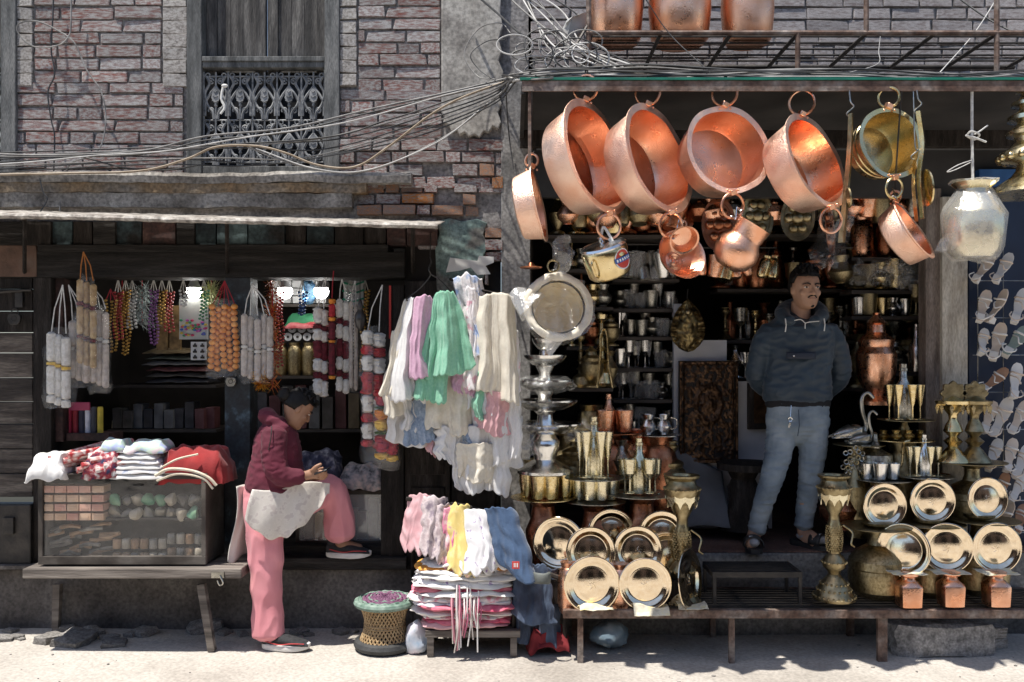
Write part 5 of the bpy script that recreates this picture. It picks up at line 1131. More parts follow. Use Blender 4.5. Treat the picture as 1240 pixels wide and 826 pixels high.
# goods inside the counter
pk_cols = [M('packet_pink', (.46, .20, .14), (.56, .32, .24), scale=14, rough=.4), M('packet_peach', (.48, .29, .17), (.56, .39, .27), scale=14, rough=.4), M('packet_grey', (.10, .09, .075), (.26, .24, .2), scale=18, rough=.3), M('packet_cream', (.26, .22, .16), (.40, .35, .27), scale=16, rough=.4), M('packet_green', (.06, .22, .13), (.2, .34, .2), scale=12, rough=.4), M('packet_wood', (.20, .115, .06), (.36, .23, .13), scale=12, rough=.5)]
rows = ['bottom', 'second', 'third', 'top']
for r_ in range(4):
    for c_ in range(5):
        q = P(63 + c_ * 15, 628 - r_ * 11, -.38); b = MB(); b.box((0, 0, .018), (.062, .10, .038), (0, 0, jit(.06)))
        b.box((0, -.0515, .018), (.045, .002, .016)); b.cur = 0
        b.build('small_box', [R.choice(pk_cols[:2])], None, loc=q, raw=True, smooth=False, bevel=.002, label='small pink packet, %s from the end in the %s row inside the counter' % (ORD[c_], rows[r_]), cat='packet', group='packets in the counter')
for k in range(16):
    q = P(140 + (k % 8) * 13.5, 628 - (k // 8) * 16, -.37 + jit(.03)); b = MB(); b.ball((0, 0, .03), (.036, .03, .034), 10, 7); b.wob(.02, 20, k); b.build('bag_of_trinkets', R.choice(pk_cols[2:5]), None, loc=q, raw=True, label='plump clear bag, %s along the %s heap on the counter shelf' % (ORD[k % 8], ('lower', 'upper')[k // 8]), cat='bag', group='trinket bags in the counter')
for k in range(20):
    col = k % 10; rw = k // 10
    q = P(142 + col * 11, 681 - rw * 17 - (6 if col > 5 else 0), -.37); b = MB(); b.lathe([(0, 0), (.022, 0), (.024, .004), (.024, .05), (.020, .055), (.012, .056), (.012, .05), (0, .05)], 12); 
    b.build('wooden_roll', R.choice([pk_cols[5], pk_cols[3], pk_cols[2]]), None, loc=q, raw=True, label='wooden bangle roll, %s in the %s line at the counter bottom' % (ORD[col], ('front', 'rear')[rw]), cat='bangle roll', group='bangle rolls in the counter')
for k in range(28):
    q = P(62 + (k % 7) * 12, 680 - (k // 7) * 11 - (k % 3) * 4, -.36); b = MB(); b.tube([q + Vector((-.06, 0, 0)), q + Vector((0, jit(.02), .012 + jit(.01))), q + Vector((.06, jit(.03), .02 + jit(.015)))], .011, 6, sm=4)
    b.build('carved_comb', R.choice([pk_cols[5], pk_cols[2]]), None, loc=tuple(q), label='thin wooden stick, %s along the %s layer at the counter bottom' % (ORD[k % 7], ('lowest', 'second', 'third', 'top')[k // 7]), cat='stick', group='wooden sticks in the counter')
# cloths lying on the counter
red_cl = M('red_cloth', (.20, .008, .010), (.32, .015, .015), scale=10, rough=.85, sheen=.2, bump=.15, bscale=80)
white_cl = M('white_cloth', (.62, .60, .58), (.76, .75, .73), scale=8, rough=.9, sheen=.2, bump=.2, bscale=60)
redstripe = M('red_white_weave', (.38, .03, .035), (.55, .30, .28), (.68, .60, .56), scale=34, rough=.9, bump=.2, lo=.40, hi=.62)
multi = M('printed_lace', (.66, .63, .62), (.70, .68, .68), (.30, .36, .52), scale=26, rough=.9, bump=.25, lo=.45, hi=.68)
zt3 = zc1 + .013
for k in range(11):
    x = 50 + k * 8.2; c0 = P(x, 560, -.44); z = zt3 + .018 + .026 * (k % 3) + .006 * k * (k < 6)
    b = MB(); b.tube([Vector((c0.x - .02, -.46 - .02 * (k % 2), z)), Vector((c0.x + .04 + .02 * k, -.30, z + .03)), Vector((c0.x + .10 + .03 * k * .6, -.15, z + .05))], .019, 8, sm=3)
    b.build('rolled_scarf', redstripe, None, loc=(c0.x, -.4, zt3), label='%s rolled red and white scarf lying on the glass counter' % ORD[k], cat='scarf', group='rolled scarves on the counter')
def heap(px0, px1, py0, py1, Y, dep, mat, name, label, cat, seed, amp=.02, nu=28, nv=16, group=None):
    z1 = PZ(py0, Y); xa_, xb_ = PX(px0, Y), PX(px1, Y)
    zlo = PZ(py1, Y)
    def f(u, v):
        e = min(1, min(u, 1 - u) * 7) ** .5 * min(1, (1 - v) * 6 + .0) ** .5
        x = xa_ + (xb_ - xa_) * u; y = Y + dep * v
        front = min(1, v * 5) ** .5
        z = zlo + (z1 - zlo) * e * front
        n = noise.noise_vector(Vector((x * 16, y * 16, z * 24 + seed)))
        return Vector((x + n.x * amp * .6, y + n.y * amp * .5 - .02 * (1 - front), z + n.z * amp * (.3 + .7 * e)))
    b = MB(); b.grid(f, nu, nv); return b.build(name, mat, None, loc=((xa_ + xb_) / 2, Y + dep / 2, zlo), solid=.004, label=label, cat=cat, group=group)
heap(32, 76, 553, 582, -.50, .2, white_cl, 'crumpled_cloth', 'crumpled white cloth hanging over the end of the glass counter', 'cloth', 1, .035)
heap(98, 140, 548, 578, -.47, .22, M('dark_print', (.02, .03, .08), (.30, .03, .04), (.66, .64, .62), scale=30, rough=.9), 'printed_scarf', 'red and navy printed scarf heap between rolled scarves and lace', 'scarf', 7, .03)
for k in range(6):
    heap(106 + k * .5, 202 - k * 3, 571 - k * 6, 579 - k * 6, -.46 + .012 * k, .24, multi if k % 2 else white_cl, 'folded_lace', '%s folded white lace cloth counted up from the counter top' % ORD[k], 'lace cloth', 20 + k, .012, 30, 10, 'stack of folded lace on the counter')
heap(120, 150, 534, 546, -.40, .16, M('pastel_print', (.60, .50, .52), (.45, .58, .45), (.35, .40, .60), scale=22, rough=.9, lo=.4, hi=.6), 'pastel_cloth', 'pastel print cloth on top of the folded lace', 'cloth', 33, .02)
heap(152, 200, 535, 548, -.40, .16, MATS['pastel_print'], 'pastel_cloth', 'pastel green and pink cloth beside the red cloth', 'cloth', 36, .02)
heap(190, 270, 546, 586, -.43, .28, red_cl, 'red_cloth', 'bright red cloth with cream border heaped on the counter end', 'cloth', 41, .04)
cream_cl = M('cream_border', (.55, .48, .36), (.68, .62, .5), scale=20, rough=.9)
b = MB(); b.tube([P(188, 576, -.50), P(205, 568, -.51), P(232, 570, -.51), P(252, 578, -.51), P(262, 588, -.50)], .009, 6, sm=6); b.tube([P(190, 582, -.50), P(215, 574, -.51), P(245, 579, -.51), P(258, 592, -.50)], .007, 6, sm=6); b.tube([P(196, 566, -.48), P(215, 556, -.47), P(240, 550, -.45)], .006, 6, sm=5)
b.build('cream_trim', cream_cl, bpy.data.objects['red_cloth'])

# ------------------------------------------------------------------ shop interior goods and lamps
bulb_m = M('lit_bulb', (1.0, .97, .92), emit=22.0)
bulb_c = M('bulb_collar', (.35, .36, .37), rough=.4)
for k, (px, lb) in enumerate(((235, 'lit round bulb over the card of sweets, beside the dark post'), (345, 'lit round bulb before the white boxes'), (389, 'lit round bulb beside the blue shiny ornament'))):
    Y = .42; c = P(px, 353, Y); q = L(1, Y); t = T('light_bulb', lb, 'light bulb', c, 'lit bulbs in the trinket shop')
    MB().lathe([(0, -9 * q), (5 * q, -8 * q), (8.6 * q, -3 * q), (9 * q, 1 * q), (8 * q, 4 * q), (0, 4 * q)], 20, Matrix.Translation(c)).build('globe', bulb_m, t)
    MB().lathe([(0, 4.2 * q), (8.4 * q, 4.2 * q), (6 * q, 9 * q), (4 * q, 14 * q), (4 * q, 18 * q), (0, 18 * q)], 16, Matrix.Translation(c)).build('collar', bulb_c, t)
    MB().tube([c + Vector((0, 0, 18 * q)), Vector((c.x, Y, 2.32))], .004, 6).build('cord', iron, t)
def packet(px0, px1, py0, py1, Y, dep, mat, name, label, cat, group=None, tilt=0):
    b = MB(); b.pbox(px0, px1, py0, py1, Y, Y + dep); b.wob(.004, 9, px0)
    return b.build(name, mat, None, loc=tuple(P((px0 + px1) / 2, py1, Y)), smooth=False, bevel=.003, label=label, cat=cat, group=group)
def tshelf(px0, px1, py, Y, dep, label):
    b = MB(); b.bx(PX(px0, Y), PX(px1, Y), Y, Y + dep, PZ(py, Y) - .02, PZ(py, Y)); b.build('wall_shelf', shw, None, loc=tuple(P((px0 + px1) / 2, py, Y)), smooth=False, label=label, cat='shelf')
box_w = M('white_carton', (.55, .56, .57), (.7, .71, .72), scale=10, rough=.6, rnd=.15)
tshelf(318, 415, 368, .75, .3, 'upper shelf of white cartons behind the bulbs')
for r_ in range(3):
    for c_ in range(5): packet(326 + c_ * 14, 338.5 + c_ * 14, 340 + r_ * 9.3, 348.3 + r_ * 9.3, .76 + jit(.01), .12, box_w, 'white_carton', 'small white carton, %s along the %s row behind the bulbs' % (ORD[c_], ('top', 'middle', 'bottom')[r_]), 'carton', 'white cartons')
t = T('blue_ornament', 'shiny blue foil ornament hanging between the two bulbs', 'ornament', P(375, 370, .5))
b = MB(); b.ball(P(374, 353, .5), (.055, .02, .085), 12, 9); b.wob(.02, 25, 3); b.build('foil', M('blue_foil', (.02, .10, .28), (.25, .45, .62), scale=28, rough=.15, metal=.7), t, ang=15)
b = MB(); b.tube([P(374, 338, .5), P(374, 320, .5)], .002, 5); b.build('string', iron, t)
tshelf(335, 415, 413, .7, .3, 'shelf of spool reels in the trinket shop')
for k in range(7):
    px = 349 + (k % 4) * 11.5 + (5 if k >= 4 else 0); py = 408 if k < 4 else 398; Y = .62
    m = Matrix.Translation(P(px, py, Y)) @ Matrix.Rotation(pi / 2, 4, 'X'); q = L(1, Y)
    t = T('thread_spool', 'white thread spool, %s in the %s row of reels' % (ORD[k % 4], 'lower' if k < 4 else 'upper'), 'spool', P(px, py, Y), 'spools of thread')
    MB().lathe([(0, 0), (5 * q, 0), (5 * q, .006), (4 * q, .008), (4 * q, .002), (0, .002)], 18, m).build('flange', box_w, t); MB().lathe([(0, .004), (1.6 * q, .004), (1.6 * q, .012), (0, .012)], 10, m).build('core', iron, t)
heap(345, 392, 380, 396, .62, .15, M('green_fabric', (.01, .12, .05), (.05, .26, .12), scale=9, rough=.8), 'green_fabric', 'folded green fabric on top of the thread spools', 'fabric', 3, .01)
heap(344, 396, 388, 398, .6, .15, M('crimson_fabric', (.30, .02, .03), (.5, .2, .2), scale=20, rough=.8), 'crimson_fabric', 'crimson fabric folded under the green fabric', 'fabric', 5, .01)
tshelf(330, 460, 455, .6, .35, 'lower shelf of gold tins behind the woman')
for k, px in enumerate((340, 357, 374, 388)): vessel('jar', brass_old, px, 455, .66, 40, '%s tall gold tin on the lower shelf behind the woman' % ORD[k], 'tin', 'gold_tin', wf=.85)
fold_cols = [M('fold_%d' % i, c, tuple(min(1, x * 1.7 + .02) for x in c), scale=14, rough=.35) for i, c in enumerate(((.03, .03, .035), (.05, .045, .04), (.09, .03, .03), (.10, .10, .10), (.05, .06, .05), (.12, .09, .05)))]
tshelf(130, 262, 466, .55, .4, 'shelf of folded plastic packs in the trinket shop'); tshelf(130, 262, 520, .5, .4, 'low shelf of dark packs in the trinket shop')
for k in range(6): heap(176 + jit(4), 250 + jit(4), 462 - k * 7 - 5, 463 - k * 7, .56, .25, fold_cols[k % 6], 'folded_pack', '%s folded glossy pack counted up on the shelf under the bulb' % ORD[k], 'pack', 50 + k, .012, 20, 8, 'folded packs')
for k in range(10): packet(136 + k * 12.5, 147 + k * 12.5, 490 + R.uniform(-8, 8), 519, .52 + jit(.03), .12, R.choice(fold_cols), 'dark_packet', '%s dark packet along the low shelf' % ORD[k], 'packet', 'dark packets on the low shelf')
for k in range(9): packet(310 + k * 16, 323 + k * 16, 476 + R.uniform(-10, 14), 519, .7 + jit(.03), .12, R.choice(fold_cols), 'dark_packet', '%s dark packet in the gloom behind the woman' % ORD[k], 'packet', 'dark packets behind the woman')
tshelf(305, 460, 520, .68, .3, 'dim low shelf behind the woman')
# card of sweets and card of hair clips under the first bulb
t = T('sweet_card', 'clear hanging pack of colourful sweets below the first bulb', 'pack', P(232, 412, .40))
b = MB(); b.pbox(217, 252, 362, 411, .41, .415); b.build('card', M('pale_card', (.5, .54, .52), (.6, .62, .6), scale=8, rough=.5), t, smooth=False)
bits = [M('bit_%d' % i, c, rough=.4) for i, c in enumerate(((.6, .05, .15), (.05, .15, .5), (.6, .45, .05), (.5, .1, .4), (.05, .3, .15)))]
for i, mm in enumerate(bits):
    b = MB()
    for k in range(8): b.ball(P(R.uniform(219, 250), R.uniform(388, 408), .40), (.012, .006, .008), 6, 4)
    o = b.build('sweets', mm, t); o['kind'] = 'stuff'
t = T('clip_card', 'white card of black hair clips beside the orange garland', 'card', P(241, 436, .36))
b = MB(); b.pbox(231, 250, 414, 436, .37, .374); b.build('card', box_w, t, smooth=False)
for i in range(3):
    for j in range(2): b = MB(); b.box(P(236 + j * 9, 419 + i * 7, .365), (.024, .008, .014)); b.box(P(236 + j * 9, 417 + i * 7, .365), (.008, .012, .012)); b.build('hair_clip', iron, t, smooth=False)
# fabric rolls standing at the side
for k, cc in enumerate(((.35, .02, .05), (.25, .02, .03), (.03, .03, .05), (.55, .55, .6), (.05, .05, .06), (.5, .38, .05))):
    px = 84 + k * 7.5; q = P(px, 525, .12); b = MB(); b.lathe([(0, 0), (.016, 0), (.017, .01), (.017, .155), (.014, .165), (.006, .166), (0, .16)], 12)
    b.build('fabric_roll', M('roll_%d' % k, cc, tuple(x * 1.4 for x in cc), scale=20, rough=.7), None, loc=q, raw=True, label=('crimson', 'dark red', 'black', 'silvery white', 'charcoal', 'mustard')[k] + ' fabric roll standing at the side of the shop opening', cat='fabric roll')
packet(80, 132, 525, 534, .06, .2, old_red, 'roll_tray', 'dark red wooden ledge under the fabric rolls', 'ledge')
packet(83, 108, 487, 497, .10, .02, M('magenta_box', (.30, .02, .08), (.4, .05, .12), scale=9, rough=.5), 'magenta_box', 'magenta box end above the fabric rolls', 'box')

# ------------------------------------------------------------------ garlands hanging across the shop front
def strand(b, px, py0, py1, Y, w_, seed, bump=.3, n=None, sway=0.0):
    """a fluffy rope of flowers"""
    n = n or max(6, int((py1 - py0) / 2.2)); pts = []
    rings = []; seg = 9
    for i in range(n + 1):
        py = py0 + (py1 - py0) * i / n; c = P(px + sway * sin(i / n * 3), py, Y)
        rr = L(w_ / 2, Y) * (1 if 0 < i < n else .45)
        rings.append([c + Vector((cos(2 * pi * j / seg), sin(2 * pi * j / seg), 0)) * rr * (1 + bump * noise.noise(Vector((i * 1.3 + seed, j * 1.7, seed)))) + Vector((0, 0, rr * .3 * noise.noise(Vector((i * 1.1, j * 1.9, seed + 9))))) for j in range(seg)])
    b.loft(rings)
g_white = M('flower_white', (.55, .52, .47), (.74, .72, .67), scale=60, rough=.9, bump=.5, bscale=120)
g_beige = M('flower_beige', (.40, .34, .29), (.58, .51, .45), scale=40, rough=.9, bump=.5, bscale=120)
g_tan = M('flower_tan', (.30, .19, .09), (.50, .36, .19), scale=30, rough=.8, bump=.4, bscale=120)
g_orange = M('flower_orange', (.62, .18, .02), (.80, .34, .05), scale=40, rough=.8, bump=.4, bscale=120)
g_yellow = M('flower_yellow', (.65, .38, .03), (.80, .55, .10), scale=40, rough=.8, bump=.4, bscale=120)
g_red = M('flower_red', (.26, .008, .012), (.46, .03, .04), scale=50, rough=.85, bump=.5, bscale=120)
g_maroon = M('flower_maroon', (.07, .006, .010), (.16, .014, .025), scale=50, rough=.85, bump=.5, bscale=120)
g_green = M('flower_green', (.03, .10, .02), (.10, .20, .05), scale=40, rough=.8)
bagm = film('garland_bag', gl=.06, milky=.02, rough=.12, bscale=26)
def garland(label, px, pytop, Y, strands, py0, segs, w_=9, bag=None, string=rope, name='garland', bump=.3):
    """strands: list of x positions; segs: list of (material, py0, py1)"""
    t = T(name, label, 'garland', P(px, segs[-1][2], Y))
    for k, sx in enumerate(strands):
        MB().tube([P(px, pytop, Y), P(sx + (px - sx) * .3, (pytop + py0) / 2, Y), P(sx, py0 + 2, Y)], .0035, 5).build('string', string, t)
        for mt_, a, c in segs:
            b = MB(); dy = (k % 3) * 3.0; strand(b, sx, a + dy, c + dy, Y + .02 * (k % 2), w_, k * 7 + px, bump); b.build('flower_section', mt_, t)
    if bag:
        a, c, d, e = bag; b = MB(); rings = []
        for i in range(15):
            v = i / 14; hw = (c - a) / 2 * min(1, .35 + v * 2.5) * (1 if v < .96 else .8); cy = d + (e - d) * v; cc = P((a + c) / 2, cy, Y)
            rings.append([cc + Vector((L(hw, Y) * cos(2 * pi * j / 16), .06 * sin(2 * pi * j / 16), 0)) for j in range(16)])
        b.loft(rings); b.wob(.02, 16, px); b.wob(.01, 50, px + 3); b.build('plastic_bag', bagm, t)
    return t
YGd = -.14
garland('bundle of cream rope garlands in clear plastic nearest the plank door', 76, 345, YGd - .06, (62, 71, 80), 402, [(g_white, 402, 438), (g_yellow, 438, 442), (g_white, 442, 478), (g_white, 478, 488)], 10.5, (53, 90, 396, 494), bump=.12)
garland('greyish white rope garlands in plastic, second from the plank door', 83, 345, YGd, (88, 96, 104), 388, [(g_beige, 388, 420), (g_white, 420, 424), (g_beige, 424, 458)], 9, (81, 111, 384, 470), bump=.12)
garland('tan and brown striped garland hung highest on an orange cord', 101, 305, YGd - .03, (97, 105, 113), 338, [(g_tan, 338, 365), (g_maroon, 365, 370), (g_tan, 370, 405), (g_maroon, 405, 409), (g_tan, 409, 440)], 8, (92, 118, 335, 446), string=M('orange_cord', (.35, .13, .03), rough=.8), bump=.12)
garland('pale grey rope garlands in plastic beside the gold bead strings', 114, 350, YGd + .02, (113, 121, 128), 372, [(g_beige, 372, 405), (g_white, 405, 410), (g_beige, 410, 464)], 8, (107, 135, 368, 476), bump=.12)
def beads(label, px, pytop, xs_, py0, py1, Y, mat, step, r_px, top=None):
    t = T('bead_garland', label, 'garland', P(px, py1, Y)); q = L(r_px, Y)
    for k, x in enumerate(xs_):
        b = MB(); n = int((py1 - py0) / step)
        for i in range(n): b.ball(P(x + 1.5 * sin(i * .5 + k), py0 + (i + .5) * step + (k % 2) * step * .4, Y + .02 * (k % 2)), (q, q, q * .85), 8, 6)
        b.build('bead_strand', mat, t); MB().tube([P(px, pytop, Y), P(x, py0 + 2, Y)], .003, 5).build('string', top or rope, t)
    return t
cord_red = M('red_cord', (.28, .01, .02), rough=.8)
t = beads('thick strings of glossy orange beads in plastic on the dark post', 272, 340, (257, 264, 271, 278, 285), 368, 452, -.08, M('orange_bead', (.62, .20, .03), (.80, .36, .08), scale=30, rough=.4), 7.2, 4.4, cord_red)
b = MB(); rings = []
for i in range(13):
    v = i / 12; cc = P(271, 364 + 93 * v, -.08); rings.append([cc + Vector((L(21, -.08) * min(1, .5 + v * 3) * cos(2 * pi * j / 14), .065 * sin(2 * pi * j / 14), 0)) for j in range(14)])
b.loft(rings); b.wob(.02, 16, 1); b.build('plastic_bag', bagm, t)
garland('pale sandalwood rope garlands in plastic on the dark post', 306, 345, -.12, (296, 303, 312, 320, 327), 380, [(g_beige, 380, 418), (g_white, 418, 422), (g_beige, 422, 456)], 8, (289, 334, 376, 464), bump=.1)
beads('gold bead strings hanging behind the pale garlands near the plank door', 134, 350, (128, 134, 140), 362, 428, .05, M('gold_bead', (.30, .16, .03), (.55, .36, .10), scale=30, rough=.35, metal=.6), 4, 2.0, cord_red)
# tinsel
def tinsel(label, px, py0, py1, Y, w_, mat, n=180):
    t = T('tinsel_garland', label, 'garland', P(px, py1, Y)); b = MB()
    for k in range(n):
        c = P(px + jit(w_ * .15), R.uniform(py0, py1), Y); d = Vector((jit(1), jit(1) - .3, jit(1))).normalized() * L(w_ * .55, Y); s = d.orthogonal().normalized() * .003
        b.add([c - s, c + s, c + d + s * .3, c + d - s * .3], [(0, 1, 2, 3)])
    o = b.build('tinsel', mat, t, smooth=False); o['kind'] = 'stuff'
    MB().tube([P(px, py0 - 20, Y), P(px, py1, Y)], .004, 5).build('core', g_red, t)
tins = M('gold_tinsel', (.62, .22, .02), (.80, .48, .06), scale=30, rough=.3, metal=.5)
tinsel('gold and orange tinsel garland hanging behind the sandalwood garlands', 330, 372, 470, -.02, 24, M('red_tinsel', (.45, .03, .02), (.75, .30, .05), scale=40, rough=.3, metal=.4))
tinsel('ball of yellow tinsel at the foot of the sandalwood garlands', 316, 450, 468, -.10, 20, tins, 260)
tinsel('green-gold tinsel strings hanging beside the first bulb', 256, 345, 372, .40, 26, M('lime_tinsel', (.35, .40, .18), (.6, .62, .35), scale=40, rough=.3, metal=.4), 150)
tinsel('silver tinsel cluster hanging deep in the shop', 172, 345, 392, .35, 34, M('silver_tinsel', (.35, .42, .42), (.65, .7, .7), scale=40, rough=.25, metal=.6), 220)
tinsel('red and gold tinsel cluster near the silver tinsel', 148, 350, 390, .3, 22, M('red_gold_tinsel', (.28, .02, .02), (.5, .26, .08), scale=40, rough=.3, metal=.4), 160)
tinsel('dark red tinsel cluster beside the post edge', 328, 340, 375, .2, 18, MATS['red_gold_tinsel'], 120)
for k, px in enumerate((196, 212)): packet(px - 7, px + 7, 370, 424, .45, .02, M('gold_banner', (.10, .06, .02), (.28, .18, .07), scale=20, rough=.5), 'gold_banner', ('patterned gold strip hanging nearer the silver tinsel', 'patterned gold strip hanging nearer the bulb')[k], 'strip')
garland('white and maroon flower garland beside the bulbs', 395, 335, -.02, (385, 392), 372, [(g_white, 372, 392), (g_maroon, 392, 398), (g_white, 398, 412), (g_maroon, 412, 434), (g_white, 434, 450), (g_maroon, 450, 458), (g_white, 458, 478)], 10.5, bump=.45)
garland('deep red garland with gold knots hanging by the second bulb', 404, 328, -.05, (402,), 360, [(g_orange, 362, 368), (g_red, 368, 384), (g_orange, 384, 389), (g_maroon, 389, 412), (g_orange, 412, 415), (g_maroon, 415, 455), (g_orange, 455, 459)], 8, string=cord_red)
garland('second white and maroon flower garland nearer the dark hanging lamp', 414, 338, 0, (411, 419), 362, [(g_white, 362, 385), (g_maroon, 385, 392), (g_white, 392, 410), (g_maroon, 410, 432), (g_white, 432, 448), (g_maroon, 448, 456), (g_white, 456, 474)], 8.5)
garland('thin pale garlands in clear plastic behind the dark hanging lamp', 430, 340, .02, (425, 431), 365, [(g_beige, 365, 470)], 5, (418, 438, 350, 475))
garland('long white and red flower garland at the edge of the shop opening', 463, 345, -.26, (445, 459), 400, [(g_white, 400, 418), (g_red, 418, 430), (g_white, 430, 450), (g_red, 450, 478), (g_white, 478, 500), (g_red, 500, 512), (g_white, 512, 532), (g_red, 532, 541)], 15, (436, 470, 395, 560), bump=.45)
garland('orange, red and yellow flower garland in plastic beside the lace scarves', 470, 455, -.30, (462, 475), 470, [(g_red, 470, 492), (g_green, 492, 495), (g_orange, 495, 508), (g_yellow, 508, 522), (g_green, 522, 526), (g_red, 526, 548), (g_yellow, 548, 556)], 15, (450, 486, 466, 568), bump=.6)
t = T('hanging_lamp', 'dark bulbous lamp hanging among the garlands', 'lamp', P(436, 405, -.06)); q = L(1, -.06)
MB().lathe([(0, 0), (2 * q, 0), (5 * q, 4 * q), (7 * q, 12 * q), (6.6 * q, 18 * q), (3 * q, 25 * q), (4 * q, 29 * q), (2 * q, 36 * q), (0, 38 * q)], 20, Matrix.Translation(P(436, 400, -.06))).build('body', M('smoky_glass', (.03, .028, .027), (.08, .07, .065), scale=9, rough=.25), t)
MB().tube([P(436, 362, -.06), P(436, 336, -.03)], .003, 5).build('cord', iron, t)
t = T('green_net', 'green and white plastic net bag behind the garlands', 'net bag', P(430, 372, .25))
for k in range(4): MB().tube([P(415, 342 + 10 * k, .25), P(428, 345 + 10 * k, .24), P(441, 341 + 10 * k, .25)], .006, 5, sm=3).build('band', M('green_plastic_band', (.02, .25, .15), rough=.4), t)
b = MB(); b.pbox(416, 440, 340, 372, .26, .27); b.build('pack', box_w, t, smooth=False)

# low glass cabinet beside the woman and things on it
t = T('low_cabinet', 'low dusty glass cabinet of coloured packs behind the woman', 'cabinet', P(425, 661, .12))
for a in ((358, 490, 594, 599), (358, 490, 655, 661), (358, 362, 599, 655), (486, 490, 599, 655)):
    b = MB(); b.pbox(*a, .10, .13); b.build('rail', fw, t, smooth=False)
b = MB(); b.pbox(362, 486, 599, 655, .112, .116); b.build('glass_pane', film('dusty_glass', gl=.08, milky=.22, rough=.1, bscale=2), t, smooth=False)
b = MB(); b.pbox(358, 490, 594, 661, .40, .42); b.build('back', dark_in, t, smooth=False)
for k in range(9):
    packet(368 + k * 13, 379 + k * 13, 610 + R.uniform(-6, 14), 655, .2 + jit(.04), .08, R.choice([pk_cols[3], pk_cols[2], fold_cols[5], M('packet_yellow', (.45, .33, .06), (.6, .48, .2), scale=12, rough=.5), M('packet_blue', (.05, .12, .3), (.2, .3, .5), scale=12, rough=.5)]), 'coloured_pack', '%s pack inside the low glass cabinet' % ORD[k], 'pack', 'packs in the low cabinet')
heap(408, 468, 566, 593, .05, .18, M('tied_bundle', (.05, .05, .06), (.25, .24, .26), (.45, .35, .33), scale=30, rough=.5), 'tied_bundle', 'tied bundle of thin plastic bangles on the low cabinet', 'bundle', 60, .04)
heap(344, 412, 552, 600, .02, .2, M('dark_folded_cloth', (.02, .025, .05), (.05, .05, .09), (.28, .27, .3), scale=26, rough=.7), 'folded_trousers', 'pile of dark striped folded cloth beyond the woman', 'cloth', 62, .05)

# strings of beads and ribbons filling the opening
bc = [M('bead_red', (.28, .02, .025), (.42, .06, .05), scale=20, rough=.35), M('bead_white', (.5, .5, .5), (.66, .66, .66), scale=20, rough=.3), MATS['gold_bead'], M('bead_green', (.03, .16, .07), (.1, .3, .16), scale=20, rough=.35), M('bead_blue', (.03, .07, .22), (.08, .16, .36), scale=20, rough=.35), M('bead_purple', (.12, .03, .14), (.24, .1, .28), scale=20, rough=.35)]
bn_ = ['red', 'white', 'gold', 'green', 'blue', 'purple']
for k, (px, py0, py1, ci) in enumerate(((143, 352, 412, 0), (152, 350, 430, 2), (160, 352, 400, 1), (186, 350, 420, 5), (196, 350, 395, 2), (205, 352, 405, 0), (222, 350, 372, 1), (247, 350, 388, 3), (338, 352, 445, 0), (366, 352, 384, 4), (424, 348, 440, 1), (442, 350, 452, 2))):
    beads('%s bead strings, %s bunch across the shop opening' % (bn_[ci], ORD[k]), px, 338, (px - 4, px, px + 4), py0, py1, .18 + .05 * (k % 3), bc[ci], 4.2, 1.9)
for k in range(8): packet(135 + k * 15.5, 148 + k * 15.5, 500 + R.uniform(-4, 10), 519, .66, .1, R.choice(fold_cols + pk_cols[2:4]), 'small_pack', '%s small pack under the folded pack shelf' % ORD[k], 'pack', 'small packs under the shelf')
# ------------------------------------------------------------------ lace scarves hanging on the pier
def lace(name, c1, c2, sc=70.0, bump=.35):
    return M(name, c1, c2, scale=sc, rough=.9, bump=bump, bscale=sc * 1.6, sheen=.2, detail=3, transl=.2, bdist=.004)
lc = {'white': lace('white_lace', (.74, .73, .72), (.80, .79, .78)), 'cream': lace('cream_lace', (.72, .66, .55), (.79, .74, .63)), 'pink': lace('pink_lace', (.64, .38, .52), (.72, .47, .60)),
      'green': lace('green_lace', (.24, .55, .38), (.31, .62, .45)), 'blue': lace('grey_blue_lace', (.22, .30, .42), (.38, .46, .58)), 'rose': lace('rose_lace', (.68, .38, .40), (.75, .46, .47)),
      'print': M('pink_blue_print', (.70, .66, .66), (.74, .72, .72), (.34, .44, .66), scale=18, rough=.9, bump=.3, lo=.45, hi=.62), 'print2': M('rose_print', (.74, .70, .70), (.78, .74, .74), (.70, .36, .44), scale=24, rough=.9, bump=.3, lo=.46, hi=.66)}
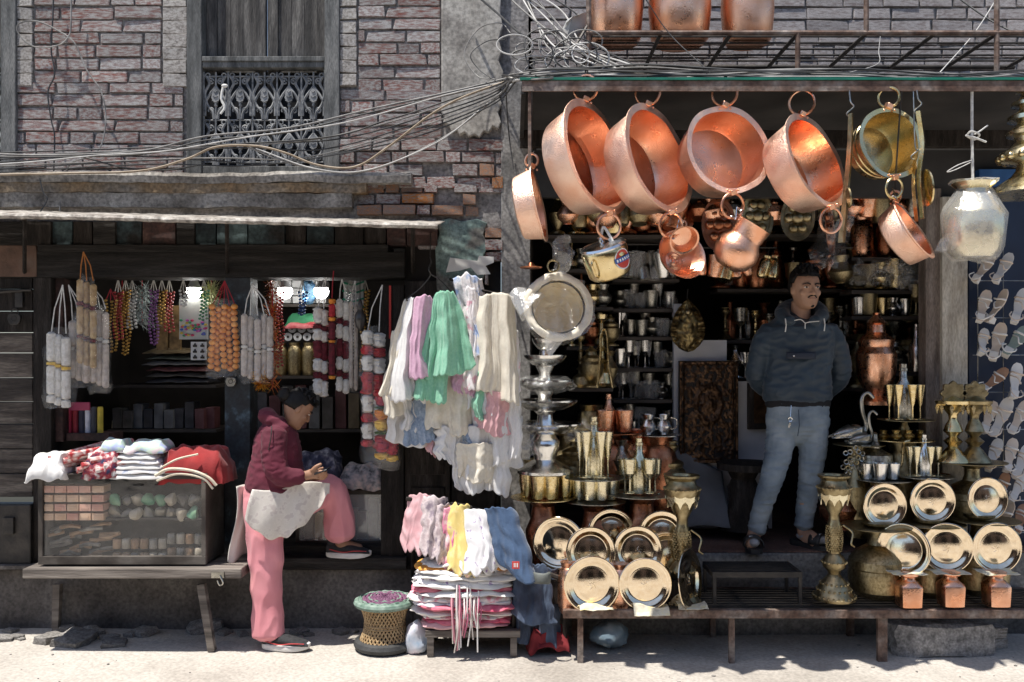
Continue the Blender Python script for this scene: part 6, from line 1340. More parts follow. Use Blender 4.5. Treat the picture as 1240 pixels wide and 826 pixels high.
def drape(px_t0, px_t1, py_t, px_b0, px_b1, py_b, Y, mat, label, folds=3, seed=0, slant=0, scal=6, bulge=.03, name='lace_scarf', cat='scarf', group=None, nv=46, nu=56, flare=1.0, tilt=0.0, sca=2.6):
    wd_ = {'lace_scarf': 1.3, 'doily': 1.35}.get(name, 1.0) - 1.0
    a_ = (px_t1 - px_t0) * wd_ * .35; c_ = (px_b1 - px_b0) * wd_ * .5; px_t0 -= a_; px_t1 += a_; px_b0 -= c_; px_b1 += c_
    def f(u, v):
        x0_ = px_t0 + (px_b0 - px_t0) * v ** .8; x1_ = px_t1 + (px_b1 - px_t1) * v ** .8
        e = .5 + (u - .5)
        px = x0_ + (x1_ - x0_) * e
        bot = py_b + slant * (u - .5) * 2 - sca * abs(sin(u * pi * scal)) * -1.0 + 9 * noise.noise(Vector((u * 2.2, seed, 1)))
        py = py_t + (bot - py_t) * v - (4 * sin(pi * u) - 5 * noise.noise(Vector((u * 5, seed, 9)))) * (1 - v)
        w_ = (.35 + .65 * v) * flare
        ph = seed * 1.7 + .8 * noise.noise(Vector((v * 1.5, seed, 4)))
        yy = Y + bulge * w_ * sin(2 * pi * folds * .55 * u + ph) + .55 * bulge * w_ * (abs(sin(pi * folds * 1.5 * u + seed + .6 * sin(2 * v + seed))) - .6) + .3 * bulge * w_ * (abs(sin(pi * folds * 3.1 * u + 2 * seed + .8 * v)) - .6) + .007 * noise.noise(Vector((u * 3, v * 5, seed))) + tilt * v + .05 * (abs(u - .5) * 2) ** 3
        p = P(px, py, Y); p.y = yy
        p.x += .035 * v * noise.noise(Vector((v * 2.2, u * .8, seed + 7))) + .012 * noise.noise(Vector((v * 6, u * 3, seed + 3)))
        return p
    b = MB(); b.grid(f, nu, nv)
    return b.build(name, mat, None, loc=tuple(P((px_b0 + px_b1) / 2, py_b, Y)), solid=.0025, label=label, cat=cat, group=group, ang=80)
YL = -.50
D = drape
D(500, 560, 440, 478, 560, 540, YL + .12, lc['white'], 'broad white lace sheet hidden at the back of the hanger', 4, 51, 8)
D(570, 622, 400, 566, 622, 520, YL + .06, lc['white'], 'broad white lace sheet hidden behind the cream shawl', 4, 52, 8)
D(476, 500, 400, 466, 500, 505, YL + .06, lc['cream'], 'second cream scarf behind the outermost one', 2, 53, 6)
D(540, 572, 380, 538, 576, 455, YL + .03, lc['white'], 'white scarf between the green and the printed ones', 2, 54, 6)
D(556, 600, 540, 560, 598, 584, YL + .0, lc['cream'], 'short cream lace over the lowest white lace', 3, 55, 6)
D(560, 626, 505, 556, 622, 560, YL + .10, lc['white'], 'white lace cloth at the back beneath the other scarves', 4, 1, 8)
D(486, 502, 470, 487, 503, 520, YL + .08, lc['white'], 'short white lace end below the cream scarf', 2, 2, 3)
D(500, 535, 484, 494, 533, 536, YL + .07, lc['blue'], 'grey-blue lace scarf low at the back by the cream ends', 3, 3, -4)
D(536, 580, 515, 552, 576, 540, YL + .05, lc['blue'], 'small grey-blue lace end above the lowest white lace', 2, 4, 2)
D(514, 532, 520, 516, 532, 548, YL + .09, lc['rose'], 'narrow rose end hanging below the grey-blue lace', 2, 5, 2)
D(528, 560, 520, 532, 560, 562, YL + .04, lc['white'], 'white lace end hanging between the blue and the lowest lace', 2, 6, 6)
D(556, 612, 520, 556, 610, 596, YL + .03, lc['white'], 'lowest hanging white lace with ragged hem', 4, 7, 6, scal=7)
D(585, 626, 470, 590, 626, 560, YL + .02, lc['white'], 'long white lace cloth along the pillar edge', 3, 8, -8)
D(520, 566, 450, 518, 564, 524, YL + .02, lc['cream'], 'cream lace ends gathered under the green scarf', 3, 9, 4)
D(545, 578, 440, 552, 577, 476, YL - .01, lc['pink'], 'small pink lace end beside the green scarf', 2, 10, 4)
D(568, 602, 450, 566, 600, 500, YL - .01, lc['white'], 'white lace end under the cream shawl', 2, 11, 3)
D(580, 612, 478, 578, 612, 522, YL - .02, lc['rose'], 'rose pink lace end below the cream shawl', 2, 12, 5)
D(575, 590, 455, 576, 594, 508, YL - .03, lc['green'], 'narrow green lace end below the cream shawl', 1.5, 13, 5)
D(602, 622, 368, 606, 628, 470, YL, lc['print2'], 'rose-printed white scarf along the pillar edge', 2, 14, 4)
D(550, 580, 336, 566, 592, 432, YL - .01, lc['print'], 'pink and blue printed white scarf hung highest', 2.5, 15, 5)
D(562, 580, 352, 560, 590, 470, YL - .02, lc['print2'], 'rose-printed scarf beside the cream shawl', 2, 16, 4)
D(584, 618, 358, 580, 622, 480, YL - .05, lc['cream'], 'big cream lace shawl with pointed hem nearest the pillar', 2.5, 17, 10, bulge=.04)
D(490, 502, 366, 464, 492, 480, YL, lc['cream'], 'cream scarf at the outer edge of the hanger', 2, 18, 3)
D(494, 506, 364, 470, 508, 484, YL - .03, lc['white'], 'white lace scarf between the cream and the pink', 2.5, 19, 3)
D(500, 527, 362, 493, 522, 457, YL - .06, lc['pink'], 'lilac pink lace scarf on the hanger', 2, 20, 2, scal=5)
D(528, 546, 356, 504, 536, 484, YL - .05, lc['green'], 'longer mint green lace fold behind the front green fold', 2, 21, 4)
D(528, 548, 356, 522, 571, 452, YL - .09, lc['green'], 'mint green lace scarf spread over the front of the hanger', 3, 22, -8, bulge=.035)
b = MB(); b.tube([P(521, 312, -.30), P(522, 318, -.42), P(519, 326, -.50), P(521, 334, -.50), P(508, 350, -.50), P(492, 364, -.50), P(520, 360, -.50), P(546, 357, -.50), P(534, 340, -.50), P(521, 332, -.50)], .004, 6, sm=4)
b.tube([P(521, 312, -.30), P(521, 285, -.10), P(521, 280, -.02)], .003, 5)
b.build('wire_hanger', iron, None, loc=tuple(P(521, 340, -.5)), label='black wire hanger carrying the lilac and green scarves', cat='hanger')
b = MB(); b.tube([P(545, 338, -.46), P(575, 350, -.46), P(622, 360, -.46)], .008, 6); b.tube([P(622, 360, -.46), P(622, 362, -.01)], .007, 6); b.tube([P(545, 338, -.46), P(545, 338, -.01)], .007, 6)
b.build('hanging_rail', wood_dark, None, loc=tuple(P(580, 350, -.4)), label='thin dark rail fixed to the pier behind the scarves', cat='rail')
# torn white poster scrap on the green plaster
b = MB(); b.prism([(PX(x, -.02), PZ(y, -.02)) for x, y in ((540, 330), (545, 312), (560, 314), (578, 316), (580, 310), (598, 311), (598, 318), (588, 322), (594, 332), (578, 333), (570, 324), (556, 328))], -.024, -.020)
b.build('torn_paper', M('paper_white', (.60, .59, .56), (.72, .71, .68), scale=12, rough=.9), None, loc=tuple(P(570, 332, -.02)), smooth=False, label='torn scrap of white paper on the flaking green plaster', cat='paper')

# ------------------------------------------------------------------ stack of doilies on a small bench
YK = -.52
t = T('low_bench', 'low dark bench under the stack of scalloped cloths', 'bench', (PX(565, YK), -.4, 0))
b = MB(); b.pbox(515, 630, 764, 772, YK - .01, -.2); b.build('top', bench_w, t, smooth=False)
for px, y in ((521, YK), (622, YK), (521, -.24), (622, -.24)): b = MB(); b.bx(PX(px, YK) - .018, PX(px, YK) + .018, y, y + .03, 0, PZ(772.5, YK)); b.build('leg', bench_w, t, smooth=False)
def scallop_sheet(px0, px1, py, Y, dep, th, mat, label, seed, n=11, rag=.016):
    """a folded cloth with scalloped rim lying flat"""
    xa_, xb_ = PX(px0, Y), PX(px1, Y); z = PZ(py, Y); cx, cy = (xa_ + xb_) / 2, Y + dep / 2; hw, hd = (xb_ - xa_) / 2, dep / 2
    rings = []; N = 72
    for lev, (k, dz) in enumerate(((.0, th), (.6, th * 1.02), (.93, th * .95), (1.0, th * .62), (1.02, th * .3), (.98, 0), (.6, -.002), (0, -.002))):
        ring = []
        for j in range(N):
            a = 2 * pi * j / N; p = 4.0; d = (abs(cos(a)) ** p + abs(sin(a)) ** p) ** (-1 / p)
            s = 1 + (.06 * abs(sin(n * a / 1.0 + seed)) + .07 * noise.noise(Vector((cos(a) * 4, sin(a) * 4, seed * 2))) if k > .9 else 0)
            ring.append(Vector((cx + hw * k * d * cos(a) * s, cy + hd * k * d * sin(a) * s, z + dz + rag * noise.noise(Vector((cos(a) * 3, sin(a) * 3, seed + lev * .3))) * (k > .5) - (.012 * (k > .9) * (1 + noise.noise(Vector((a * 2, seed, 0))))))))
        rings.append(ring)
    b = MB(); b.loft(rings); return b.build('scalloped_cloth', mat, None, loc=(cx, cy, z), label=label, cat='table cloth', group='stack of scalloped cloths')
dm = {'white': white_cl, 'orange': M('orange_silk', (.75, .28, .04), (.86, .45, .10), scale=6, rough=.5), 'floral': M('purple_floral', (.70, .69, .70), (.74, .73, .74), (.24, .14, .36), scale=30, rough=.9, lo=.5, hi=.66), 'pinkp': M('pink_floral', (.66, .24, .32), (.72, .60, .60), (.74, .72, .71), scale=22, rough=.9, lo=.4, hi=.55),
      'rose': M('rose_cloth', (.50, .05, .12), (.66, .22, .28), scale=18, rough=.9), 'yellow': M('yellow_floral', (.72, .56, .20), (.80, .66, .30), (.55, .30, .32), scale=20, rough=.9, lo=.5, hi=.72), 'dusty': M('dusty_pink', (.52, .28, .30), (.62, .40, .42), scale=18, rough=.9), 'greyp': M('grey_rose_print', (.36, .28, .29), (.55, .47, .47), (.25, .2, .24), scale=28, rough=.9), 'hot': M('hot_pink', (.62, .14, .30), (.70, .35, .42), (.75, .68, .66), scale=26, rough=.9)}
seq = ['dusty', 'rose', 'pinkp', 'white', 'rose', 'floral', 'pinkp', 'white', 'rose', 'white', 'floral', 'white', 'white', 'orange', 'white']
py = 764
for k, cn in enumerate(seq):
    sp = 7 * sin(k * 1.9) + jit(7)
    scallop_sheet(504 + sp * .8 + (8 if k < 3 else 0), 622 + sp * .5 - (5 if k < 3 else 0), py - 5.2, YK - .03 + jit(.03), .30, L(5.0, YK), dm[cn], '%s cloth counted up in the stack, %s' % (ORD[k], {'dusty': 'dusty pink', 'rose': 'crimson', 'pinkp': 'pink flowered', 'white': 'white', 'floral': 'purple flowered', 'orange': 'orange silk'}[cn]), k * 3.1)
    py -= 5.3
# tassels of twisted threads hanging from the stack
t = T('thread_tassels', 'bunch of white and pink thread tassels hanging down the cloth stack', 'tassels', P(562, 785, YK - .1))
thr = [M('thread_%d' % i, c, rough=.8) for i, c in enumerate(((.72, .70, .68), (.62, .30, .34), (.45, .12, .2), (.55, .5, .46)))]
for k in range(34):
    x = R.uniform(545, 582); y0 = R.uniform(706, 735); y1 = R.uniform(752, 792)
    MB().tube([P(x, y0, YK - .06), P(x + jit(2), (y0 + y1) / 2, YK - .075 - R.random() * .02), P(x + jit(4), y1, YK - .07)], .0042, 5, sm=3).build('thread', thr[k % 4], t)
# fanned doilies above the stack
fan = [(497, 522, 602, 488, 515, 660, 'dusty', 'dusty pink scalloped cloth at the outer end of the fanned row'), (512, 538, 604, 505, 532, 664, 'greyp', 'grey-rose printed cloth second in the fanned row'), (528, 548, 614, 524, 548, 672, 'greyp', 'muted grey printed cloth third in the fanned row'),
       (536, 556, 618, 530, 554, 682, 'hot', 'hot pink flowered cloth in the fanned row'), (546, 566, 614, 540, 574, 690, 'yellow', 'yellow flowered cloth in the middle of the fanned row'), (560, 590, 620, 562, 600, 688, 'floral', 'white cloth with purple flowers in the fanned row'), (578, 604, 622, 585, 616, 684, 'floral', 'purple and white flowered cloth nearest the blue cloth')]
for k, (a, c_, ty, d_, e_, by, cn, lb) in enumerate(fan):
    D(a, c_, ty, d_, e_, by, YK + .06 - .018 * k, dm[cn], lb, 1.2, 30 + k, 4, scal=3.5, bulge=.03, name='doily', cat='table cloth', nv=34, nu=40, tilt=-.05, sca=7)
b = MB(); b.tube([P(492, 604, YK + .10), P(560, 612, YK + .07), P(622, 628, YK + .05)], .012, 7); b.tube([P(500, 606, YK + .11), P(500, 700, -.02)], .012, 6); b.tube([P(615, 628, YK + .06), P(615, 715, -.02)], .012, 6)
b.build('cloth_rail', wood_dark, None, loc=tuple(P(560, 615, YK + .1)), label='dark slanting rail behind the fanned cloths', cat='rail')
# blue denim cloths
den = M('blue_canvas', (.035, .07, .14), (.065, .115, .21), scale=10, rough=.9, bump=.3, bscale=120, sheen=.2)
den2 = M('navy_canvas', (.02, .028, .05), (.055, .075, .12), (.10, .14, .21), scale=7, rough=.9, bump=.3, bscale=120)
D(586, 622, 618, 602, 652, 694, YK - .10, den, 'mid blue canvas cloth with red tag spread over the fanned row', 1.6, 41, 10, scal=1, bulge=.03, name='blue_cloth', cat='cloth', tilt=-.06)
tg = MB(); tg.pbox(620, 629, 680, 689, YK - .235, YK - .231); o = tg.build('tag', M('red_tag', (.55, .05, .035), rough=.7), bpy.data.objects['blue_cloth'], smooth=False)
for a in ((622.2, 623.2, 682, 687), (624.2, 625.0, 682, 687), (626, 627.2, 682, 687)): b = MB(); b.pbox(*a, YK - .2365, YK - .2352); b.build('tag_letter', white_ink, o, smooth=False)
D(624, 662, 688, 618, 676, 752, YK - .04, den2, 'blue jacket hanging below the tagged cloth', 2, 42, 6, scal=1, bulge=.04, name='blue_jacket', cat='jacket', tilt=-.03)
D(628, 676, 690, 622, 682, 778, YK + .04, den2, 'navy jacket behind the blue jacket', 2.5, 43, 4, scal=1, bulge=.04, name='navy_jacket', cat='jacket')
b = MB(); b.tube([P(622, 694, YK + .02), P(650, 690, YK + .02), P(684, 702, YK + .02)], .014, 7); b.tube([P(684, 702, YK + .02), P(684, 785, YK + .05)], .014, 6); b.tube([P(622, 694, YK + .02), P(622, 765, YK + .05)], .012, 6)
b.build('jacket_rail', wood_dark, None, loc=tuple(P(650, 700, YK)), label='low dark rail carrying the blue jackets', cat='rail')
b = MB(); b.grid(lambda u, v: P(646 + 20 * u, 692 + 14 * v, YK - .12) + Vector((0, -.03 * sin(u * 3), 0)), 6, 5); b.wob(.012, 14, 2)
b.build('felt_hat', M('grey_felt', (.10, .11, .10), (.16, .17, .16), scale=12, rough=.9), None, loc=tuple(P(656, 706, YK - .1)), solid=.006, label='folded grey felt hat beside the blue jacket', cat='hat')
heap(640, 690, 766, 790, -.50, .14, M('dark_red_cloth', (.16, .012, .016), (.28, .03, .035), scale=10, rough=.9), 'red_bundle', 'dark red cloth bundle lying on the ground beside the jackets', 'cloth', 71, .04)
b = MB(); b.ball(P(505, 772, -.42), (.075, .07, .095), 18, 14); b.wob(.03, 12, 4); b.wob(.012, 45, 5)
b.build('plastic_bag', M('pale_blue_bag', (.30, .40, .52), (.58, .60, .66), (.66, .58, .66), scale=9, rough=.3), None, loc=(PX(505, -.42), -.42, 0), label='pale blue and lilac plastic bag beside the cane stool', cat='bag')
# ------------------------------------------------------------------ cane stool
YT = -.36; c = Vector((PX(466, YT), YT, 0)); t = T('cane_stool', 'round cane stool with woven green and purple top', 'stool', c)
q = L(1, YT); zt_ = PZ(724, YT); rT = 35 * q
rattan = M('rattan', (.24, .15, .07), (.42, .30, .16), scale=30, rough=.6, rnd=.15); rub = M('tyre_rubber', (.02, .021, .022), (.05, .05, .05), scale=14, rough=.7, bump=.3)
for k in range(36):
    for s in (-1, 1):
        a0 = 2 * pi * k / 36; pts = []
        for i in range(7):
            v = i / 6; a = a0 + s * 1.15 * v; rr = rT * (.90 - .22 * sin(pi * v)); pts.append(c + Vector((rr * cos(a), rr * sin(a), .03 + (zt_ - .05) * v)))
        MB().tube(pts, .0048, 5, sm=2).build('cane', rattan, t)
for z, rr in ((zt_ * .5, rT * .70), (zt_ * .45, rT * .70)): MB().ring(c + Vector((0, 0, z)), rr, .005, (0, 0, 1), 36, 5).build('binding', rattan, t)
MB().ring(c + Vector((0, 0, .028)), rT * .90, .028, (0, 0, 1), 40, 8).build('base_ring', rub, t)
MB().ring(c + Vector((0, 0, zt_ - .02)), rT * .95, .020, (0, 0, 1), 40, 8).build('seat_rim', M('green_tape', (.10, .17, .13), (.24, .32, .27), scale=30, rough=.6), t)
wv = [M('weave_purple', (.10, .03, .08), (.22, .10, .17), scale=40, rough=.7), M('weave_green', (.08, .16, .12), (.26, .33, .28), scale=40, rough=.7)]
for i in range(14):
    rr = rT * .94 * (1 - i / 14); b = MB(); n = 44; rings = []
    for j in range(n):
        a = 2 * pi * j / n; zz = zt_ + .004 + .005 * sin(12 * a + i * pi) - .010 * (1 - i / 14) ** 2; cc = c + Vector((rr * cos(a), rr * sin(a), zz))
        rings.append([cc + Vector((cos(a), sin(a), 0)) * .0062 * cos(2 * pi * k / 5) + Vector((0, 0, .0062 * sin(2 * pi * k / 5))) for k in range(5)])
    rings.append(rings[0]); b.loft(rings, cap=False); b.build('woven_ring', wv[1] if i in (0, 1, 2, 6) else wv[0], t)
b = MB(); b.lathe([(0, zt_ - .012), (rT * .95, zt_ - .02), (rT * .95, zt_ - .03), (0, zt_ - .03)], 36, Matrix.Translation((c.x, c.y, 0))); b.build('seat_board', wv[0], t)
# ------------------------------------------------------------------ people
def limb(b, pts, k=.9, n=5, seg=16, depth_axis=(0, 1, 0)):
    """a tapering limb through (px, py, depth, radius px) stations; k flattens it front to back"""
    q = spline([Vector((*P(x, y, Y), L(r, Y))) for x, y, Y, r in pts], n)
    c = [v.to_3d() for v in q]; N = len(c); rings = []; yv = Vector(depth_axis)
    for i in range(N):
        t = (c[min(i + 1, N - 1)] - c[max(i - 1, 0)]).normalized()
        a = t.cross(yv)
        a = a.normalized() if a.length > .15 else Vector((1, 0, 0))
        d = a.cross(t).normalized(); r = max(q[i][3], .003)
        rings.append([c[i] + a * r * cos(2 * pi * j / seg) + d * r * k * sin(2 * pi * j / seg) for j in range(seg)])
    # rounded ends
    for e, s in ((0, -1), (N - 1, 1)):
        t = (c[1] - c[0]).normalized() if e == 0 else (c[-1] - c[-2]).normalized()
        r = max(q[e][3], .003); cap = [[c[e] + (p - c[e]) * .6 + t * s * r * .45 * .8 for p in rings[0 if e == 0 else -1]], [c[e] + (p - c[e]) * .15 + t * s * r * .5 for p in rings[0 if e == 0 else -1]]]
        rings = (cap[::-1] + rings) if e == 0 else (rings + cap)
    b.loft(rings); return b
def fuse(b, name, mat, parent, voxel=.008, smooth=3, wr=0.0, wsc=(14, 14, 26), seed=0, fn=None):
    """overlapping solids -> one continuous skin"""
    me = b.mesh(name, mat, (0, 0, 0)); o = bpy.data.objects.new(name + '_tmp', me); COL.objects.link(o)
    r = o.modifiers.new('r', 'REMESH'); r.mode = 'VOXEL'; r.voxel_size = voxel
    if smooth:
        s = o.modifiers.new('s', 'SMOOTH'); s.iterations = smooth; s.factor = .5
    dg = bpy.context.evaluated_depsgraph_get(); dg.update()
    m2 = bpy.data.meshes.new_from_object(o.evaluated_get(dg)); bpy.data.objects.remove(o, do_unlink=True); bpy.data.meshes.remove(me)
    m2.name = name
    if not m2.materials: m2.materials.append(mat)
    else: m2.materials[0] = mat
    off = wloc(parent); nr = [v.normal.copy() for v in m2.vertices]
    for v, n_ in zip(m2.vertices, nr):
        p = v.co
        if wr:
            w_ = noise.noise(Vector((p.x * wsc[0], p.y * wsc[1], p.z * wsc[2])) + Vector((seed, 0, 0))); w_ = (1 - abs(w_) * 2.2) * .6 + .5 * noise.noise(p * 9 + Vector((0, seed, 0)))
            p = p + n_ * wr * w_
        if fn: p = fn(p, n_)
        v.co = p - off
    m2.polygons.foreach_set('use_smooth', [True] * len(m2.polygons)); m2.update()
    return link(name, m2, None, parent)
skin = M('brown_skin', (.24, .12, .07), (.31, .165, .10), scale=14, rough=.55, bump=.05, bscale=90)
skin_m = M('tan_skin', (.34, .185, .115), (.42, .245, .16), scale=14, rough=.55, bump=.05, bscale=90)
hair_m = M('black_hair', (.005, .0045, .0045), (.012, .010, .009), scale=40, rough=.6, spec=.25, bump=.5, bscale=140, stretch=(1, 1, .4), bdist=.003)
eye_w = M('eye_white', (.6, .57, .53), rough=.3); eye_d = M('eye_dark', (.012, .009, .008), rough=.2); lip_m = M('lips', (.24, .09, .07), rough=.5)
def head_parts(t, c, yaw, pitch, hs, skn, male=True, roll=0.0):
    """returns the matrix of the head: x to the face's side, y forward, z up, origin at mid head"""
    return Matrix.Translation(c) @ Matrix.Rotation(yaw, 4, 'Z') @ Matrix.Rotation(pitch, 4, 'X') @ Matrix.Rotation(roll, 4, 'Y') @ Matrix.Scale(hs, 4)
def add_head(b, m, male=True):
    """y forward. unit: head height (chin to crown) = 1"""
    seg = 20
    def ring(z, rx, yf, yb, fx=0):
        out = []
        for j in range(seg):
            a = 2 * pi * j / seg; y = (yf if sin(a) > 0 else yb) * abs(sin(a)) ** .9 * (1 if sin(a) > 0 else -1); out.append(m @ Vector((rx * cos(a), y, z)))
        return out
    # chin to crown
    prof = [(-.5, .07, .30, .02), (-.485, .13, .36, -.02), (-.44, .19, .385, .06), (-.36, .245, .38, .16), (-.25, .285, .385, .27), (-.12, .31, .385, .36), (.0, .325, .37, .42), (.12, .335, .385, .45), (.24, .33, .37, .45), (.34, .30, .32, .40), (.43, .23, .23, .30), (.485, .13, .12, .17), (.5, .03, .03, .04)]
    b.loft([ring(*p) for p in prof])
    def blob(c, r): 
        bb = MB(); bb.ball((0, 0, 0), r, 12, 9); b.add([m @ (Vector(v) + Vector(c)) for v in bb.v], bb.f)
    # nose
    for z, y, r in ((.05, .375, .032), (-.02, .40, .036), (-.08, .425, .042), (-.125, .435, .05)): blob((0, y, z), (r, r, r * 1.2))
    blob((.042, .40, -.135), .035); blob((-.042, .40, -.135), .035)
    blob((0, .34, -.235), (.10, .055, .035)); blob((0, .335, -.275), (.085, .06, .035)); blob((0, .32, -.41), (.10, .07, .07))   # lips and chin
    for s in (-1, 1):
        blob((s * .155, .315, .085), (.10, .05, .03)); blob((s * .19, .26, -.10), (.10, .07, .09)); blob((s * .345, -.03, -.02), (.035, .07, .115))   # brow, cheek, ear
def face_details(t, m, male=True):
    def place(b, name, mat): b.v = [tuple(m @ Vector(v)) for v in b.v]; return b.build(name, mat, t)
    for s in (-1, 1):
        b = MB(); b.ball((s * .145, .335, .03), (.062, .035, .024), 12, 8); e = place(b, 'eye', eye_w)
        b = MB(); b.ball((s * .15, .362, .028), (.028, .014, .024), 10, 7); place(b, 'iris', eye_d)
        b = MB(); b.tube([(s * .07, .375, .055), (s * .145, .378, .068), (s * .22, .33, .045)], .012, 6, sm=4); place(b, 'eyelid', skin)
        b = MB(); b.tube([(s * .06, .39, .10), (s * .145, .385, .125), (s * .235, .315, .10)], [.020, .010], 6, sm=4); place(b, 'eyebrow', hair_m)
    b = MB(); b.tube([(-.085, .365, -.252), (0, .395, -.248), (.085, .365, -.252)], .010, 6, sm=4); place(b, 'mouth', lip_m)
    if male:
        b = MB(); b.tube([(-.115, .345, -.235), (-.06, .39, -.19), (0, .40, -.185), (.06, .39, -.19), (.115, .345, -.235)], .019, 6, sm=4); place(b, 'moustache', hair_m)
        b = MB(); b.ball((0, .352, -.435), (.055, .035, .045), 10, 8); b.wob(.012, 30, 2); place(b, 'goatee', hair_m)
def hair_cap(t, m, back=True, fringe=.24, seed=0, vol=1.0):
    b = MB(); seg = 28; rings = []
    for i in range(13):
        th = pi * .5 * i / 12 * 1.35; ring = []
        for j in range(seg):
            a = 2 * pi * j / seg; front = sin(a)
            lim = .74 if front > .35 else (.95 if front > -.1 else 1.35)
            tt = min(th, pi * .5 * lim * 1.0)
            rad = 1 + .09 * noise.noise(Vector((cos(a) * 6, sin(a) * 6, i * 1.2 + seed)))
            p = Vector((.375 * sin(tt) * cos(a), .43 * sin(tt) * sin(a) - .03, .14 + .44 * cos(tt) * vol)) * rad
            ring.append(m @ p)
        rings.append(ring)
    b.loft(rings, cap=False); 
    for k in range(60):
        a = R.uniform(0, 2 * pi); tt = R.uniform(.1, .95); p = Vector((.38 * sin(tt) * cos(a), .43 * sin(tt) * sin(a) - .02, .16 + .44 * cos(tt) * vol)); d = Vector((jit(.10), R.uniform(-.02, .12), jit(.03)))
        b.tube([m @ p, m @ (p * 1.04 + d * .5), m @ (p * 1.0 + d * 1.1 + Vector((0, 0, -.06)))], [.022 * m.to_scale().x * 1.4, .002], 5)
    return b.build('hair', hair_m, t, solid=.008, ang=60)

# --- man in the doorway
YM_ = -.02
man = T('person', 'man in navy anorak and jeans standing on the step with hands behind him', 'person', P(945, 662, YM_))
hm = head_parts(man, P(975, 351, YM_ - .02), pi + radians(10), radians(2), .236, skin_m)
b = MB(); add_head(b, hm); limb(b, [(970, 366, YM_ + .02, 11.5), (969, 382, YM_ + .03, 12), (968, 396, YM_ + .03, 15)])
# feet and lower shins, forearms and hands behind the back
limb(b, [(918, 636, YM_ + .02, 8.5), (913, 648, YM_ + .01, 8.5), (911, 655, YM_ - .05, 10), (909, 660, YM_ - .13, 9)], .7); limb(b, [(973, 632, YM_ + .05, 8.5), (974, 644, YM_ + .05, 8.5), (979, 650, YM_ + .01, 9.5), (988, 655, YM_ - .06, 8.5)], .7)
limb(b, [(916, 455, YM_ + .06, 6), (930, 474, YM_ + .17, 7), (958, 484, YM_ + .22, 6.5), (972, 488, YM_ + .23, 8)]); limb(b, [(1017, 455, YM_ + .06, 6), (1003, 475, YM_ + .18, 7), (976, 488, YM_ + .24, 6.5), (960, 492, YM_ + .26, 8)])
for k in range(4): limb(b, [(972 - 1 * k, 488 + 4 * k, YM_ + .235, 3), (960 - k, 490 + 4 * k, YM_ + .265, 2.6), (950, 493 + 4 * k, YM_ + .25, 2.2)], 1)
limb(b, [(968, 486, YM_ + .22, 3.2), (962, 479, YM_ + .24, 2.8), (955, 478, YM_ + .24, 2.4)], 1)
limb(b, [(968, 390, YM_ + .03, 20), (967, 440, YM_ + .02, 28), (966, 500, YM_ + .01, 30)], .5); limb(b, [(968, 402, YM_ + .03, 9), (932, 408, YM_ + .03, 6), (918, 440, YM_ + .05, 6), (916, 455, YM_ + .06, 6)]); limb(b, [(968, 402, YM_ + .03, 9), (1004, 408, YM_ + .03, 6), (1017, 440, YM_ + .05, 6), (1017, 455, YM_ + .06, 6)])
limb(b, [(950, 500, YM_ + .01, 14), (936, 575, YM_ - .02, 10), (918, 640, YM_ + .02, 8.5)]); limb(b, [(983, 500, YM_ + .01, 14), (980, 575, YM_ + .01, 10), (973, 636, YM_ + .05, 8.5)])
fuse(b, 'body', skin_m, man, .006, 2)
face_details(man, hm, True); hair_cap(man, hm, vol=1.1, seed=3)
navy = M('navy_nylon', (.010, .022, .036), (.018, .036, .055), scale=9, rough=.55, sheen=.2, bump=.12, bscale=60)
b = MB()
limb(b, [(969, 386, YM_ + .03, 18), (968, 391, YM_ + .03, 34), (968, 399, YM_ + .03, 43), (968, 420, YM_ + .02, 42), (967, 450, YM_ + .01, 39), (966, 472, YM_ + .01, 42), (966, 483, YM_ + .01, 41), (966, 487, YM_ + .01, 38)], .56, 5, 24)
limb(b, [(934, 399, YM_ + .03, 12), (924, 416, YM_ + .03, 12.5), (918, 440, YM_ + .05, 12.5), (916, 456, YM_ + .07, 12), (930, 472, YM_ + .15, 10), (946, 480, YM_ + .2, 9)], .95)
limb(b, [(1002, 399, YM_ + .03, 12), (1012, 416, YM_ + .03, 12.5), (1017, 440, YM_ + .05, 12.5), (1017, 455, YM_ + .07, 12), (1003, 473, YM_ + .15, 10), (990, 482, YM_ + .2, 9)], .95)
# hood lying round the neck
limb(b, [(957, 388, YM_ - .08, 6), (947, 381, YM_ + .02, 8), (954, 375, YM_ + .11, 10), (971, 372, YM_ + .14, 11), (988, 375, YM_ + .11, 10), (995, 382, YM_ + .02, 8), (986, 389, YM_ - .08, 6)], 1)
fuse(b, 'anorak', navy, man, .007, 2, .010, (13, 13, 24), 2)
limbm = MB(); limb(limbm, [(966, 484, YM_ + .01, 40), (966, 491, YM_ + .01, 39.5)], .58, 3, 24); fuse(limbm, 'hem_band', M('black_rib', (.008, .008, .01), rough=.9), man, .008, 1)
whc = M('white_cord', (.65, .64, .6), rough=.8)
for px, y0, y1 in ((951, 386, 402), (998, 386, 401)): MB().tube([P(px, y0, YM_ - .135), P(px + 1, (y0 + y1) / 2, YM_ - .15), P(px, y1, YM_ - .145)], .0035, 6).build('drawstring', whc, man)
b = MB(); b.tube([P(962, 388, YM_ - .12), P(970, 387, YM_ - .14), P(975, 391, YM_ - .15), P(980, 390, YM_ - .15), P(992, 389, YM_ - .12)], .0028, 5, sm=4); b.tube([P(975, 391, YM_ - .15), P(975, 398, YM_ - .155)], .003, 5); b.build('collar_zip', whc, man)
b = MB(); b.grid(lambda u, v: P(952 + 36 * u, 426 + 9 * v, YM_ - .128 - .012 * sin(pi * u)), 8, 3); b.build('pocket_flap', M('navy_dark', (.008, .014, .03), rough=.6), man, solid=.004)
